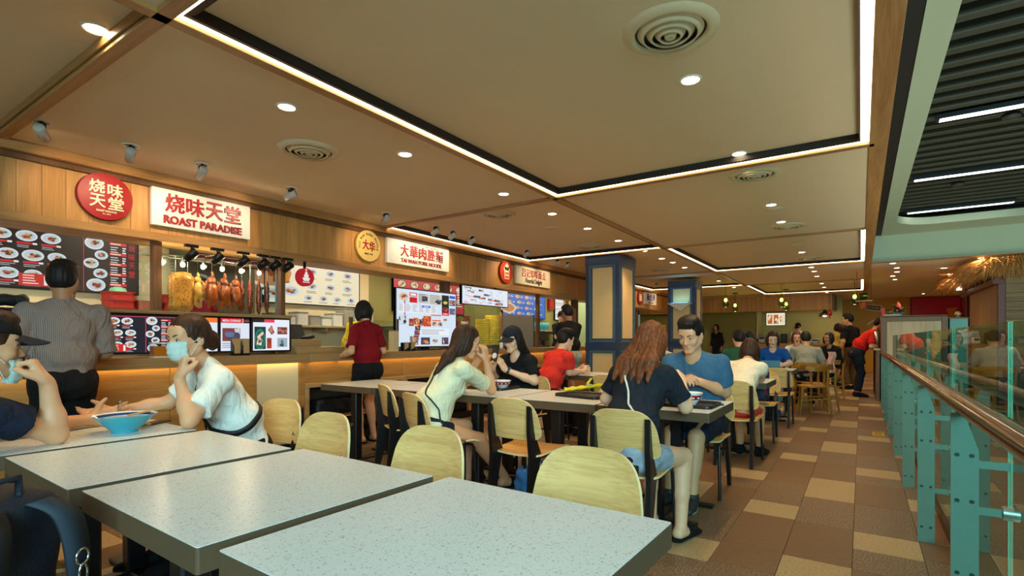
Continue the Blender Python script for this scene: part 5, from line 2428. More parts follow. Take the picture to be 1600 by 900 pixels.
class Person:
    def __init__(p, label, base, yaw, name='person', h=1.65, sex='f', seat=None, vox=.012, group=None, floor_z=0.0, bulk=1.0):
        p.t = thing('person', label, 'person', (base[0], base[1], floor_z), 0, group)
        p.o = V(base[0], base[1], floor_z)
        p.vox = vox
        p.s = h / 1.68
        p.sex = sex
        p.bulk = bulk
        a = math.radians(yaw)
        p.F = V(-math.sin(a), math.cos(a), 0)
        p.R = V(math.cos(a), math.sin(a), 0)
        p.seat = seat
        p.J = {}

    def W(p, r, f, u):
        """point in the figure's own frame: right, forward, up from the floor"""
        return p.o + p.R * r + p.F * f + V(0, 0, u)

    def pose(p, lean=5, twist=0, side=0, look=(0, 1, 0), roll=0, neck=None, lh=None, rh=None, le=None, re=None, lp=None, rp=None, lf=None, rf=None, lk=None, rk=None, hipf=0.0, shrug=0.0, stoop=0.0, hipz=0.0):
        s, J = p.s, p.J
        f = p.sex == 'f'
        U = V(0, 0, 1)
        pel = p.W(0, hipf, (p.seat + .10 * s if p.seat else .90 * s) + hipz)
        al = math.radians(lean)
        sl = math.radians(side)
        up1 = rotv(rotv(U, p.R, -al * .75), p.F, sl)
        up2 = rotv(rotv(U, p.R, -al * 1.15 - math.radians(stoop)), p.F, sl * 1.2)
        R2 = rotv(p.R, U, math.radians(twist))
        R2 = nrm(R2 - up2 * (R2 @ up2))
        F2 = np.cross(up2, R2)
        waist = pel + up1 * .17 * s
        chest = waist + up2 * .17 * s
        nb = chest + up2 * .17 * s
        sw = (.155 if f else .185) * s * (0.5 + .5 * p.bulk)
        J.update(pel=pel, waist=waist, chest=chest, nb=nb, up1=up1, up2=up2, R2=R2, F2=F2)
        J['ls'] = nb - up2 * (.045 - shrug) * s - R2 * sw
        J['rs'] = nb - up2 * (.045 - shrug) * s + R2 * sw
        nd = nrm(up2 * .8 + U * .5 + F2 * .18) if neck is None else nrm(p.R * neck[0] + p.F * neck[1] + U * neck[2])
        ht = nb + nd * .075 * s
        look = nrm(p.R * look[0] + p.F * look[1] + U * look[2])
        hup = nrm(U * .9 + nd * .35)
        B = basis(look, hup)
        if roll:
            B = np.stack([rotv(B[:, 0], look, math.radians(roll)), B[:, 1], rotv(B[:, 2], look, math.radians(roll))], 1)
        J['HB'] = B
        J['hs'] = hs = s * (1.0 if f else 1.03)
        J['hc'] = ht + nd * .06 * s + B @ V(0, .018, .052) * hs
        l1, l2 = .285 * s, .245 * s
        for sd, hnd, elb, pole, sg in (('l', lh, le, lp, -1), ('r', rh, re, rp, 1)):
            sh = J[sd + 's']
            if hnd is None:
                hnd = sh + R2 * sg * .06 * s - U * .50 * s + F2 * .06
            else:
                hnd = V(hnd)
            if elb is not None:
                e = V(elb)
            else:
                pl = (R2 * sg * .35 - F2 * .6 - U * .9) if pole is None else (p.R * pole[0] + p.F * pole[1] + U * pole[2])
                e, hnd = ik(sh, hnd, l1, l2, pl)
            J[sd + 'e'], J[sd + 'w'] = e, hnd
        for sd, ft, kn, sg in (('l', lf, lk, -1), ('r', rf, rk, 1)):
            hip = pel + p.R * sg * .085 * s - U * .02 * s
            J[sd + 'h'] = hip
            if p.seat:
                ank = p.W(sg * .10 * s, .40 * s, .085) if ft is None else V(ft)
                pl = p.F * .6 + U
            else:
                ank = p.W(sg * .09 * s, 0.0, .085) if ft is None else V(ft)
                pl = p.F
            if kn is not None:
                k_ = V(kn)
            else:
                k_, ank = ik(hip, ank, .41 * s, .40 * s, pl)
            J[sd + 'k'], J[sd + 'a'] = k_, ank
        return p

    # ---- body pieces
    def bounds(p, pad):
        pts = np.array([v for k, v in p.J.items() if k in ('pel', 'waist', 'chest', 'nb', 'ls', 'rs', 'hc', 'le', 're', 'lw', 'rw', 'lk', 'rk', 'la', 'ra')])
        return pts.min(0) - pad, pts.max(0) + pad

    def torso(p, G, g=0.0, k=.04, loose=0.0):
        J, s, b = p.J, p.s, p.bulk
        f = p.sex == 'f'
        R1 = basis(p.F, J['up1'])
        R2 = np.stack([J['R2'], J['F2'], J['up2']], 1)
        G.ell(J['pel'] + J['up1'] * .02, ((.165 if f else .16) * s * b + g, .115 * s * b + g, .12 * s + g), R1, k)
        G.ell(J['waist'], ((.13 if f else .15) * s * b + g + loose, (.098 if f else .112) * s * b + g + loose, .15 * s), np.stack([nrm(J['R2'] + p.R), nrm(J['F2'] + p.F), J['up1']], 1), k)
        G.ell(J['chest'] + J['up2'] * .0, ((.145 if f else .17) * s * b + g, (.105 if f else .12) * s * b + g, .17 * s + g), R2, k)
        G.cone(J['ls'] - J['up2'] * .01, J['rs'] - J['up2'] * .01, .052 * s + g, .052 * s + g, k, flat=(J['F2'], 1.25))
        for q in ('ls', 'rs'):
            G.cone(J['nb'] + J['up2'] * .012 * s, J[q] * .8 + J['nb'] * .2, .045 * s + g, .045 * s + g, k)
        if f:
            for sg in (-1, 1):
                G.ell(J['chest'] + J['R2'] * sg * .07 * s + J['F2'] * .075 * s - J['up2'] * .0, (.062 * s + g * .5, .055 * s + g, .06 * s + g), R2, k)
        else:
            for sg in (-1, 1):
                G.ell(J['chest'] + J['R2'] * sg * .08 * s + J['F2'] * .07 * s + J['up2'] * .04, (.08 * s + g * .5, .045 * s + g, .06 * s), R2, k)
        if p.seat:
            for sg in (-1, 1):
                G.ell(J['pel'] + p.R * sg * .075 * s - p.F * .02 - V(0, 0, .02 * s), (.095 * s + g, .11 * s + g, .085 * s + g), None, k)
        else:
            for sg in (-1, 1):
                G.ell(J['pel'] + p.R * sg * .07 * s - p.F * .06 * s - V(0, 0, .03 * s), (.085 * s + g, .075 * s + g, .09 * s + g), None, k)

    def legs(p, G, g=0.0, frac=2.0, k=.03, feet=True):
        """frac: 0..1 along the thigh, 1..2 along the shin"""
        J, s, b = p.J, p.s, p.bulk
        for q in 'lr':
            h, kn, a = J[q + 'h'], J[q + 'k'], J[q + 'a']
            if frac <= 1:
                e = h + (kn - h) * frac
                G.cone(h, e, .085 * s * b + g, (.085 - .030 * frac) * s * b + g * 1.3, k, cut=True)
                continue
            G.cone(h, kn, .085 * s * b + g, .055 * s * b + g, k)
            e = kn + (a - kn) * min(1, frac - 1)
            sh = nrm(a - kn)
            back = nrm(np.cross(np.cross(sh, p.F), sh))
            if frac < 2:
                G.cone(kn, e, .056 * s * b + g, .056 * s + g, k, cut=True)
            else:
                G.cone(kn, a, .052 * s * b + g, .035 * s + g, k)
                G.cone(kn + sh * .07 * s - p.F * .012, kn + sh * .22 * s - p.F * .01, .05 * s * b + g, .04 * s + g, k)
            if feet and frac >= 2:
                fd = nrm(p.F + p.R * (.12 if q == 'r' else -.12))
                z = V(0, 0, 1)
                G.cone(a - z * .045 - fd * .03, a - z * .05 + fd * .09 * s, .036 * s, .034 * s, .03, flat=(z, .95))
                G.cone(a - z * .055 + fd * .08 * s, a - z * .062 + fd * .16 * s, .036 * s, .026 * s, .03, flat=(z, .75))

    def arms(p, G, g=0.0, k=.025):
        J, s, b = p.J, p.s, p.bulk
        f = .92 if p.sex == 'f' else 1.06
        f *= (.6 + .4 * b)
        for q in 'lr':
            sh, e, w = J[q + 's'], J[q + 'e'], J[q + 'w']
            G.cone(sh, sh * .5 + e * .5, .044 * s * f + g, .044 * s * f + g, k)
            G.cone(sh * .5 + e * .5, e, .044 * s * f + g, .039 * s * f + g, k)
            G.cone(e, e + (w - e) * .35, .040 * s * f + g, .041 * s * f + g, k)
            G.cone(e + (w - e) * .3, w, .040 * s * f + g, .026 * s * f + g, k)

    def hand(p, G, q, fd, pn, curl=(.5, .6, .4), spread=.10, thumb=(.6, .5), size=1.0, k=.008):
        """fd finger direction, pn palm normal (the side fingers close towards)"""
        s = p.s * size * (1.0 if p.sex == 'f' else 1.08)
        w = p.J[q + 'w']
        fd = nrm(fd)
        pn = nrm(pn - fd * (np.asarray(pn, float) @ fd))
        sd = np.cross(fd, pn)          # towards the thumb for the right hand when palm faces pn
        if q == 'l':
            sd = -sd
        G.bx(w + fd * .048 * s, (.039 * s, .046 * s, .0135 * s), np.stack([sd, fd, pn], 1), .012 * s, .02)
        G.cone(w - fd * .01, w + fd * .02 * s, .023 * s, .024 * s, .02, flat=(pn, .72))
        tips = []
        for i, (off, L_) in enumerate(((.029, .072), (.010, .080), (-.009, .074), (-.027, .058))):
            a = w + fd * .088 * s + sd * off * s
            d = nrm(fd + sd * off * spread * 30)
            r = .0088 * s
            for j in range(3):
                ang = curl[j] if not isinstance(curl[0], (list, tuple)) else curl[i][j]
                d = rotv(d, np.cross(fd, pn), ang)
                b = a + d * L_ * s * (.46, .31, .25)[j]
                G.cone(a, b, r, r * .9, k if j else .012)
                a, r = b, r * .9
            tips.append(a)
        # thumb leaves the side of the palm near its base
        a = w + fd * .026 * s + sd * .030 * s + pn * .004
        d = nrm(fd * .75 + sd * thumb[0] + pn * thumb[1])
        G.cone(w + fd * .02 * s + sd * .018 * s, a + d * .03 * s, .016 * s, .0125 * s, .014)
        b = a + d * .042 * s
        G.cone(a, b, .0128 * s, .0105 * s, k)
        d2 = nrm(d + fd * .5 + pn * .15)
        G.cone(b, b + d2 * .030 * s, .0102 * s, .0085 * s, k)
        return tips

    def head(p, G):
        J = p.J
        B, c, hs = J['HB'], J['hc'], J['hs']
        f = p.sex == 'f'

        def P(x, y, z):
            return c + B @ V(x, y, z) * hs

        def E(x, y, z, rx, ry, rz, k=.02, mode='u'):
            G.ell(P(x, y, z), (rx * hs, ry * hs, rz * hs), B, k, mode)

        def C(a, b, r1, r2, k=.015):
            G.cone(P(*a), P(*b), r1 * hs, r2 * hs, k)
        E(0, -.016, .034, .074, .093, .084)
        E(0, .020, -.02, .060, .066, .082, .03)
        for sg in (-1, 1):
            C((sg * .052, -.008, -.052), (sg * .012, .060, -.094), .020 if f else .024, .018 if f else .022, .025)
            E(sg * .036, .056, -.028, .024, .024, .024, .02)
        C((-.012, .068, -.096), (.012, .068, -.096), .018, .018, .02)
        E(0, .060, .045, .055, .026, .036, .03)
        if p.vox < .011:
            C((-.036, .076, .024), (.036, .076, .024), .009, .009, .016)
            for sg in (-1, 1):
                E(sg * .030, .092, .006, .018, .013, .011, .014, 's')
                E(sg * .030, .071, .003, .017, .014, .0125, .006)
            C((0, .082, .012), (0, .104, -.030), .0075, .0105, .014)
            for sg in (-1, 1):
                E(sg * .010, .093, -.034, .009, .010, .008, .008)
            C((-.016, .084, -.059), (.016, .084, -.059), .0075, .0075, .008)
            C((-.014, .083, -.069), (.014, .083, -.069), .008, .008, .008)
            C((-.03, .080, -.064), (.03, .080, -.064), .0022, .0022, .0)
        else:
            C((0, .082, .012), (0, .102, -.030), .009, .013, .014)
            for sg in (-1, 1):
                E(sg * .030, .096, .006, .018, .014, .012, .014, 's')
        for sg in (-1, 1):
            E(sg * .076, -.012, -.010, .010, .019, .031, .008)
            if p.vox < .011:
                E(sg * .086, -.006, -.006, .006, .010, .018, .006, 's')
        nk = .050 if f else .058
        G.cone(J['nb'] - J['up2'] * .03, P(0, -.022, -.055), nk * p.s, (nk - .004) * p.s, .03)

    def face(p, brow=True, eyes=True, mouth=True):
        """eyes, brows and lips as small pieces of their own"""
        J = p.J
        B, c, hs = J['HB'], J['hc'] - p.o, J['hs']
        M = Matrix.Identity(4)
        for i in range(3):
            for j in range(3):
                M[i][j] = B[i][j] * hs
            M[i][3] = c[i]
        if eyes:
            for sg in (-1, 1):
                b = MB()
                b.ell((sg * .030, .0765, .003), (.0125, .0095, .0062), 14, 8, 0, M)
                e = part('eye', b, EYEW, p.t)
                b = MB()
                b.ell((sg * .030, .0825, .003), (.0056, .0042, .0056), 12, 6, 0, M)
                part('iris', b, IRIS, e)
                b = MB()
                b.tube([(sg * .030 + q * .0145, .0838 - abs(q) ** 2 * .006, .003 + .0068 * (1 - q * q)) for q in (-1, -.5, 0, .5, 1)], .0018, 5, 0, M)
                part('lash_line', b, BROW, e)
        if brow:
            for sg in (-1, 1):
                b = MB()
                b.tube([(sg * (.013 + .036 * q), .0905 - .014 * q * q, .0235 + .008 * math.sin(q * 2.4)) for q in (0, .25, .5, .75, 1)], [.0025, .0036, .0036, .003, .0014], 6, 0, M)
                part('eyebrow', b, BROW, p.t)
        if mouth:
            b = MB()
            b.ell((0, .0868, -.0585), (.0215, .0055, .0045), 14, 6, 0, M)
            b.ell((0, .0862, -.0685), (.0185, .006, .0052), 14, 6, 0, M)
            part('lips', b, LIPS, p.t)
        return M

    def body(p, skin=SKIN, hands=None, head=True, legs=True):
        lo, hi = p.bounds(.26)
        lo[2] = max(lo[2], p.o[2] - .01)
        G = Field(lo, hi, p.vox)
        p.torso(G, -.012)
        if legs:
            p.legs(G)
        p.arms(G)
        if head:
            p.head(G)
        for q in 'lr':
            h = (hands or {}).get(q)
            fd0 = nrm(p.J[q + 'w'] - p.J[q + 'e'])
            if h is None:
                sg = 1 if q == 'r' else -1
                h = dict(fd=fd0, pn=-p.R * sg)
            h = dict(h)
            h.setdefault('fd', fd0)
            p.hand(G, q, **h)
        o = link('body', G.mesh('body', skin, p.o), p.t)
        return o

    def shirt(p, mat, sleeve=.55, hem=-.10, neck=.078, g=.010, loose=.015, fold=.0022, seed=0, name='shirt', vneck=0.0):
        J, s = p.J, p.s
        lo, hi = p.bounds(.2)
        G = Field(lo, hi, p.vox)
        p.torso(G, g, .04, loose)
        G.clip(J['pel'] + J['up1'] * hem * s, -J['up1'])
        f = (.92 if p.sex == 'f' else 1.06) * (.6 + .4 * p.bulk)
        if sleeve > 0:
            for q in 'lr':
                sh, e, w = J[q + 's'], J[q + 'e'], J[q + 'w']
                if sleeve <= 1:
                    G.cone(sh, sh + (e - sh) * sleeve, .055 * s * f + g, .052 * s * f + g + .008, .02, cut=True)
                else:
                    G.cone(sh, e, .053 * s * f + g, .045 * s * f + g, .02)
                    G.cone(e, e + (w - e) * (sleeve - 1), .045 * s * f + g, .034 * s * f + g, .02, cut=True)
        if fold:
            r = random.Random(seed)
            wv = []
            for k in range(5):
                d = nrm([r.uniform(-1, 1), r.uniform(-1, 1), r.uniform(.2, 1.4)]) * r.uniform(28, 75)
                wv.append((d[0], d[1], d[2], r.uniform(0, 6), .55))
            G.ripple(fold, wv)
        n0 = J['nb'] + J['up2'] * .005 * s
        G.cone(n0 - J['up2'] * .01 + J['F2'] * .03 * s, n0 + J['up2'] * .2 + J['F2'] * .06, neck * .72 * s, neck * s, .008, 's')
        if vneck:
            G.cone(n0 + J['F2'] * .06 * s, n0 + J['F2'] * .11 * s - J['up2'] * vneck, neck * .6 * s, .04 * s, .01, 's')
        o = link(name, G.mesh(name, mat, p.o), p.t)
        return o

    def bottoms(p, mat, frac=.55, g=.012, waist=.06, name='shorts', fold=.0025, seed=1):
        J, s = p.J, p.s
        lo, hi = p.bounds(.2)
        G = Field(lo, hi, p.vox)
        R1 = basis(p.F, J['up1'])
        b = p.bulk
        G.ell(J['pel'] + J['up1'] * .02, (.165 * s * b + g * .9, .115 * s * b + g * .9, .12 * s + g), R1, .04)
        for sg in (-1, 1):
            if p.seat:
                G.ell(J['pel'] + p.R * sg * .075 * s - p.F * .02 - V(0, 0, .02 * s), (.095 * s + g, .11 * s + g, .085 * s + g), None, .04)
            else:
                G.ell(J['pel'] + p.R * sg * .07 * s - p.F * .06 * s - V(0, 0, .03 * s), (.085 * s + g, .075 * s + g, .09 * s + g), None, .04)
        p.legs(G, g, frac, .03, feet=False)
        if fold:
            r = random.Random(seed)
            G.ripple(fold, [tuple(nrm([r.uniform(-1, 1), r.uniform(-1, 1), r.uniform(-1, 1)]) * r.uniform(40, 80)) + (r.uniform(0, 6), .6) for k in range(4)])
        G.clip(J['pel'] + J['up1'] * waist * s, J['up1'])
        return link(name, G.mesh(name, mat, p.o), p.t)

    def shoes(p, mat, name='shoe', sole=None, slide=False):
        J, s = p.J, p.s
        for q in 'lr':
            a = J[q + 'a']
            fd = nrm(p.F + p.R * (.12 if q == 'r' else -.12))
            z = V(0, 0, 1)
            G = Field(a - .22, a + .24, max(p.vox * .7, .006))
            if slide:
                G.cone(a - z * .078 - fd * .05, a - z * .078 + fd * .17 * s, .042 * s, .046 * s, .0, flat=(z, .35))
                G.cone(a - z * .052 + fd * .07 * s, a - z * .056 + fd * .12 * s, .050 * s, .047 * s, .01, flat=(z, .9))
                G.cone(a - z * .048 + fd * .0 * s, a - z * .05 + fd * .16 * s, .034 * s, .034 * s, .005, 's', flat=(z, 1.0))
            else:
                G.cone(a - z * .048 - fd * .03, a - z * .055 + fd * .10 * s, .043 * s, .041 * s, .02)
                G.cone(a - z * .055 + fd * .08 * s, a - z * .062 + fd * .17 * s, .042 * s, .032 * s, .02, flat=(z, .8))
                G.cone(a - z * .03, a + z * .01, .045 * s, .046 * s, .02)
                G.clip(a + z * .015, z)
            G.clip(V(a[0], a[1], p.o[2] + .001), -z)
            o = link(name, G.mesh(name, mat, p.o), p.t)
            if sole is not None:
                b = MB()
                am = a - p.o
                pts = []
                sd = np.cross(fd, z)
                for k in range(14):
                    u = 2 * PI * k / 14
                    q_ = am + fd * (.055 + .125 * math.cos(u)) * s + sd * .044 * math.sin(u) * s
                    pts.append((q_[0], q_[1]))
                b.prism(pts, 'Z', 0.0, .022)
                part('sole', b, sole, o)

    # ---- hair and hats
    def hairfield(p, pad=.2, vox=None, extra=0):
        c = p.J['hc']
        lo, hi = c - pad, c + pad
        lo = lo - V(0, 0, extra)
        return Field(lo, hi, vox or max(p.vox * .75, .007))

    def strands(p, G, amp=.003, n=26, low=0.0):
        """comb ridges that run down from the crown"""
        B, c = p.J['HB'], p.J['hc']
        X, Y, Z = G.ax[0][:, None, None] - c[0], G.ax[1][None, :, None] - c[1], G.ax[2][None, None, :] - c[2]
        u = B[0][0] * X + B[1][0] * Y + B[2][0] * Z
        v = B[0][1] * X + B[1][1] * Y + B[2][1] * Z
        w = B[0][2] * X + B[1][2] * Y + B[2][2] * Z
        a = np.arctan2(u, v + .02)
        G.D = G.D + (amp * np.sin(a * n + 12 * w) + amp * .7 * np.sin(a * n * 2.3 + 2 + 20 * w) + low * np.sin(a * 7 + 9 * w + 1)).astype(np.float32)

    def hair(p, style, mat, L_=.3, vox=None, parting=0, back=None, flare=1.0):
        J = p.J
        B, c, hs, s = J['HB'], J['hc'], J['hs'], p.s
        G = p.hairfield(.30 if style != 'short' else .18, vox, L_ if style in ('long', 'bob') else .05)

        def P(x, y, z):
            return c + B @ V(x, y, z) * hs

        def E(x, y, z, rx, ry, rz, k=.02, mode='u'):
            G.ell(P(x, y, z), (rx * hs, ry * hs, rz * hs), B, k, mode)
        up = V(0, 0, 1)
        E(0, -.020, .042, .084, .104, .092)
        if style == 'short':
            E(0, -.05, .0, .080, .068, .07, .02)
            E(0, .040, .100, .055, .036, .026, .03)
            E(0, .005, .112, .066, .078, .034, .03)
            E(0, .114, -.012, .084, .074, .084, .02, 's')
            E(0, .03, -.105, .11, .12, .07, .01, 's')
        elif style == 'bob':
            E(0, -.03, -.02, .098, .088, .10, .03)
            for sg in (-1, 1):
                E(sg * .082, .015, -.04, .022, .05, .085, .02)
            E(0, .11, -.02, .062, .085, .085, .012, 's')
            E(0, .06, -.13, .075, .12, .05, .01, 's')
        elif style == 'long':
            bk = back if back is not None else -(J['F2'])
            E(0, -.045, -.02, .088, .075, .11, .03)
            for sg in (-1, 1):
                E(sg * .080, -.01, -.03, .022, .055, .09, .02)
            E(0, .115, -.03, .064, .085, .092, .012, 's')
            a = P(0, -.05, -.05)
            m = J['nb'] + bk * .085 * s + up * .0
            e = m + bk * .035 * s - J['up2'] * L_ * s
            for sg in (-1.6, -.8, 0, .8, 1.6):
                sd = B[:, 0] * sg * .034 * hs
                G.cone(a + sd, m + sd * 1.25 * flare, .042 * hs, .036 * hs, .03)
                G.cone(m + sd * 1.25 * flare, e + sd * 1.4 * flare - up * .02 * (2 - abs(sg)), .036 * hs, .013 * hs, .025)
        elif style == 'pony':
            E(0, -.04, .0, .084, .082, .08, .02)
            E(0, .110, -.025, .078, .078, .092, .012, 's')
            E(0, .01, -.115, .10, .11, .055, .01, 's')
            a = P(0, -.115, .0)
            E(0, -.118, -.002, .03, .03, .03, .02)
            if L_ < .12:
                E(0, -.135, -.03, .042, .04, .055, .02)
            else:
                m = P(0, -.16, -.06)
                G.cone(a, m, .028 * hs, .036 * hs, .02)
                G.cone(m, m - up * L_ * s + B[:, 0] * .0, .036 * hs, .012 * hs, .02)
        p.strands(G, .0026 if style == 'long' else .0018, 26, .0024 if style == 'long' else 0)
        return link('hair', G.mesh('hair', mat, p.o), p.t)

    def cap(p, mat, brim=True, tilt=0, mat2=None, peak=.095):
        J = p.J
        B, c, hs = J['HB'], J['hc'], J['hs']
        G = p.hairfield(.24, max(p.vox * .75, .007))

        def P(x, y, z):
            return c + B @ V(x, y, z) * hs
        G.ell(P(0, -.012, .050), (.091 * hs, .110 * hs, .092 * hs), B, .02)
        G.ell(P(0, -.05, .03), (.086 * hs, .074 * hs, .06 * hs), B, .02)
        n = nrm(B @ V(0, -.12, -1))
        G.clip(P(0, .09, .046), n)
        if p.vox < .012:
            G.ell(P(0, -.012, .143), (.008, .008, .006), B, .004)
        o = link('cap', G.mesh('cap', mat, p.o), p.t)
        if brim:
            b = MB()
            M = Matrix.Identity(4)
            cc = c - p.o
            for i in range(3):
                for j in range(3):
                    M[i][j] = B[i][j] * hs
                M[i][3] = cc[i]

            def fn(u, v):
                a = (u - .5) * 2.5
                r = v
                x = math.sin(a) * (.082 + .006 * r)
                y = .065 + .03 * math.cos(a) * 0 + (math.cos(a) * .040) + peak * r * max(0, math.cos(a * .95)) ** .75
                return (x, y - .012, .052 - .30 * (x * x) / .08 - .014 * r * math.cos(a) - .010 * r)
            b.grid(fn, 18, 6, 0, M, thick=.006)
            part('brim', b, mat2 or mat, o)
        return o

    def bvh(p, *objs):
        vs, fs = [], []
        for o in objs:
            k = len(vs)
            vs += [v.co.copy() for v in o.data.vertices]
            fs += [[i + k for i in f.vertices] for f in o.data.polygons]
        return BVHTree.FromPolygons(vs, fs)

    def strap(p, tree, pts, w, mat, name='strap', n=24, lift=.004, thick=.004, round_=False):
        """a band that follows the surface through the given world points"""
        pts = [Vector(q) - Vector(p.o) for q in pts]
        out, nn = [], []
        for i in range(len(pts) - 1):
            for k in range(n):
                q = pts[i].lerp(pts[i + 1], k / n)
                hit = tree.find_nearest(q)
                if hit[0] is not None:
                    d = (q - hit[0])
                    nr = hit[1] if hit[1].length else d.normalized()
                    out.append(hit[0] + nr * lift)
                    nn.append(nr)
        # smooth
        for _ in range(3):
            out = [out[0]] + [(out[i - 1] + out[i] * 2 + out[i + 1]) / 4 for i in range(1, len(out) - 1)] + [out[-1]]
        b = MB()
        if round_:
            b.tube(out, w / 2, 6)
        else:
            vs, fs = [], []
            m_ = len(out)
            for i in range(m_):
                tg = (out[min(i + 1, m_ - 1)] - out[max(i - 1, 0)]).normalized()
                sdv = tg.cross(nn[i]).normalized() * w / 2
                u = nn[i] * thick
                vs += [out[i] - sdv - u, out[i] - sdv + u, out[i] + sdv + u, out[i] + sdv - u]
            for i in range(m_ - 1):
                for j in range(4):
                    fs.append((i * 4 + j, i * 4 + (j + 1) % 4, i * 4 + 4 + (j + 1) % 4, i * 4 + 4 + j))
            b.add(vs, fs, 0, None, True)
        return part(name, b, mat, p.t)
# ------------------------------------------------------------------ the people
C_NAVY = cloth('navy', (26, 34, 52))
C_WHITE = cloth('white', (226, 232, 224))
C_CREAM = cloth('cream', (222, 226, 192))
C_BLACK = cloth('black', (22, 22, 24))
C_CHAR = cloth('charcoal', (34, 38, 46))
C_MAROON = cloth('maroon', (128, 16, 24))
C_RED = cloth('red', (214, 52, 40))
C_REDS = cloth('bright_red', (200, 30, 22))
C_BLUEG = cloth('steel_blue', (60, 100, 130))
C_BLUE = cloth('royal_blue', (24, 80, 150))
C_GREEN = cloth('dark_green', (38, 84, 66))
C_GREY = cloth('grey', (150, 150, 136))
C_BEIGE = cloth('beige', (234, 222, 194))
C_CORAL = cloth('coral', (214, 84, 66))
C_YEL = cloth('yellow', (232, 200, 40))
C_PURP = cloth('mauve', (130, 96, 118))
C_DENIM = plain('denim', (150, 166, 180), .8, 0, .22, 28, bump=.5, spec=.2)
C_JEAN = plain('dark_jeans', (26, 34, 50), .8, 0, .08, 60, bump=.3, spec=.2)
C_MASK = cloth('mask', (186, 212, 206), .8, .1)
STRAPB = plain('black_strap', (16, 16, 18), .6)
STRAPW = plain('white_cord', (226, 220, 200), .6)
C_STRIPE = cloth('stripe', (132, 118, 108))
_nt = C_STRIPE.node_tree
_wv = _nt.nodes.new('ShaderNodeTexWave')
_wv.inputs['Scale'].default_value = 34
_wv.bands_direction = 'Y'
_tc = _nt.nodes.new('ShaderNodeTexCoord')
_nt.links.new(_tc.outputs['Object'], _wv.inputs['Vector'])
_mx = _nt.nodes.new('ShaderNodeMix')
_mx.data_type = 'RGBA'
_nt.links.new(_wv.outputs['Fac'], _mx.inputs['Factor'])
_mx.inputs['A'].default_value = lin((112, 100, 96))
_mx.inputs['B'].default_value = lin((150, 134, 124))
_nt.links.new(_mx.outputs['Result'], _nt.nodes['Principled BSDF'].inputs['Base Color'])

FIST = ((1.35, 1.6, 1.1), (1.42, 1.65, 1.1), (1.46, 1.65, 1.1), (1.5, 1.65, 1.1))
RELAX = ((.25, .35, .25), (.3, .4, .3), (.35, .45, .3), (.4, .5, .3))
GRIP = ((.6, .7, .5), (.65, .8, .5), (.7, .8, .5), (.75, .8, .5))


def mask(p, M, low=0.0, mat=C_MASK):
    """pleated face mask with ear loops; low>0 pulls it down under the chin"""
    b = MB()

    def fn(u, v):
        a = (u - .5) * 2.2
        z = -.098 + .085 * v - low
        bul = .012 * math.sin(PI * v) * math.cos(a * .7)
        ry = (.094 + bul) if v > .15 else .088
        return (.067 * math.sin(a) * (1 + .05 * v), ry * math.cos(a) ** .8 + .006 + .0025 * math.sin(v * 19), z + .012 * math.cos(a) * v)
    b.grid(fn, 16, 12, 0, M, thick=.003)
    o = part('face_mask', b, mat, p.t)
    b = MB()
    for sg in (-1, 1):
        for dz in (0, -.06):
            b.tube([(sg * .063, .045, -.02 + dz - low), (sg * .074, .015, -.01 + dz * .5 - low * .5), (sg * .084, -.018, .006 + dz * .2)], .0016, 5, 0, M)
    part('ear_loop', b, C_WHITE, o)


# 1  diner in the black cap at the left edge, elbow on the table
p = Person('person in black cap and navy t-shirt, cut by the left edge', (-2.95, .26), 0, h=1.70, sex='m', seat=.455, vox=.0068, bulk=.95)
p.pose(lean=25, stoop=4, hipf=-.03, twist=6, look=(.05, 1, -.06), neck=(0, .55, .75), rh=(-2.842, .735, 1.015), re=(-2.87, .77, .792), lh=(-3.27, 1.02, .79), le=(-3.18, .72, .79), lf=(-3.08, .68, .085), rf=(-2.86, .70, .085))
p.body(SKIN, hands=dict(r=dict(fd=(-.15, -.40, .85), pn=(-.35, -.9, -.25), curl=FIST, thumb=(.3, .6), size=1.08), l=dict(fd=(-.15, .95, .12), pn=(.75, 0, .35), curl=RELAX, thumb=(.9, .3))))
M = p.face()
p.shirt(C_NAVY, .62, -.06, loose=.02, seed=3)
p.bottoms(C_JEAN, 1.9, name='trousers')
p.shoes(C_BLACK)
p.hair('short', H_BROWN)
p.cap(C_BLACK, mat2=C_CHAR)
mask(p, M, .045)

# 2  woman with a face mask
p = Person('woman in a white t-shirt and pale blue face mask with chin on her fist', (-3.04, 1.66), 180, h=1.72, sex='f', seat=.455, vox=.0068)
p.pose(lean=20, stoop=5, hipf=-.02, twist=-14, look=(-.22, 1, -.16), neck=(0, .5, .85), lh=(-2.93, 1.285, 1.0), le=(-2.80, 1.275, .792), rh=(-3.42, 1.16, .80), re=(-3.33, 1.40, .83), lf=(-2.94, 1.28, .085), rf=(-3.14, 1.28, .085))
bo = p.body(SKIN, hands=dict(l=dict(fd=(.05, .22, .95), pn=(.25, .95, -.1), curl=FIST, thumb=(.3, .6), size=1.12), r=dict(fd=(-.05, -.98, -.05), pn=(.6, 0, .6), curl=RELAX)))
M = p.face(mouth=False)
sh = p.shirt(C_WHITE, .74, -.10, loose=.035, neck=.088, fold=.0035, seed=5, vneck=.05)
p.bottoms(C_BLACK, 1.9, name='trousers')
p.shoes(C_BLACK)
p.hair('pony', H_BROWN, L_=.1)
mask(p, M)
tr_ = p.bvh(sh)
J = p.J
p.strap(tr_, [J['ls'] * .3 + J['nb'] * .7 + V(0, 0, .05), J['chest'] + J['F2'] * .2 - J['R2'] * .02, J['waist'] + J['F2'] * .2 + J['R2'] * .1], .030, STRAPB, 'bag_strap')
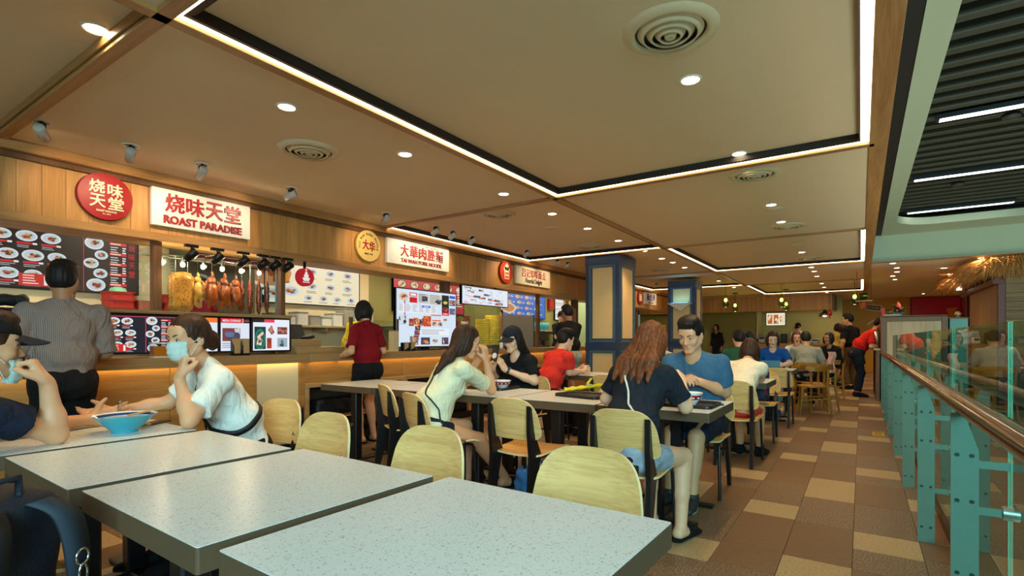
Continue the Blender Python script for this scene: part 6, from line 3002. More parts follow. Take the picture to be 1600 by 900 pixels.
p.strap(tr_, [J['pel'] + p.F * .3 + J['up1'] * .12, J['waist'] - J['R2'] * .3 + J['F2'] * .05 - V(0, 0, .03), J['waist'] - J['F2'] * .3 + J['up1'] * .06], .032, STRAPB, 'waist_strap')

# 3  man in the striped shirt at the roast counter
p = Person('man in a grey striped shirt and black trousers standing at the roast counter', (-4.60, 1.28), 82, h=1.70, sex='m', vox=.009, bulk=1.05)
p.pose(lean=3, look=(.55, 1, -.12), lh=(-4.84, 1.10, 1.0), rh=(-4.86, 1.50, 1.03))
p.body(SKINB)
p.shirt(C_STRIPE, .98, .05, loose=.02, neck=.072, fold=.003, seed=8)
p.bottoms(C_BLACK, 1.92, waist=.10, name='trousers')
p.shoes(C_BLACK)
p.hair('short', H_BLACK)
J = p.J
b = MB()
b.lathe([(.062, 0), (.066, .02), (.060, .034)], 22, M=Matrix.Translation(Vector(J['nb'] - p.o + V(0, 0, -.005))))
part('collar', b, C_STRIPE, p.t)

# 4  woman in red at the noodle counter
p = Person('woman in a maroon t-shirt and black shorts standing at the noodle counter', (-4.80, 4.13), 86, h=1.62, sex='f', vox=.008)
p.pose(lean=3, look=(0, 1, -.4), lh=(-5.02, 3.90, .99), rh=(-5.02, 4.36, 1.0))
p.body(SKIN)
p.shirt(C_MAROON, .78, -.05, loose=.04, seed=9, fold=.003)
p.bottoms(C_BLACK, .62, g=.022, name='shorts')
p.shoes(C_BLACK, 'slipper', slide=True)
p.hair('bob', H_BLACK)

# 5  woman in cream
p = Person('woman in a cream t-shirt with brown ponytail and thin black strap, seen from behind', (-2.70, 2.93), -20, h=1.70, sex='f', seat=.455, vox=.0075, bulk=1.08)
p.pose(lean=24, stoop=6, hipf=-.02, twist=-4, look=(.4, .9, -.35), neck=(.05, .35, .9), rh=(-2.50, 3.36, 1.03), re=(-2.50, 3.43, .792), lh=(-2.60, 3.39, 1.04), le=(-2.80, 3.42, .792), rf=(-2.40, 3.48, .085), lf=(-2.72, 3.42, .085))
bo = p.body(SKIN, hands=dict(r=dict(fd=(-.05, -.1, .9), pn=(-.9, -.1, .2), curl=GRIP), l=dict(fd=(.2, -.1, .9), pn=(.9, -.2, .2), curl=GRIP)))
p.face()
sh = p.shirt(C_CREAM, .72, -.10, loose=.028, fold=.0035, seed=12)
p.bottoms(C_CHAR, .30, name='shorts')
p.shoes(C_BLACK, 'slipper', slide=True)
p.hair('long', H_BROWN, L_=.14)
J = p.J
p.strap(p.bvh(sh), [J['nb'] - J['R2'] * .06 + J['up2'] * .05, J['chest'] - J['F2'] * .25 + J['R2'] * .02, J['waist'] - J['F2'] * .2 + J['R2'] * .12, J['pel'] + J['R2'] * .28 + J['F2'] * .03 + J['up1'] * .05], .010, STRAPB, 'bag_strap')

# 6  woman with phone and black cap
p = Person('woman in a black cap and black t-shirt looking at a phone across the bowls', (-2.82, 4.44), 180, h=1.64, sex='f', seat=.455, vox=.0075)
p.pose(lean=14, stoop=4, look=(.02, 1, -.26), neck=(0, .35, .9), lh=(-2.815, 4.08, .915), le=(-2.60, 4.27, .795), rh=(-2.93, 4.05, .915), re=(-3.06, 4.24, .80))
p.body(SKINL, hands=dict(l=dict(fd=(-.15, -.45, .75), pn=(-.75, .1, -.1), curl=GRIP, thumb=(.4, .7)), r=dict(fd=(.2, -.4, .8), pn=(.75, .1, -.1), curl=GRIP, thumb=(.4, .7))))
p.face()
p.shirt(C_BLACK, .72, -.10, loose=.03, seed=14)
p.bottoms(C_BLACK, 1.0, name='shorts')
p.shoes(C_BLACK)
p.hair('long', H_BLACK, L_=.10)
p.cap(C_CHAR)
J = p.J
b = MB()
d = nrm(J['lw'] - J['le'])
Mq = Matrix.Translation(Vector(J['lw'] - d * .035 - p.o)) @ Vector(d).to_track_quat('Z', 'Y').to_matrix().to_4x4()
b.lathe([(.029, -.012), (.031, 0), (.029, .012)], 20, 0, Mq)
b.box(-.019, .019, .022, .036, -.02, .02, .004, 0, Mq)
part('wrist_watch', b, plain('watch_blue', (30, 44, 70), .35), p.t)

# 7  woman in black with denim shorts
p = Person('woman with long chestnut hair in a black t-shirt and denim shorts, seen from behind', (-1.12, 2.90), -6, h=1.68, sex='f', seat=.455, vox=.0068)
p.pose(lean=18, stoop=6, hipf=-.01, twist=-4, look=(.1, .9, -.5), neck=(0, .5, .85), rh=(-.955, 3.39, .93), re=(-.875, 3.18, .792), lh=(-1.20, 3.36, .80), le=(-1.35, 3.10, .82), rf=(-.90, 3.17, .085), lf=(-1.12, 3.28, .085))
bo = p.body(SKINL, hands=dict(r=dict(fd=(-.3, .6, .4), pn=(-.6, -.1, -.6), curl=GRIP)))
p.face()
sh = p.shirt(C_CHAR, .72, -.06, loose=.03, seed=15, fold=.003)
p.bottoms(C_DENIM, .42, g=.016, name='denim_shorts')
p.shoes(C_BLACK, 'slipper', slide=True)
p.hair('long', H_CHEST, L_=.12, flare=1.5)
J = p.J
p.strap(p.bvh(sh), [J['nb'] - J['R2'] * .09 + J['up2'] * .04, J['nb'] - J['R2'] * .075 - J['F2'] * .2 - J['up2'] * .06, J['chest'] - J['F2'] * .25 - J['R2'] * .02, J['waist'] - J['F2'] * .22 + J['R2'] * .12, J['pel'] + J['R2'] * .24 - J['F2'] * .1 + J['up1'] * .08, J['pel'] + J['R2'] * .26 + J['F2'] * .02], .013, STRAPW, 'bag_cord', round_=True)

# 8  man in blue
p = Person('man in a steel blue t-shirt with black hair leaning over a red rimmed bowl', (-1.08, 4.32), 180, h=1.74, sex='m', seat=.455, vox=.0075)
p.pose(lean=14, stoop=5, look=(.12, 1, -.42), neck=(0, .4, .9), lh=(-1.0, 4.03, .88), le=(-.87, 4.24, .795), rh=(-1.14, 4.01, .89), re=(-1.32, 4.20, .795), lf=(-1.0, 3.80, .085), rf=(-1.18, 3.86, .085))
p.body(SKIN, hands=dict(l=dict(fd=(-.6, -.5, .2), pn=(-.2, .3, -.8), curl=GRIP), r=dict(fd=(.6, -.5, .2), pn=(.2, .3, -.8), curl=GRIP)))
p.face()
p.shirt(C_BLUEG, .78, -.10, loose=.035, seed=17, fold=.003)
p.bottoms(C_NAVY, .98, g=.02, name='shorts')
p.shoes(plain('dark_sneaker', (40, 44, 46), .6), 'sneaker', C_GREY)
p.hair('short', H_BLACK)


# the others, smaller in the picture
def simple(label, base, yaw, h, sex, seat, skin, top, topkw, bot, botkw, hair, hmat, hL=.2, shoe=C_BLACK, vox=.014, face=True, bulk=1.0, fz=0.0, hands=None, **pose):
    p = Person(label, base, yaw, h=h, sex=sex, seat=seat, vox=vox, bulk=bulk, floor_z=fz)
    p.pose(**pose)
    p.body(skin, hands=hands)
    if face:
        p.face()
    p.shirt(top, **topkw)
    p.bottoms(bot, **botkw)
    if shoe is not None:
        p.shoes(shoe)
    if hair == 'cap':
        p.hair('short', hmat)
        p.cap(hL if not isinstance(hL, float) else C_BLACK)
    else:
        p.hair(hair, hmat, hL)
    return p


SH = dict(sleeve=.75, loose=.03)
PT = dict(frac=1.92, name='trousers')
ST_ = dict(frac=.8, name='shorts', g=.02)
p = simple('man in a red shirt and black cap seated sideways behind the phone user', (-3.18, 5.50), -22, 1.70, 'm', .455, SKINL, C_RED, SH, C_BLACK, PT, 'cap', H_BLACK, C_BLACK, vox=.010, lean=22, stoop=4, look=(.1, 1, -.25), rh=(-2.86, 5.86, .80), re=(-2.94, 5.64, .80), lh=(-3.0, 6.0, .80))
p = simple('staff member in a navy uniform and black cap behind the dumpling counter', (-5.95, 10.9), -120, 1.66, 'f', None, SKIN, C_NAVY, SH, C_BLACK, PT, 'cap', H_BLACK, C_BLACK, fz=.16, lean=6, look=(0, 1, -.2), rh=(-5.7, 10.6, 1.15), lh=(-5.68, 10.9, 1.15))
p = simple('young man in a black t-shirt and grey shorts standing left of the nearer column', (-4.12, 7.95), 70, 1.74, 'm', None, SKINB, C_BLACK, dict(sleeve=.6, loose=.03), C_GREY, dict(frac=.9, name='shorts', g=.025), 'short', H_BLACK, vox=.011, lean=4, look=(.15, 1, -.25), rh=(-4.34, 8.12, .95), lh=(-4.36, 7.8, .96))
p = simple('diner in a beige top and coral shorts leaning on the third row table', (-1.02, 5.50), -8, 1.64, 'f', .455, SKIN, C_BEIGE, dict(sleeve=.35, loose=.02), C_CORAL, dict(frac=.7, name='shorts'), 'bob', H_BROWN, vox=.010, lean=32, stoop=8, look=(-.2, .8, -.6), rh=(-.98, 6.08, .80), re=(-.86, 5.92, .795), lh=(-1.2, 6.05, .80))
p = simple('tan haired diner facing the viewer from the far side of the third row', (-2.42, 6.96), 180, 1.62, 'f', .455, SKINL, C_BLACK, SH, C_BLACK, PT, 'bob', H_TAN, vox=.013, lean=14, look=(.3, 1, -.4), lh=(-2.18, 6.80, 1.06))
b = MB()
b.box(-.055, .055, -.002, .002, -.035, .035)
t_ = thing('white_card', 'white card held up by the tan haired diner', 'card', (-2.16, 6.76, 1.17))
part('card', b, WHITEP, t_)
p = simple('diner in a dark green t-shirt seen from behind in the fourth row', (-1.46, 8.06), 10, 1.66, 'm', .455, SKIN, C_GREEN, SH, C_JEAN, PT, 'short', H_BLACK, lean=18, look=(-.3, 1, -.3), rh=(-1.36, 8.55, .80), lh=(-1.66, 8.55, .80))
p = simple('woman with a dark ponytail in a mauve top looking left', (-1.60, 10.40), 70, 1.66, 'f', .455, SKINL, C_PURP, SH, C_JEAN, PT, 'pony', H_BLACK, .12, lean=10, look=(.1, 1, -.1), rh=(-1.95, 10.75, .80), lh=(-2.0, 10.2, .75))
p = simple('woman in a royal blue t-shirt reading over a tray in the fourth row', (-1.18, 9.46), 180, 1.64, 'f', .455, SKINL, C_BLUE, SH, C_DENIM, dict(frac=1.6, name='trousers'), 'bob', H_BROWN, vox=.011, shoe=C_BLUE, lean=14, look=(-.15, 1, -.42), lh=(-1.02, 9.12, .80), rh=(-1.42, 9.05, .83), le=(-.93, 9.26, .82))
p = simple('diner in a grey t-shirt seen from behind on a mustard chair', (-.82, 10.74), 6, 1.68, 'm', .455, SKIN, C_GREY, SH, C_JEAN, PT, 'short', H_BLACK, lean=16, stoop=6, look=(-.1, 1, -.4), rh=(-.66, 11.12, .80), lh=(-1.05, 11.15, .80))
p = simple('woman in black on a mustard chair with a pink cloth on her arm', (-.50, 12.46), 150, 1.62, 'f', .455, SKINB, C_BLACK, dict(sleeve=1.6, loose=.03), C_BLACK, PT, 'bob', H_BLACK, lean=6, look=(.1, 1, -.1))
p = simple('diner with maroon hair behind the fifth row', (-1.08, 12.06), 176, 1.66, 'f', .455, SKINL, C_WHITE, SH, C_BLACK, PT, 'bob', H_MAROON, lean=8, look=(-.3, 1, -.2), lh=(-1.0, 11.7, .80), rh=(-1.3, 11.7, .80))
p = simple('man in a red shirt with a dark apron bending over the brown counter', (-.08, 13.12), -84, 1.72, 'm', None, SKIN, C_REDS, dict(sleeve=.8, loose=.03, hem=-.06), C_JEAN, PT, 'short', H_BLACK, vox=.012, lean=34, look=(0, .9, -.5), rh=(.40, 12.95, 1.06), lh=(.42, 13.25, 1.06))
J = p.J
G = Field(*p.bounds(.2), .014)
G.ell(J['pel'] + J['up1'] * .03, (.185, .145, .14), basis(p.F, J['up1']), .03)
for q in 'lr':
    G.cone(J[q + 'h'] + p.F * .01, J[q + 'h'] * .45 + J[q + 'k'] * .55 + p.F * .015, .105, .10, .05, cut=True)
G.clip(J['pel'] + J['up1'] * .10, J['up1'])
link('apron', G.mesh('apron', C_CHAR, p.o), p.t)
p = simple('person in a black t-shirt standing in the aisle behind the man in red', (-.20, 14.9), 50, 1.76, 'm', None, SKIN, C_BLACK, SH, cloth('khaki', (96, 76, 54)), PT, 'short', H_BLACK, bulk=.88, lean=4, look=(-.6, 1, -.1))
p = simple('woman in a yellow top standing beyond the person in black', (-.56, 15.9), -60, 1.58, 'f', None, SKINL, cloth('pale_yellow', (220, 200, 110)), SH, C_GREEN, PT, 'bob', H_BROWN, vox=.016, lean=4, look=(0, 1, -.3), rh=(-.25, 16.0, 1.0))
p = simple('cook in a black hat behind the far kitchen counter', (-1.85, 21.15), 180, 1.74, 'm', None, SKINL, C_WHITE, SH, C_BLACK, PT, 'cap', H_BLACK, C_BLACK, vox=.018, lean=10, look=(.2, 1, -.4))
p = simple('dark clothed person standing before the olive far wall', (-4.35, 19.9), 160, 1.70, 'f', None, SKINB, C_BLACK, dict(sleeve=1.7, loose=.03), C_BLACK, PT, 'bob', H_BLACK, vox=.018, lean=2, look=(0, 1, -.1))
p = simple('cook in a maroon t-shirt behind the hanging roast meats', (-6.28, 2.86), -80, 1.72, 'm', None, SKIN, cloth('cook_maroon', (150, 30, 56)), SH, C_BLACK, PT, 'short', H_BLACK, fz=.16, lean=10, look=(.1, 1, -.5), rh=(-5.95, 2.7, 1.2), lh=(-5.95, 3.0, 1.2))
p = simple('staff member in a yellow t-shirt bending behind the noodle counter', (-6.25, 5.05), -95, 1.60, 'f', None, SKINL, C_YEL, SH, C_BLACK, PT, 'short', H_BLACK, fz=.16, lean=34, look=(0, .8, -.6), rh=(-5.85, 4.95, 1.15), lh=(-5.85, 5.2, 1.15))
# pink cloth
b = MB()
b.grid(lambda u, v: (-.56 + .13 * u + .02 * math.sin(v * 9), 12.12 + .03 * math.sin(u * 7 + v * 3), .95 - .42 * v), 8, 14, thick=.006)
tag(link('pink_cloth', b.mesh('pink_cloth', cloth('pink', (230, 180, 170)))), 'pale pink cloth hanging beside the woman in black on a mustard chair', 'cloth')
# ------------------------------------------------------------------ small things on tables and counters
CERAM = plain('porcelain', (232, 234, 228), .2, coat=.4)
TEALC = plain('teal_glaze', (60, 170, 190), .2, coat=.5)
BLUEC = plain('cobalt_glaze', (20, 60, 120), .2, coat=.4)
REDC = plain('red_band', (176, 26, 50), .3)
TRAYM = plain('black_tray', (28, 28, 30), .35)
BAMB = wood('bamboo', (220, 178, 110), (184, 138, 76), 'Z', 16, .5, .1)
STEAM = wood('steamer_bamboo', (255, 196, 62), (226, 156, 36), 'Z', 30, .5, .1)
CLEAR = glass('clear_plastic', (244, 248, 250), .05, ior=1.25)


def bowl(name, x, y, z, R, H, outer, label, inner=CERAM, foot=.45, band=None, soup=None, flare=1.6):
    t = thing(name, label, 'bowl', (x, y, z))
    n = 9
    rf = R * foot

    def rad(q):
        return rf + (R - rf) * q ** (1 / flare)
    prof = [(0, .004), (rf * .9, .004), (rf * .9, 0), (rf, 0), (rf, H * .10)] + [(rad(q), H * (.10 + .90 * q)) for q in np.linspace(.02, 1, n)]
    b = MB()
    b.lathe(prof, 40)
    part('bowl_wall', b, outer, t)
    b = MB()
    ip = [(rad(q) - .003, H * (.12 + .88 * q)) for q in np.linspace(1, .02, n)] + [(0, H * .13)]
    b.lathe([(R, H)] + ip, 40)
    part('inside', b, inner, t)
    if band:
        b = MB()
        b.lathe([(rad(q) + .0012, H * (.10 + .90 * q)) for q in np.linspace(.40, .80, 5)], 40)
        bd_ = part('painted_band', b, band, t)
        b = MB()
        for k in range(12):
            a = 2 * PI * k / 12
            r0 = rad(.6) + .002
            M = rotm('Z', a) @ trm(r0, 0, H * .64) @ rotm('Y', PI / 2 - .5)
            b.tube([(0, 0, 0), (0, 0, .001)], H * .11, 10, 0, M)
        part('painted_flower', b, inner, bd_, kind='stuff')
    if soup:
        b = MB()
        q = .72
        b.lathe([(rad(q) - .004, H * (.12 + .88 * q)), (0, H * (.12 + .88 * q) + .002)], 30)
        part('soup', b, soup, t)
    return t


def tray(x, y, w, d, rz, label, z=.7505):
    t = thing('serving_tray', label, 'tray', (x, y, z), math.radians(rz))
    b = MB()
    b.prism(rrect(w, d, .04, 4), 'Z', 0, .006)
    part('base', b, TRAYM, t)
    b = MB()
    o, i = rrect(w, d, .04, 4), rrect(w - .02, d - .02, .034, 4)
    n = len(o)
    vs = [(p[0] * .97, p[1] * .97, .002) for p in o] + [(p[0], p[1], .022) for p in o] + [(p[0], p[1], .022) for p in i] + [(p[0] * .98, p[1] * .98, .006) for p in i]
    fs = []
    for k in range(3):
        for j in range(n):
            fs.append((k * n + j, k * n + (j + 1) % n, (k + 1) * n + (j + 1) % n, (k + 1) * n + j))
    b.add(vs, fs, 0, None, True)
    part('rim', b, TRAYM, t)
    return t


# nearest tables: teal bowl with chopsticks
bowl('noodle_bowl', -2.975, 1.06, .7502, .135, .085, TEALC, 'wide teal bowl on the table between the two masked diners', CERAM, .40, None, plain('broth', (190, 180, 160), .2), 1.0)
b = MB()
b.lathe([(.122, .0795), (.108, .0705)], 40)
part('blue_rim_band', b, BLUEC, bpy.data.objects['noodle_bowl'])
for i in range(2):
    b = MB()
    b.tube([(0, 0, 0), (.012 * i, .23, .014)], [.0025, .0038], 6)
    t = thing('chopstick', 'wooden chopstick resting on the teal bowl, %s one' % ('nearer' if i == 0 else 'farther'), 'chopsticks', (-2.97 - .02 * i, 1.075, .828), math.radians(18))
    part('stick', b, BAMB, t)
t = thing('brown_pouch', 'flat brown pouch with a pale tip lying beyond the teal bowl', 'pouch', (-3.12, 1.25, .7505), math.radians(-62))
b = MB()
b.box(-.085, .085, -.03, .03, 0, .014, .005)
part('pouch', b, plain('brown_leather', (110, 74, 46), .5), t)
b = MB()
b.box(.06, .088, -.031, .031, .001, .016, .004)
part('pale_tip', b, plain('pale_tape', (196, 170, 140), .5), t)
t = thing('paper_napkin', 'white paper napkin beside the brown pouch', 'napkin', (-3.24, 1.22, .7505), math.radians(-62))
b = MB()
b.grid(lambda u, v: ((u - .5) * .15, (v - .5) * .1, .004 + .003 * math.sin(u * 9) * math.cos(v * 7)), 10, 8, thick=.002)
part('sheet', b, WHITEP, t)
t = thing('clear_phone', 'thin clear slab held in the hand of the diner in the black cap', 'phone', (-3.235, 1.13, .83), math.radians(-30))
b = MB()
b.box(-.036, .036, -.004, .004, -.035, .045, .003)
part('slab', b, glass('ghost_glass', (220, 220, 216), .02), t)

# second row
tray(-2.80, 3.86, .42, .32, 0, 'black tray under the red patterned bowls of the phone user')
bowl('red_bowl', -2.90, 3.86, .758, .082, .07, CERAM, 'white and red patterned bowl, left one on the black tray', CERAM, .5, REDC, plain('soup', (120, 84, 50), .2), 1.3)
bowl('red_bowl', -2.715, 3.90, .758, .080, .068, CERAM, 'white and red patterned bowl, right one on the black tray', CERAM, .5, REDC, None, 1.3)
b = MB()
b.tube([(-2.93, 3.84, .80), (-2.83, 3.89, .85)], [.009, .004], 8)
tag(link('soup_spoon', b.mesh('soup_spoon', CERAM)), 'white soup spoon standing in the left red patterned bowl', 'spoon')
tray(-1.80, 3.74, .42, .32, -12, 'black tray with a crumpled yellow wrapper on the second row')
t = thing('yellow_wrapper', 'crumpled bright yellow bag lying across the black tray', 'wrapper', (-1.80, 3.73, .775), math.radians(40))
b = MB()
b.grid(lambda u, v: ((u - .5) * .34, .028 * math.cos(v * 2 * PI) * (1.0 + .35 * math.sin(u * 5)) * (.35 + .65 * math.sin(PI * min(1, u + .18))), .03 + .035 * u + .016 * math.sin(v * 2 * PI) + .004 * math.sin(u * 31 + v * 9)), 26, 14)
part('bag', b, plain('yellow_plastic', (228, 206, 30), .35, var=.08), t)
b = MB()
b.tube([(.02, .03, .07), (.05, .05, .10), (.06, .055, .11)], [.012, .008, .011], 8)
part('twist', b, plain('yellow_plastic', (228, 206, 30), .35), t)
b = MB()
b.box(.0, .05, -.02, .015, .068, .071)
part('label_patch', b, plain('pale_label', (190, 220, 200), .5), t)
tray(-1.00, 3.62, .42, .32, 0, 'black tray under the red rimmed bowl before the man in blue')
bowl('red_bowl', -.955, 3.58, .758, .082, .085, CERAM, 'white bowl with a red flower band at the right end of the second row', CERAM, .45, REDC, plain('soup', (120, 84, 50), .2), 1.3)
bowl('side_plate', -1.05, 3.74, .758, .075, .03, CERAM, 'small white dish behind the red flower band bowl', CERAM, .5)
t = thing('phone', 'dark blue phone lying at the table corner before the man in blue', 'phone', (-.838, 3.78, .7505), math.radians(-60))
b = MB()
b.prism(rrect(.15, .075, .012, 3), 'Z', 0, .010)
part('case', b, plain('phone_case', (34, 44, 70), .4), t)
b = MB()
b.prism(rrect(.142, .067, .010, 3), 'Z', .010, .0106)
part('glass', b, plain('phone_glass', (20, 24, 34), .12), t)
# phone in the hands of the woman in the cap
t = thing('phone', 'dark phone held upright by the woman in the black cap', 'phone', (-2.875, 4.005, 1.06), math.radians(-6))
b = MB()
M = rotm('X', math.radians(-18))
b.prism(rrect(.076, .155, .012, 3), 'Z', -.005, .005, 0, M @ rotm('X', PI / 2))
part('case', b, plain('phone_black', (30, 32, 36), .3), t)
b = MB()
b.tube([(.012, -.012, -.02), (.012, -.018, -.02)], .027, 24, 0, M)
b.tube([(.012, -.018, -.02), (.012, -.021, -.02)], .020, 24, 0, M)
part('ring_grip', b, plain('ring_white', (220, 220, 222), .3), t)
# clear plastic bag in the hands of the man in blue
b = MB()
b.grid(lambda u, v: (-1.26 + .24 * u, 3.98 + .03 * math.sin(u * 8 + v * 5) + .02 * math.sin(v * 13), .86 + .17 * v * (1 - .35 * u) + .008 * math.sin(u * 17 + v * 6)), 22, 16)
tag(link('clear_bag', b.mesh('clear_bag', CLEAR)), 'clear plastic bag pulled up between the hands of the man in blue', 'bag')
# third and fourth rows
tray(-1.22, 8.92, .40, .30, 0, 'black tray under the propped book of the woman in royal blue')
t = thing('book', 'open blue covered book propped before the woman in royal blue', 'book', (-1.22, 8.98, .78))
b = MB()
b.box(-.17, .17, -.006, .006, 0, .022, .002, 0, rotm('X', math.radians(-60)))
b.box(-.18, .18, -.012, .0, -.02, .10, .002, 0, rotm('X', math.radians(-35)))
part('cover', b, plain('book_teal', (40, 120, 150), .5), t)
b = MB()
b.box(-.17, .17, .0, .008, -.01, .105, .002, 0, rotm('X', math.radians(-35)))
part('page', b, WHITEP, t)


def backpack(x, y, z, rz, label, body, trim, sc=1.0, lean=8):
    t = thing('backpack', label, 'backpack', (x, y, z), math.radians(rz))
    G = Field((-.26, -.22, -.02), (.26, .24, .56), .009)
    R = np.array(Matrix.Rotation(math.radians(lean), 3, 'X'))
    up = R @ V(0, 0, 1)
    fw = R @ V(0, 1, 0)
    G.bx(R @ V(0, 0, .21), (.155 * sc, .095 * sc, .205 * sc), R, .06, .02)
    G.bx(R @ V(0, -.09, .14), (.125 * sc, .05 * sc, .12 * sc), R, .035, .03)
    G.ell(R @ V(0, -.01, .36), (.14 * sc, .085 * sc, .07 * sc), R, .04)
    G.ripple(.002, [(40, 10, 30, 0, 1), (-20, 30, 45, 1, 1), (10, 50, -20, 2, 1)])
    G.clip(V(0, 0, .003), V(0, 0, -1))
    link('bag_body', G.mesh('bag_body', body, (0, 0, 0)), t)

    def q(a, b_, c):
        return tuple(R @ V(a * sc, b_ * sc, c))
    for s_ in (-1, 1):
        b = MB()
        pts = [q(s_ * .06, .08, .40), q(s_ * .09, .135, .36), q(s_ * .11, .155, .24), q(s_ * .13, .13, .12), q(s_ * .14, .09, .05)]
        vs, fs = [], []
        raw = [Vector(p_) for p_ in pts]
        ws = (.034, .036, .032, .018, .012)
        pts, wid = [], []
        for k in range(4):
            a0, a1, a2, a3 = raw[max(k - 1, 0)], raw[k], raw[k + 1], raw[min(k + 2, 4)]
            for j in range(6 if k < 3 else 7):
                t_ = j / 6
                pts.append(.5 * ((2 * a1) + (a2 - a0) * t_ + (2 * a0 - 5 * a1 + 4 * a2 - a3) * t_ ** 2 + (3 * a1 - a0 - 3 * a2 + a3) * t_ ** 3))
                wid.append(ws[k] * (1 - t_) + ws[k + 1] * t_)
        for k, p_ in enumerate(pts):
            w = wid[k]
            vs += [(p_[0] - w, p_[1], p_[2]), (p_[0] + w, p_[1], p_[2]), (p_[0] + w, p_[1] + .012, p_[2]), (p_[0] - w, p_[1] + .012, p_[2])]
        for k in range(len(pts) - 1):
            for j in range(4):
                fs.append((k * 4 + j, k * 4 + (j + 1) % 4, k * 4 + 4 + (j + 1) % 4, k * 4 + 4 + j))
        fs += [(3, 2, 1, 0), tuple(len(vs) - 4 + i for i in range(4))]
        b.add(vs, fs, 0, None, True)
        part('shoulder_strap', b, STRAPM, t)
    b = MB()
    b.tube([q(-.035, .06, .42), q(-.03, .06, .465), q(.03, .06, .465), q(.035, .06, .42)], .009, 8)
    part('grab_handle', b, body, t)
    b = MB()
    pts = [q(-.128, -.085, .10), q(-.138, -.06, .30), q(-.08, -.05, .405), q(.0, -.05, .425), q(.08, -.05, .405), q(.138, -.06, .30), q(.128, -.085, .10)]
    b.tube(pts, .0055, 6)
    part('zip', b, trim, t)
    b = MB()
    pts = [q(-.11, -.135, .06), q(-.112, -.135, .2), q(-.05, -.13, .255), q(.05, -.13, .255), q(.112, -.135, .2), q(.11, -.135, .06)]
    b.tube(pts, .005, 6)
    part('pocket_zip', b, trim, t)
    b = MB()
    for s_ in (-1, 1):
        c_ = Vector(q(s_ * .105, .168, .25))
        b.tube([c_ + Vector((.018 * math.cos(a), .010, .02 * math.sin(a))) for a in [2 * PI * k / 14 for k in range(14)]], .0035, 6, closed=True)
        b.tube([c_ + Vector((.012 * math.cos(a), .012, -.045 + .026 * math.sin(a))) for a in [2 * PI * k / 14 for k in range(14)]], .0035, 6, closed=True)
    part('clip', b, CHROME, t, kind='stuff')
    return t


STRAPM = plain('strap_webbing', (28, 42, 54), .7, var=.08, scale=300)
BPK = plain('backpack_navy', (14, 25, 36), .6, var=.08, scale=160, bump=.3)
backpack(-1.66, .30, .462, -62, 'dark navy backpack with chrome clips on the near left chair', BPK, plain('zip_black', (12, 14, 18), .4), 1.0, -4).scale = (.9, .9, .92)
BP2 = plain('backpack_blue', (22, 44, 74), .6, var=.05)
backpack(-1.02, 6.66, .458, 5, 'dark blue backpack with red zips on the chair of the third row', BP2, plain('zip_red', (214, 40, 60), .5), .88, 0)
# bags on the floor and on the counter shelf
t = thing('plastic_bag', 'blue and clear plastic bag on the floor under the middle empty chair', 'bag', (-2.02, 3.35, .0))
G = Field((-.2, -.18, -.01), (.2, .18, .36), .010)
G.bx((0, 0, .12), (.15, .10, .115), None, .05, .02)
G.ell((0, 0, .24), (.07, .05, .06), None, .06)
G.ripple(.006, [(60, 20, 30, 0, 1), (-40, 60, 25, 1, .7), (30, -50, 70, 2, .6)])
G.clip(V(0, 0, .002), V(0, 0, -1))
link('bag_body', G.mesh('bag_body', plain('blue_plastic', (50, 110, 170), .3, var=.2, scale=8), (0, 0, 0)), t)
b = MB()
for s_ in (-1, 1):
    b.tube([(s_ * .05, -.03, .24), (s_ * .04, -.06, .34), (s_ * .0, -.07, .36)], [.018, .011, .009], 8)
part('handle_loop', b, plain('cream_plastic', (214, 190, 150), .4), t)
t = thing('black_bag', 'long black bag on the shelf under the noodle counter', 'bag', (-5.36, 4.08, .302))
G = Field((-.22, -.42, -.01), (.22, .42, .28), .014)
G.bx((0, 0, .10), (.15, .33, .10), None, .05, .02)
G.ripple(.004, [(30, 20, 30, 0, 1), (-20, 40, 25, 1, .7)])
G.clip(V(0, 0, .002), V(0, 0, -1))
link('bag_body', G.mesh('bag_body', plain('bag_black', (20, 20, 22), .6, bump=.2), (0, 0, 0)), t)
b = MB()
b.tube([(.15, -.12, .15), (.16, -.08, .06), (.16, .08, .06), (.15, .12, .15)], .010, 6)
part('carry_strap', b, STRAPB, t)

# ---- things on the roast and noodle counters
t = thing('iced_tea_tub', 'clear square tub of orange brown tea on the roast counter', 'drink', (-5.05, 2.06, 1.0405))
b = MB()
b.prism(rrect(.10, .13, .015, 3), 'Z', .012, .10)
part('tea', b, plain('tea_orange', (236, 122, 34), .15), t)
b = MB()
b.prism(rrect(.108, .138, .018, 3), 'Z', .0, .012)
b.prism(rrect(.112, .142, .018, 3), 'Z', .12, .132)
part('tub_lid_and_base', b, plain('clear_lid', (226, 214, 196), .2), t)
b = MB()
for a, c in ((-.054, None), (.054, None)):
    b.box(a - .001, a + .001, -.068, .068, .012, .12)
b.box(-.054, .054, -.069, -.067, .012, .12)
b.box(-.054, .054, .067, .069, .012, .12)
part('tub_wall', b, CLEAR, t)
for i, (y, x) in enumerate(((2.74, -5.09), (2.83, -5.09))):
    t = thing('paper_holder', 'brown paper napkin holder behind the masked woman, %s one' % ('left' if i == 0 else 'right'), 'holder', (x, y, 1.0405))
    b = MB()
    b.prism([(-.03, 0), (.03, 0), (.03, .09), (-.03, .15)], 'Y', -.035, .035)
    part('box', b, BLACKM, t)
    b = MB()
    b.box(-.022, .034, -.03, .03, .02, .165, .003)
    part('paper', b, plain('kraft_paper', (196, 152, 96), .7), t)
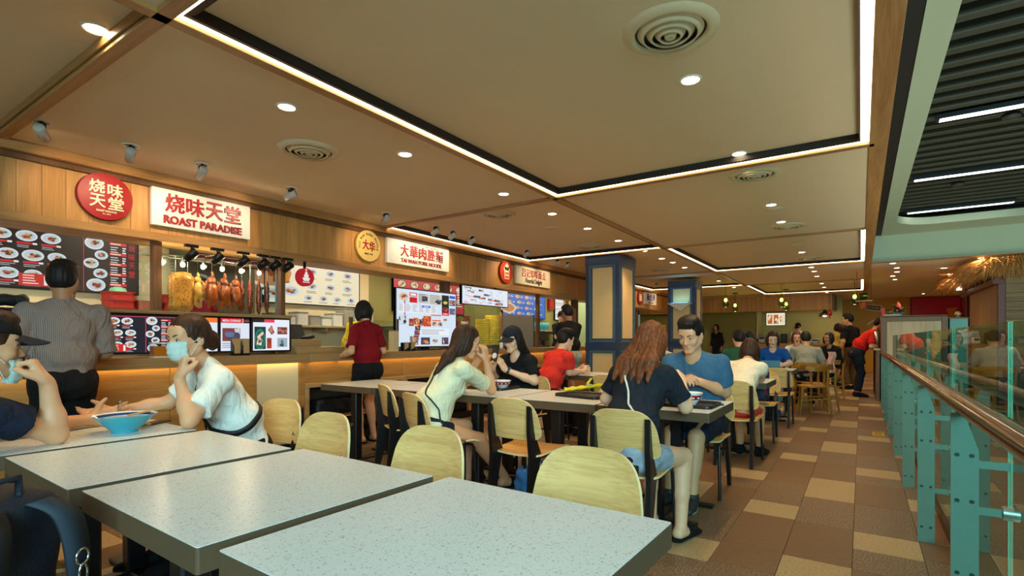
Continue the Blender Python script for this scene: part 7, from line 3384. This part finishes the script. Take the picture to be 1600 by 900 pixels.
for i, (y0, y1, z0, z1, x) in enumerate(((3.38, 4.0, 1.0405, 1.115, -5.20), (3.36, 3.72, 1.1155, 1.20, -5.26))):
    t = thing('wooden_box', 'pale wooden box on the counter left of the woman in red, %s one' % ('lower' if i == 0 else 'upper'), 'box', (x, (y0 + y1) / 2, z0))
    b = MB()
    b.box(-.16, .16, -(y1 - y0) / 2, (y1 - y0) / 2, 0, z1 - z0 - .012, .003)
    part('case', b, CTOP, t)
    b = MB()
    b.box(-.165, .165, -(y1 - y0) / 2 - .004, (y1 - y0) / 2 + .004, z1 - z0 - .012, z1 - z0, .003)
    part('lid', b, BAMB, t)


def register(x, y, z, label, rz=0):
    t = thing('cash_register', label, 'register', (x, y, z), math.radians(rz))
    b = MB()
    b.box(-.12, .12, -.13, .13, 0, .03, .006)
    b.box(-.03, .03, -.03, .03, .03, .16, .004)
    part('stand', b, BLACKM, t)
    b = MB()
    M = trm(0, 0, .23) @ rotm('Y', math.radians(-25))
    b.box(-.015, .015, -.17, .17, -.11, .11, .006, M=M)
    part('monitor', b, FRAMEB, t)
    b = MB()
    b.box(.0152, .0162, -.155, .155, -.095, .095, 0, M=M)
    part('monitor_back', b, plain('monitor_grey', (70, 72, 74), .3), t)
    return t


register(-5.50, 3.60, 1.2005 - .16, 'black cash register with a tilted screen left of the woman in red')
register(-5.55, 9.45, 1.0405, 'black cash register beside the red shirted diner, at the dumpling stall')
t = thing('card_terminal', 'black card terminal on the wooden box left of the woman in red', 'card terminal', (-5.20, 3.62, 1.2005), math.radians(20))
b = MB()
b.box(-.04, .04, -.08, .08, 0, .04, .01, M=rotm('X', .15))
part('case', b, BLACKM, t)
b = MB()
b.box(-.03, .03, .02, .07, .041, .043, 0, M=rotm('X', .15))
part('display', b, plain('terminal_grey', (120, 130, 120), .3), t)
# acrylic divider
t = thing('acrylic_divider', 'clear sneeze guard with wooden end posts behind the woman in red', 'screen', (-5.18, 4.2, 1.0405))
b = MB()
b.box(-.003, .003, .02, .74, .05, .40)
part('pane', b, PANE, t)
for y in (0, .76):
    b = MB()
    b.prism([(-.10, 0), (.10, 0), (.02, .06), (.02, .43), (-.02, .43), (-.02, .06)], 'Y', y - .015, y + .015)
    part('end_post', b, WALNUT, t)
t = thing('cup_stack', 'tall kraft paper box of bags beside the woman in red', 'box', (-5.14, 4.86, 1.0405))
b = MB()
b.prism([(-.05, -.04), (.05, -.04), (.05, .045), (-.05, .045)], 'Z', 0, .26)
part('box', b, plain('kraft_light', (222, 190, 140), .7), t)
b = MB()
b.box(-.045, .045, -.036, .04, .26, .275, .002)
part('bag_top', b, plain('kraft_paper', (196, 152, 96), .7), t)
for i, y in enumerate((5.0, 5.12)):
    t = thing('cutlery_holder', 'black holder with slanted brown paper before the big screen, %s one' % ('left' if i == 0 else 'right'), 'holder', (-5.07, y, 1.0405))
    b = MB()
    b.box(-.04, .03, -.045, .045, 0, .115, .004)
    part('case', b, BLACKM, t)
    b = MB()
    b.prism([(-.035, .02), (.035, .05), (.035, .12), (-.035, .12)], 'X', .032, .036)
    part('paper', b, plain('kraft_paper', (196, 152, 96), .7), t)
    if i == 1:
        b = MB()
        for k in range(9):
            b.tube([(-.005 + .01 * (k % 3), -.02 + .015 * (k // 3), .1), (-.005 + .012 * (k % 3), -.022 + .017 * (k // 3), .20)], .003, 5)
        part('stirrers', b, BAMB, t, kind='stuff')
# bamboo steamer baskets
b = MB()
b.box(-.2, .2, -.55, .45, 0, .06, .004)
t = thing('steel_ledge', 'low steel ledge under the steamer basket stacks', 'ledge', (-5.52, 7.45, 1.0405))
part('ledge', b, STAINLESS, t)
for s_, (x, y, n) in enumerate(((-5.58, 7.40, 6), (-5.58, 7.68, 7), (-5.58, 7.10, 2))):
    for k in range(n):
        t = thing('steamer_basket', 'yellow bamboo steamer, %s from the bottom of the %s stack' % (ORD[k], ('middle', 'right tall', 'short left')[s_]), 'steamer', (x, y, 1.1015 + k * .0755), 0, 'yellow bamboo steamers')
        b = MB()
        b.lathe([(.115, 0), (.125, 0), (.125, .062), (.115, .062), (.115, 0)], 22)
        part('wall', b, STEAM, t)
        b = MB()
        b.lathe([(.126, .0), (.130, .004), (.130, .018), (.126, .02)], 22)
        b.lathe([(.126, .048), (.130, .05), (.130, .064), (.126, .066)], 22)
        part('binding_hoop', b, plain('steamer_hoop', (238, 206, 70), .5), t)
        b = MB()
        b.lathe([(0, .070), (.10, .072), (.127, .062), (.127, .075)] if k == n - 1 else [(0, .012), (.115, .012)], 22)
        part('lid' if k == n - 1 else 'slatted_base', b, STEAM, t)
t = thing('steamer_fill_lamp', 'small steel lamp under the fascia above the steamer stacks', 'lamp', (-5.62, 7.45, 2.10))  # added fill lamp that brightens the steamer fronts
b = MB()
b.lathe([(0, 0), (.05, 0), (.055, -.03), (.05, -.03), (0, -.02)], 16)
part('housing', b, STAINLESS, t)
b = MB()
b.lathe([(.048, -.0285), (0, -.029)], 16)
part('lens', b, LAMPM, t)
l = lamp('steamer_fill_beam', 'SPOT', (.22, 0, -.05), 60, WARM2, .04, rot=(0, math.radians(14), 0), spot_size=math.radians(120), spot_blend=.8)
l.parent = t
t = thing('soy_bottle', 'white squeeze bottle beside the right steamer stack', 'bottle', (-5.16, 7.38, 1.0405))
b = MB()
b.lathe([(0, 0), (.03, 0), (.032, .02), (.032, .14), (.012, .17), (.008, .21), (0, .21)], 16)
part('bottle', b, CERAM, t)
t = thing('napkin_box', 'small black framed napkin box right of the steamer stacks', 'holder', (-5.12, 7.62, 1.0405))
b = MB()
b.box(-.05, .05, -.05, .05, 0, .16, .004)
part('case', b, BLACKM, t)
b = MB()
b.box(.0505, .053, -.04, .04, .03, .15)
part('paper', b, plain('kraft_paper', (196, 152, 96), .7), t)
t = thing('glass_screen', 'glass front before the steamer stacks', 'screen', (-5.40, 6.36, 1.0405))
b = MB()
b.box(-.003, .003, .0, 1.32, .0, .72)
part('pane', b, PANE, t)
t = thing('splash_screen', 'brushed steel panel between the steamer stacks and the second register', 'panel', (-5.45, 8.35, 1.0405))
b = MB()
b.box(-.01, .01, -.55, .55, 0, .62, .004)
part('sheet', b, plain('satin_steel', (176, 172, 158), .45, metal=.4), t)
b = MB()
for y in (-.56, .56):
    b.box(-.02, .02, y - .015, y + .015, 0, .64, .003)
part('edge_post', b, WALNUT, t)

# ---- back shelves and what stands on them
SHF = plain('shelf_steel', (196, 184, 156), .4, metal=.3)


def backshelf(y0, y1, z, label, x=-6.78, d=.22):
    t = thing('wall_shelf', label, 'shelf', (x, (y0 + y1) / 2, z))
    b = MB()
    b.box(-d, d, -(y1 - y0) / 2, (y1 - y0) / 2, -.03, 0, .003)
    part('board', b, SHF, t)
    for y in np.linspace(-(y1 - y0) / 2 + .1, (y1 - y0) / 2 - .1, 3):
        b = MB()
        b.box(-d, d * .6, y - .01, y + .01, -.09, -.03)
        part('bracket', b, SHF, t)
    return t


backshelf(.2, 3.3, 1.46, 'steel wall shelf under the black roast menu board')
backshelf(4.0, 5.9, 1.40, 'steel wall shelf under the cream menu board')
backshelf(6.3, 8.6, 1.45, 'steel wall shelf behind the steamer stacks')
backshelf(10.6, 12.3, 1.42, 'steel wall shelf under the blue menu board')
BASK = plain('red_basket', (190, 44, 34), .5, var=.1)
for i, (y, n, c) in enumerate(((2.33, 3, BASK), (2.60, 2, BASK), (2.85, 3, BASK))):
    for k in range(n):
        t = thing('red_basket', 'red plastic basket, %s up in the %s stack beneath the roast menu' % (ORD[k], ('left', 'middle', 'right')[i]), 'basket', (-6.72, y, 1.4605 + k * .084), 0, 'red baskets under the roast menu')
        b = MB()
        b.prism(rrect(.26, .23, .03, 3), 'Z', 0, .07)
        part('tub', b, c, t)
        b = MB()
        b.prism(rrect(.28, .25, .035, 3), 'Z', .07, .083)
        part('rim', b, c, t)
t = thing('green_bowl', 'small upturned green bowl on the left red basket stack', 'bowl', (-6.72, 2.33, 1.714))
b = MB()
b.lathe([(.085, 0), (.07, .035), (.03, .055), (0, .057)], 20)
part('bowl_wall', b, plain('mint_plastic', (120, 196, 160), .4), t)
for i, (y, h, m) in enumerate(((1.98, .07, plain('lettuce', (150, 180, 90), .6, var=.2)), (2.06, .1, WHITEP))):
    t = thing('food_pack', '%s pale packet left of the red baskets' % ORD[i], 'packet', (-6.70, y, 1.4605))
    b = MB()
    b.box(-.1, .1, -.06, .06, 0, h, .02)
    part('pack', b, m, t)
    b = MB()
    b.box(-.05, .05, -.061, .061, .02, h - .02, .004)
    part('band', b, WHITEP, t)
rb = random.Random(4)
for i in range(9):
    y = 4.12 + .2 * i
    h = rb.uniform(.12, .30)
    t = thing('storage_box', '%s white storage box from the left beneath the cream menu' % ORD[i], 'box', (-6.72, y, 1.4005))
    b = MB()
    b.box(-.12, .12, -.08, .08, 0, h - .02, .008)
    part('box', b, WHITEP if i % 3 else plain('grey_plastic', (170, 166, 150), .5), t)
    b = MB()
    b.box(-.125, .125, -.085, .085, h - .02, h, .006)
    part('lid', b, plain('grey_lid', (150, 148, 136), .5), t)
for i in range(7):
    y = 6.5 + .3 * i
    t = thing('red_bowl_stack', '%s red and white pile of bowls on the shelf behind the steamers' % ORD[i], 'bowls', (-6.72, y, 1.4505))
    b = MB()
    for k in range(3):
        b.lathe([(.04, k * .03), (.09, .05 + k * .03), (.086, .05 + k * .03), (.03, .006 + k * .03)], 16)
    part('bowl', b, REDS if i % 2 else CERAM, t, kind='stuff')
for i in range(3):
    t = thing('cyan_tub', '%s cyan plastic tub under the blue menu board' % ORD[i], 'tub', (-6.72, 11.0 + .26 * i, 1.4205))
    b = MB()
    b.lathe([(0, 0), (.10, 0), (.12, .20), (.11, .20), (.095, .01), (0, .01)], 20)
    part('tub', b, plain('cyan_plastic', (70, 180, 200), .4), t)
t = thing('wall_notice', 'pale paper notice on the wall right of the roast menu', 'notice', (-6.995, 2.93, 1.78))
c = Canvas(.2, .42, (214, 206, 186))
c.lines(.03, .36, .14, 9, .036, .01, (150, 144, 130), random.Random(3))
c.build('sheet', PAPER, t, faceX(.003, 0, 0))
b = MB()
b.box(0, .0025, 0, .2, 0, .42)
part('backing', b, WHITEP, t)
t = thing('red_characters', 'large red characters on the wall above the steamer stacks', 'sign', (-6.995, 8.55, 1.56))
for k, ch in enumerate('小源'):
    lettering('character', ch, .26, .3, faceX(.004, -.15 + .3 * k, 0), REDL, t, .01, .004)
t = thing('wood_plaque', 'small amber plaque hanging over the white menu board', 'plaque', (-6.2, 11.75, 2.2))
b = MB()
b.box(-.01, .01, -.11, .11, -.13, .12, .004)
b.tube([(0, 0, .12), (0, 0, .355)], .004, 5)
part('plaque', b, plain('amber_wood', (206, 146, 50), .5), t)
t = thing('red_box_sign', 'small bright red box sign right of the blue menu board', 'sign', (-6.94, 12.25, 2.14))
b = MB()
b.box(-.04, .04, -.12, .12, -.14, .14, .006)
part('box', b, REDS, t)
t = thing('amber_block', 'stack of amber paper sheets hanging behind the track spotlights', 'packets', (-6.88, 4.35, 2.16))
b = MB()
b.box(-.03, .05, -.11, .11, -.15, .16, .01)
part('sheets', b, plain('amber_paper', (206, 150, 60), .6, var=.15), t)
# mint stall: steamer tower, plant, plaque
for k in range(5):
    t = thing('steamer_basket', 'golden steamer, %s up in the tower of the mint green stall' % ORD[k], 'steamer', (-5.5, 17.0, 1.245 + k * .085), 0, 'golden steamers in the mint stall')
    b = MB()
    b.lathe([(0, 0), (.17, 0), (.17, .08), (.0, .084)], 20)
    part('wall', b, STEAM, t)
t = thing('display_cage', 'small black wire cage under the golden steamer tower', 'cage', (-5.5, 17.0, 1.0405))
b = MB()
for sx in (-1, 1):
    for sy in (-1, 1):
        b.box(sx * .18 - .01, sx * .18 + .01, sy * .18 - .01, sy * .18 + .01, 0, .19)
b.box(-.19, .19, -.19, .19, .19, .2)
b.box(-.19, .19, -.19, .19, 0, .02)
part('frame', b, BLACKM, t)
t = thing('potted_plant', 'small bright green plant on the counter of the mint green stall', 'plant', (-5.3, 15.3, 1.0405))
b = MB()
b.lathe([(0, 0), (.07, 0), (.09, .14), (.08, .14), (.07, .02), (0, .02)], 16)
part('pot', b, BLACKM, t)
for k in range(14):
    b = MB()
    leaf(b, (0, 0, .13), rb.uniform(0, 6.28), rb.uniform(.6, 1.4), rb.uniform(.22, .38), .06)
    part('leaf', b, plain('leaf_bright', (96, 150, 50), .5, var=.1), t)
t = thing('red_plaque', 'square red plaque on the mint green wall', 'plaque', (-7.48, 20.2 - 1.6, 1.98))
b = MB()
b.box(0, .02, -.2, .2, -.2, .2, .004)
part('plaque', b, plain('plaque_red', (170, 50, 30), .5), t)
# black strap bag and till at the far left
t = thing('strap_bag', 'black rolled bag with a hanging strap on the till at the left edge', 'bag', (-5.50, 1.14, 1.46))
G = Field((-.12, -.22, -.08), (.12, .22, .14), .009)
G.cone((0, -.14, .03), (0, .13, .05), .05, .045, .02)
G.ripple(.003, [(40, 60, 30, 0, 1), (-50, 30, 45, 1, 1)])
link('bag_body', G.mesh('bag_body', plain('bag_black', (20, 20, 22), .6), (0, 0, 0)), t)
b = MB()
b.tube([(.045, .08, .06), (.075, .12, -.02), (.07, .13, -.16), (.03, .15, -.17), (-.01, .165, -.02), (-.02, .14, .05)], .011, 8)
part('strap', b, STRAPB, t)
t = thing('till_box', 'dark till box at the left edge under the rolled black bag', 'register', (-5.50, 1.06, 1.0405))
b = MB()
b.box(-.15, .15, -.17, .17, 0, .40, .01)
part('case', b, FRAMEB, t)
b = MB()
b.box(.151, .153, -.14, .14, .2, .36)
part('panel', b, plain('monitor_grey', (70, 72, 74), .3), t)
# baskets under the second row
t = thing('wicker_basket', 'woven orange brown basket under the second row table', 'basket', (-2.50, 3.86, .50))
b = MB()
for k in range(9):
    z = .018 * k
    b.tube([((.11 + .004 * k) * math.cos(a), (.09 + .004 * k) * math.sin(a), z + .004 * math.sin(a * 9 + k * PI)) for a in [2 * PI * j / 36 for j in range(36)]], .0085, 6, closed=True)
b.lathe([(0, -.004), (.11, -.004), (.11, .004), (0, .004)], 24)
part('weave', b, plain('wicker', (176, 116, 52), .6, var=.15), t, kind='stuff')
t = thing('stool', 'small wooden stool carrying the woven basket under the second row table', 'stool', (-2.50, 3.86, 0))
b = MB()
b.lathe([(0, .465), (.15, .465), (.15, .49), (0, .49)], 24)
part('seat', b, OAKS, t)
for k in range(4):
    a = PI / 4 + k * PI / 2
    b = MB()
    b.tube([(.11 * math.cos(a), .11 * math.sin(a), .466), (.14 * math.cos(a), .14 * math.sin(a), 0)], .012, 8)
    part('leg', b, BLACKS, t)
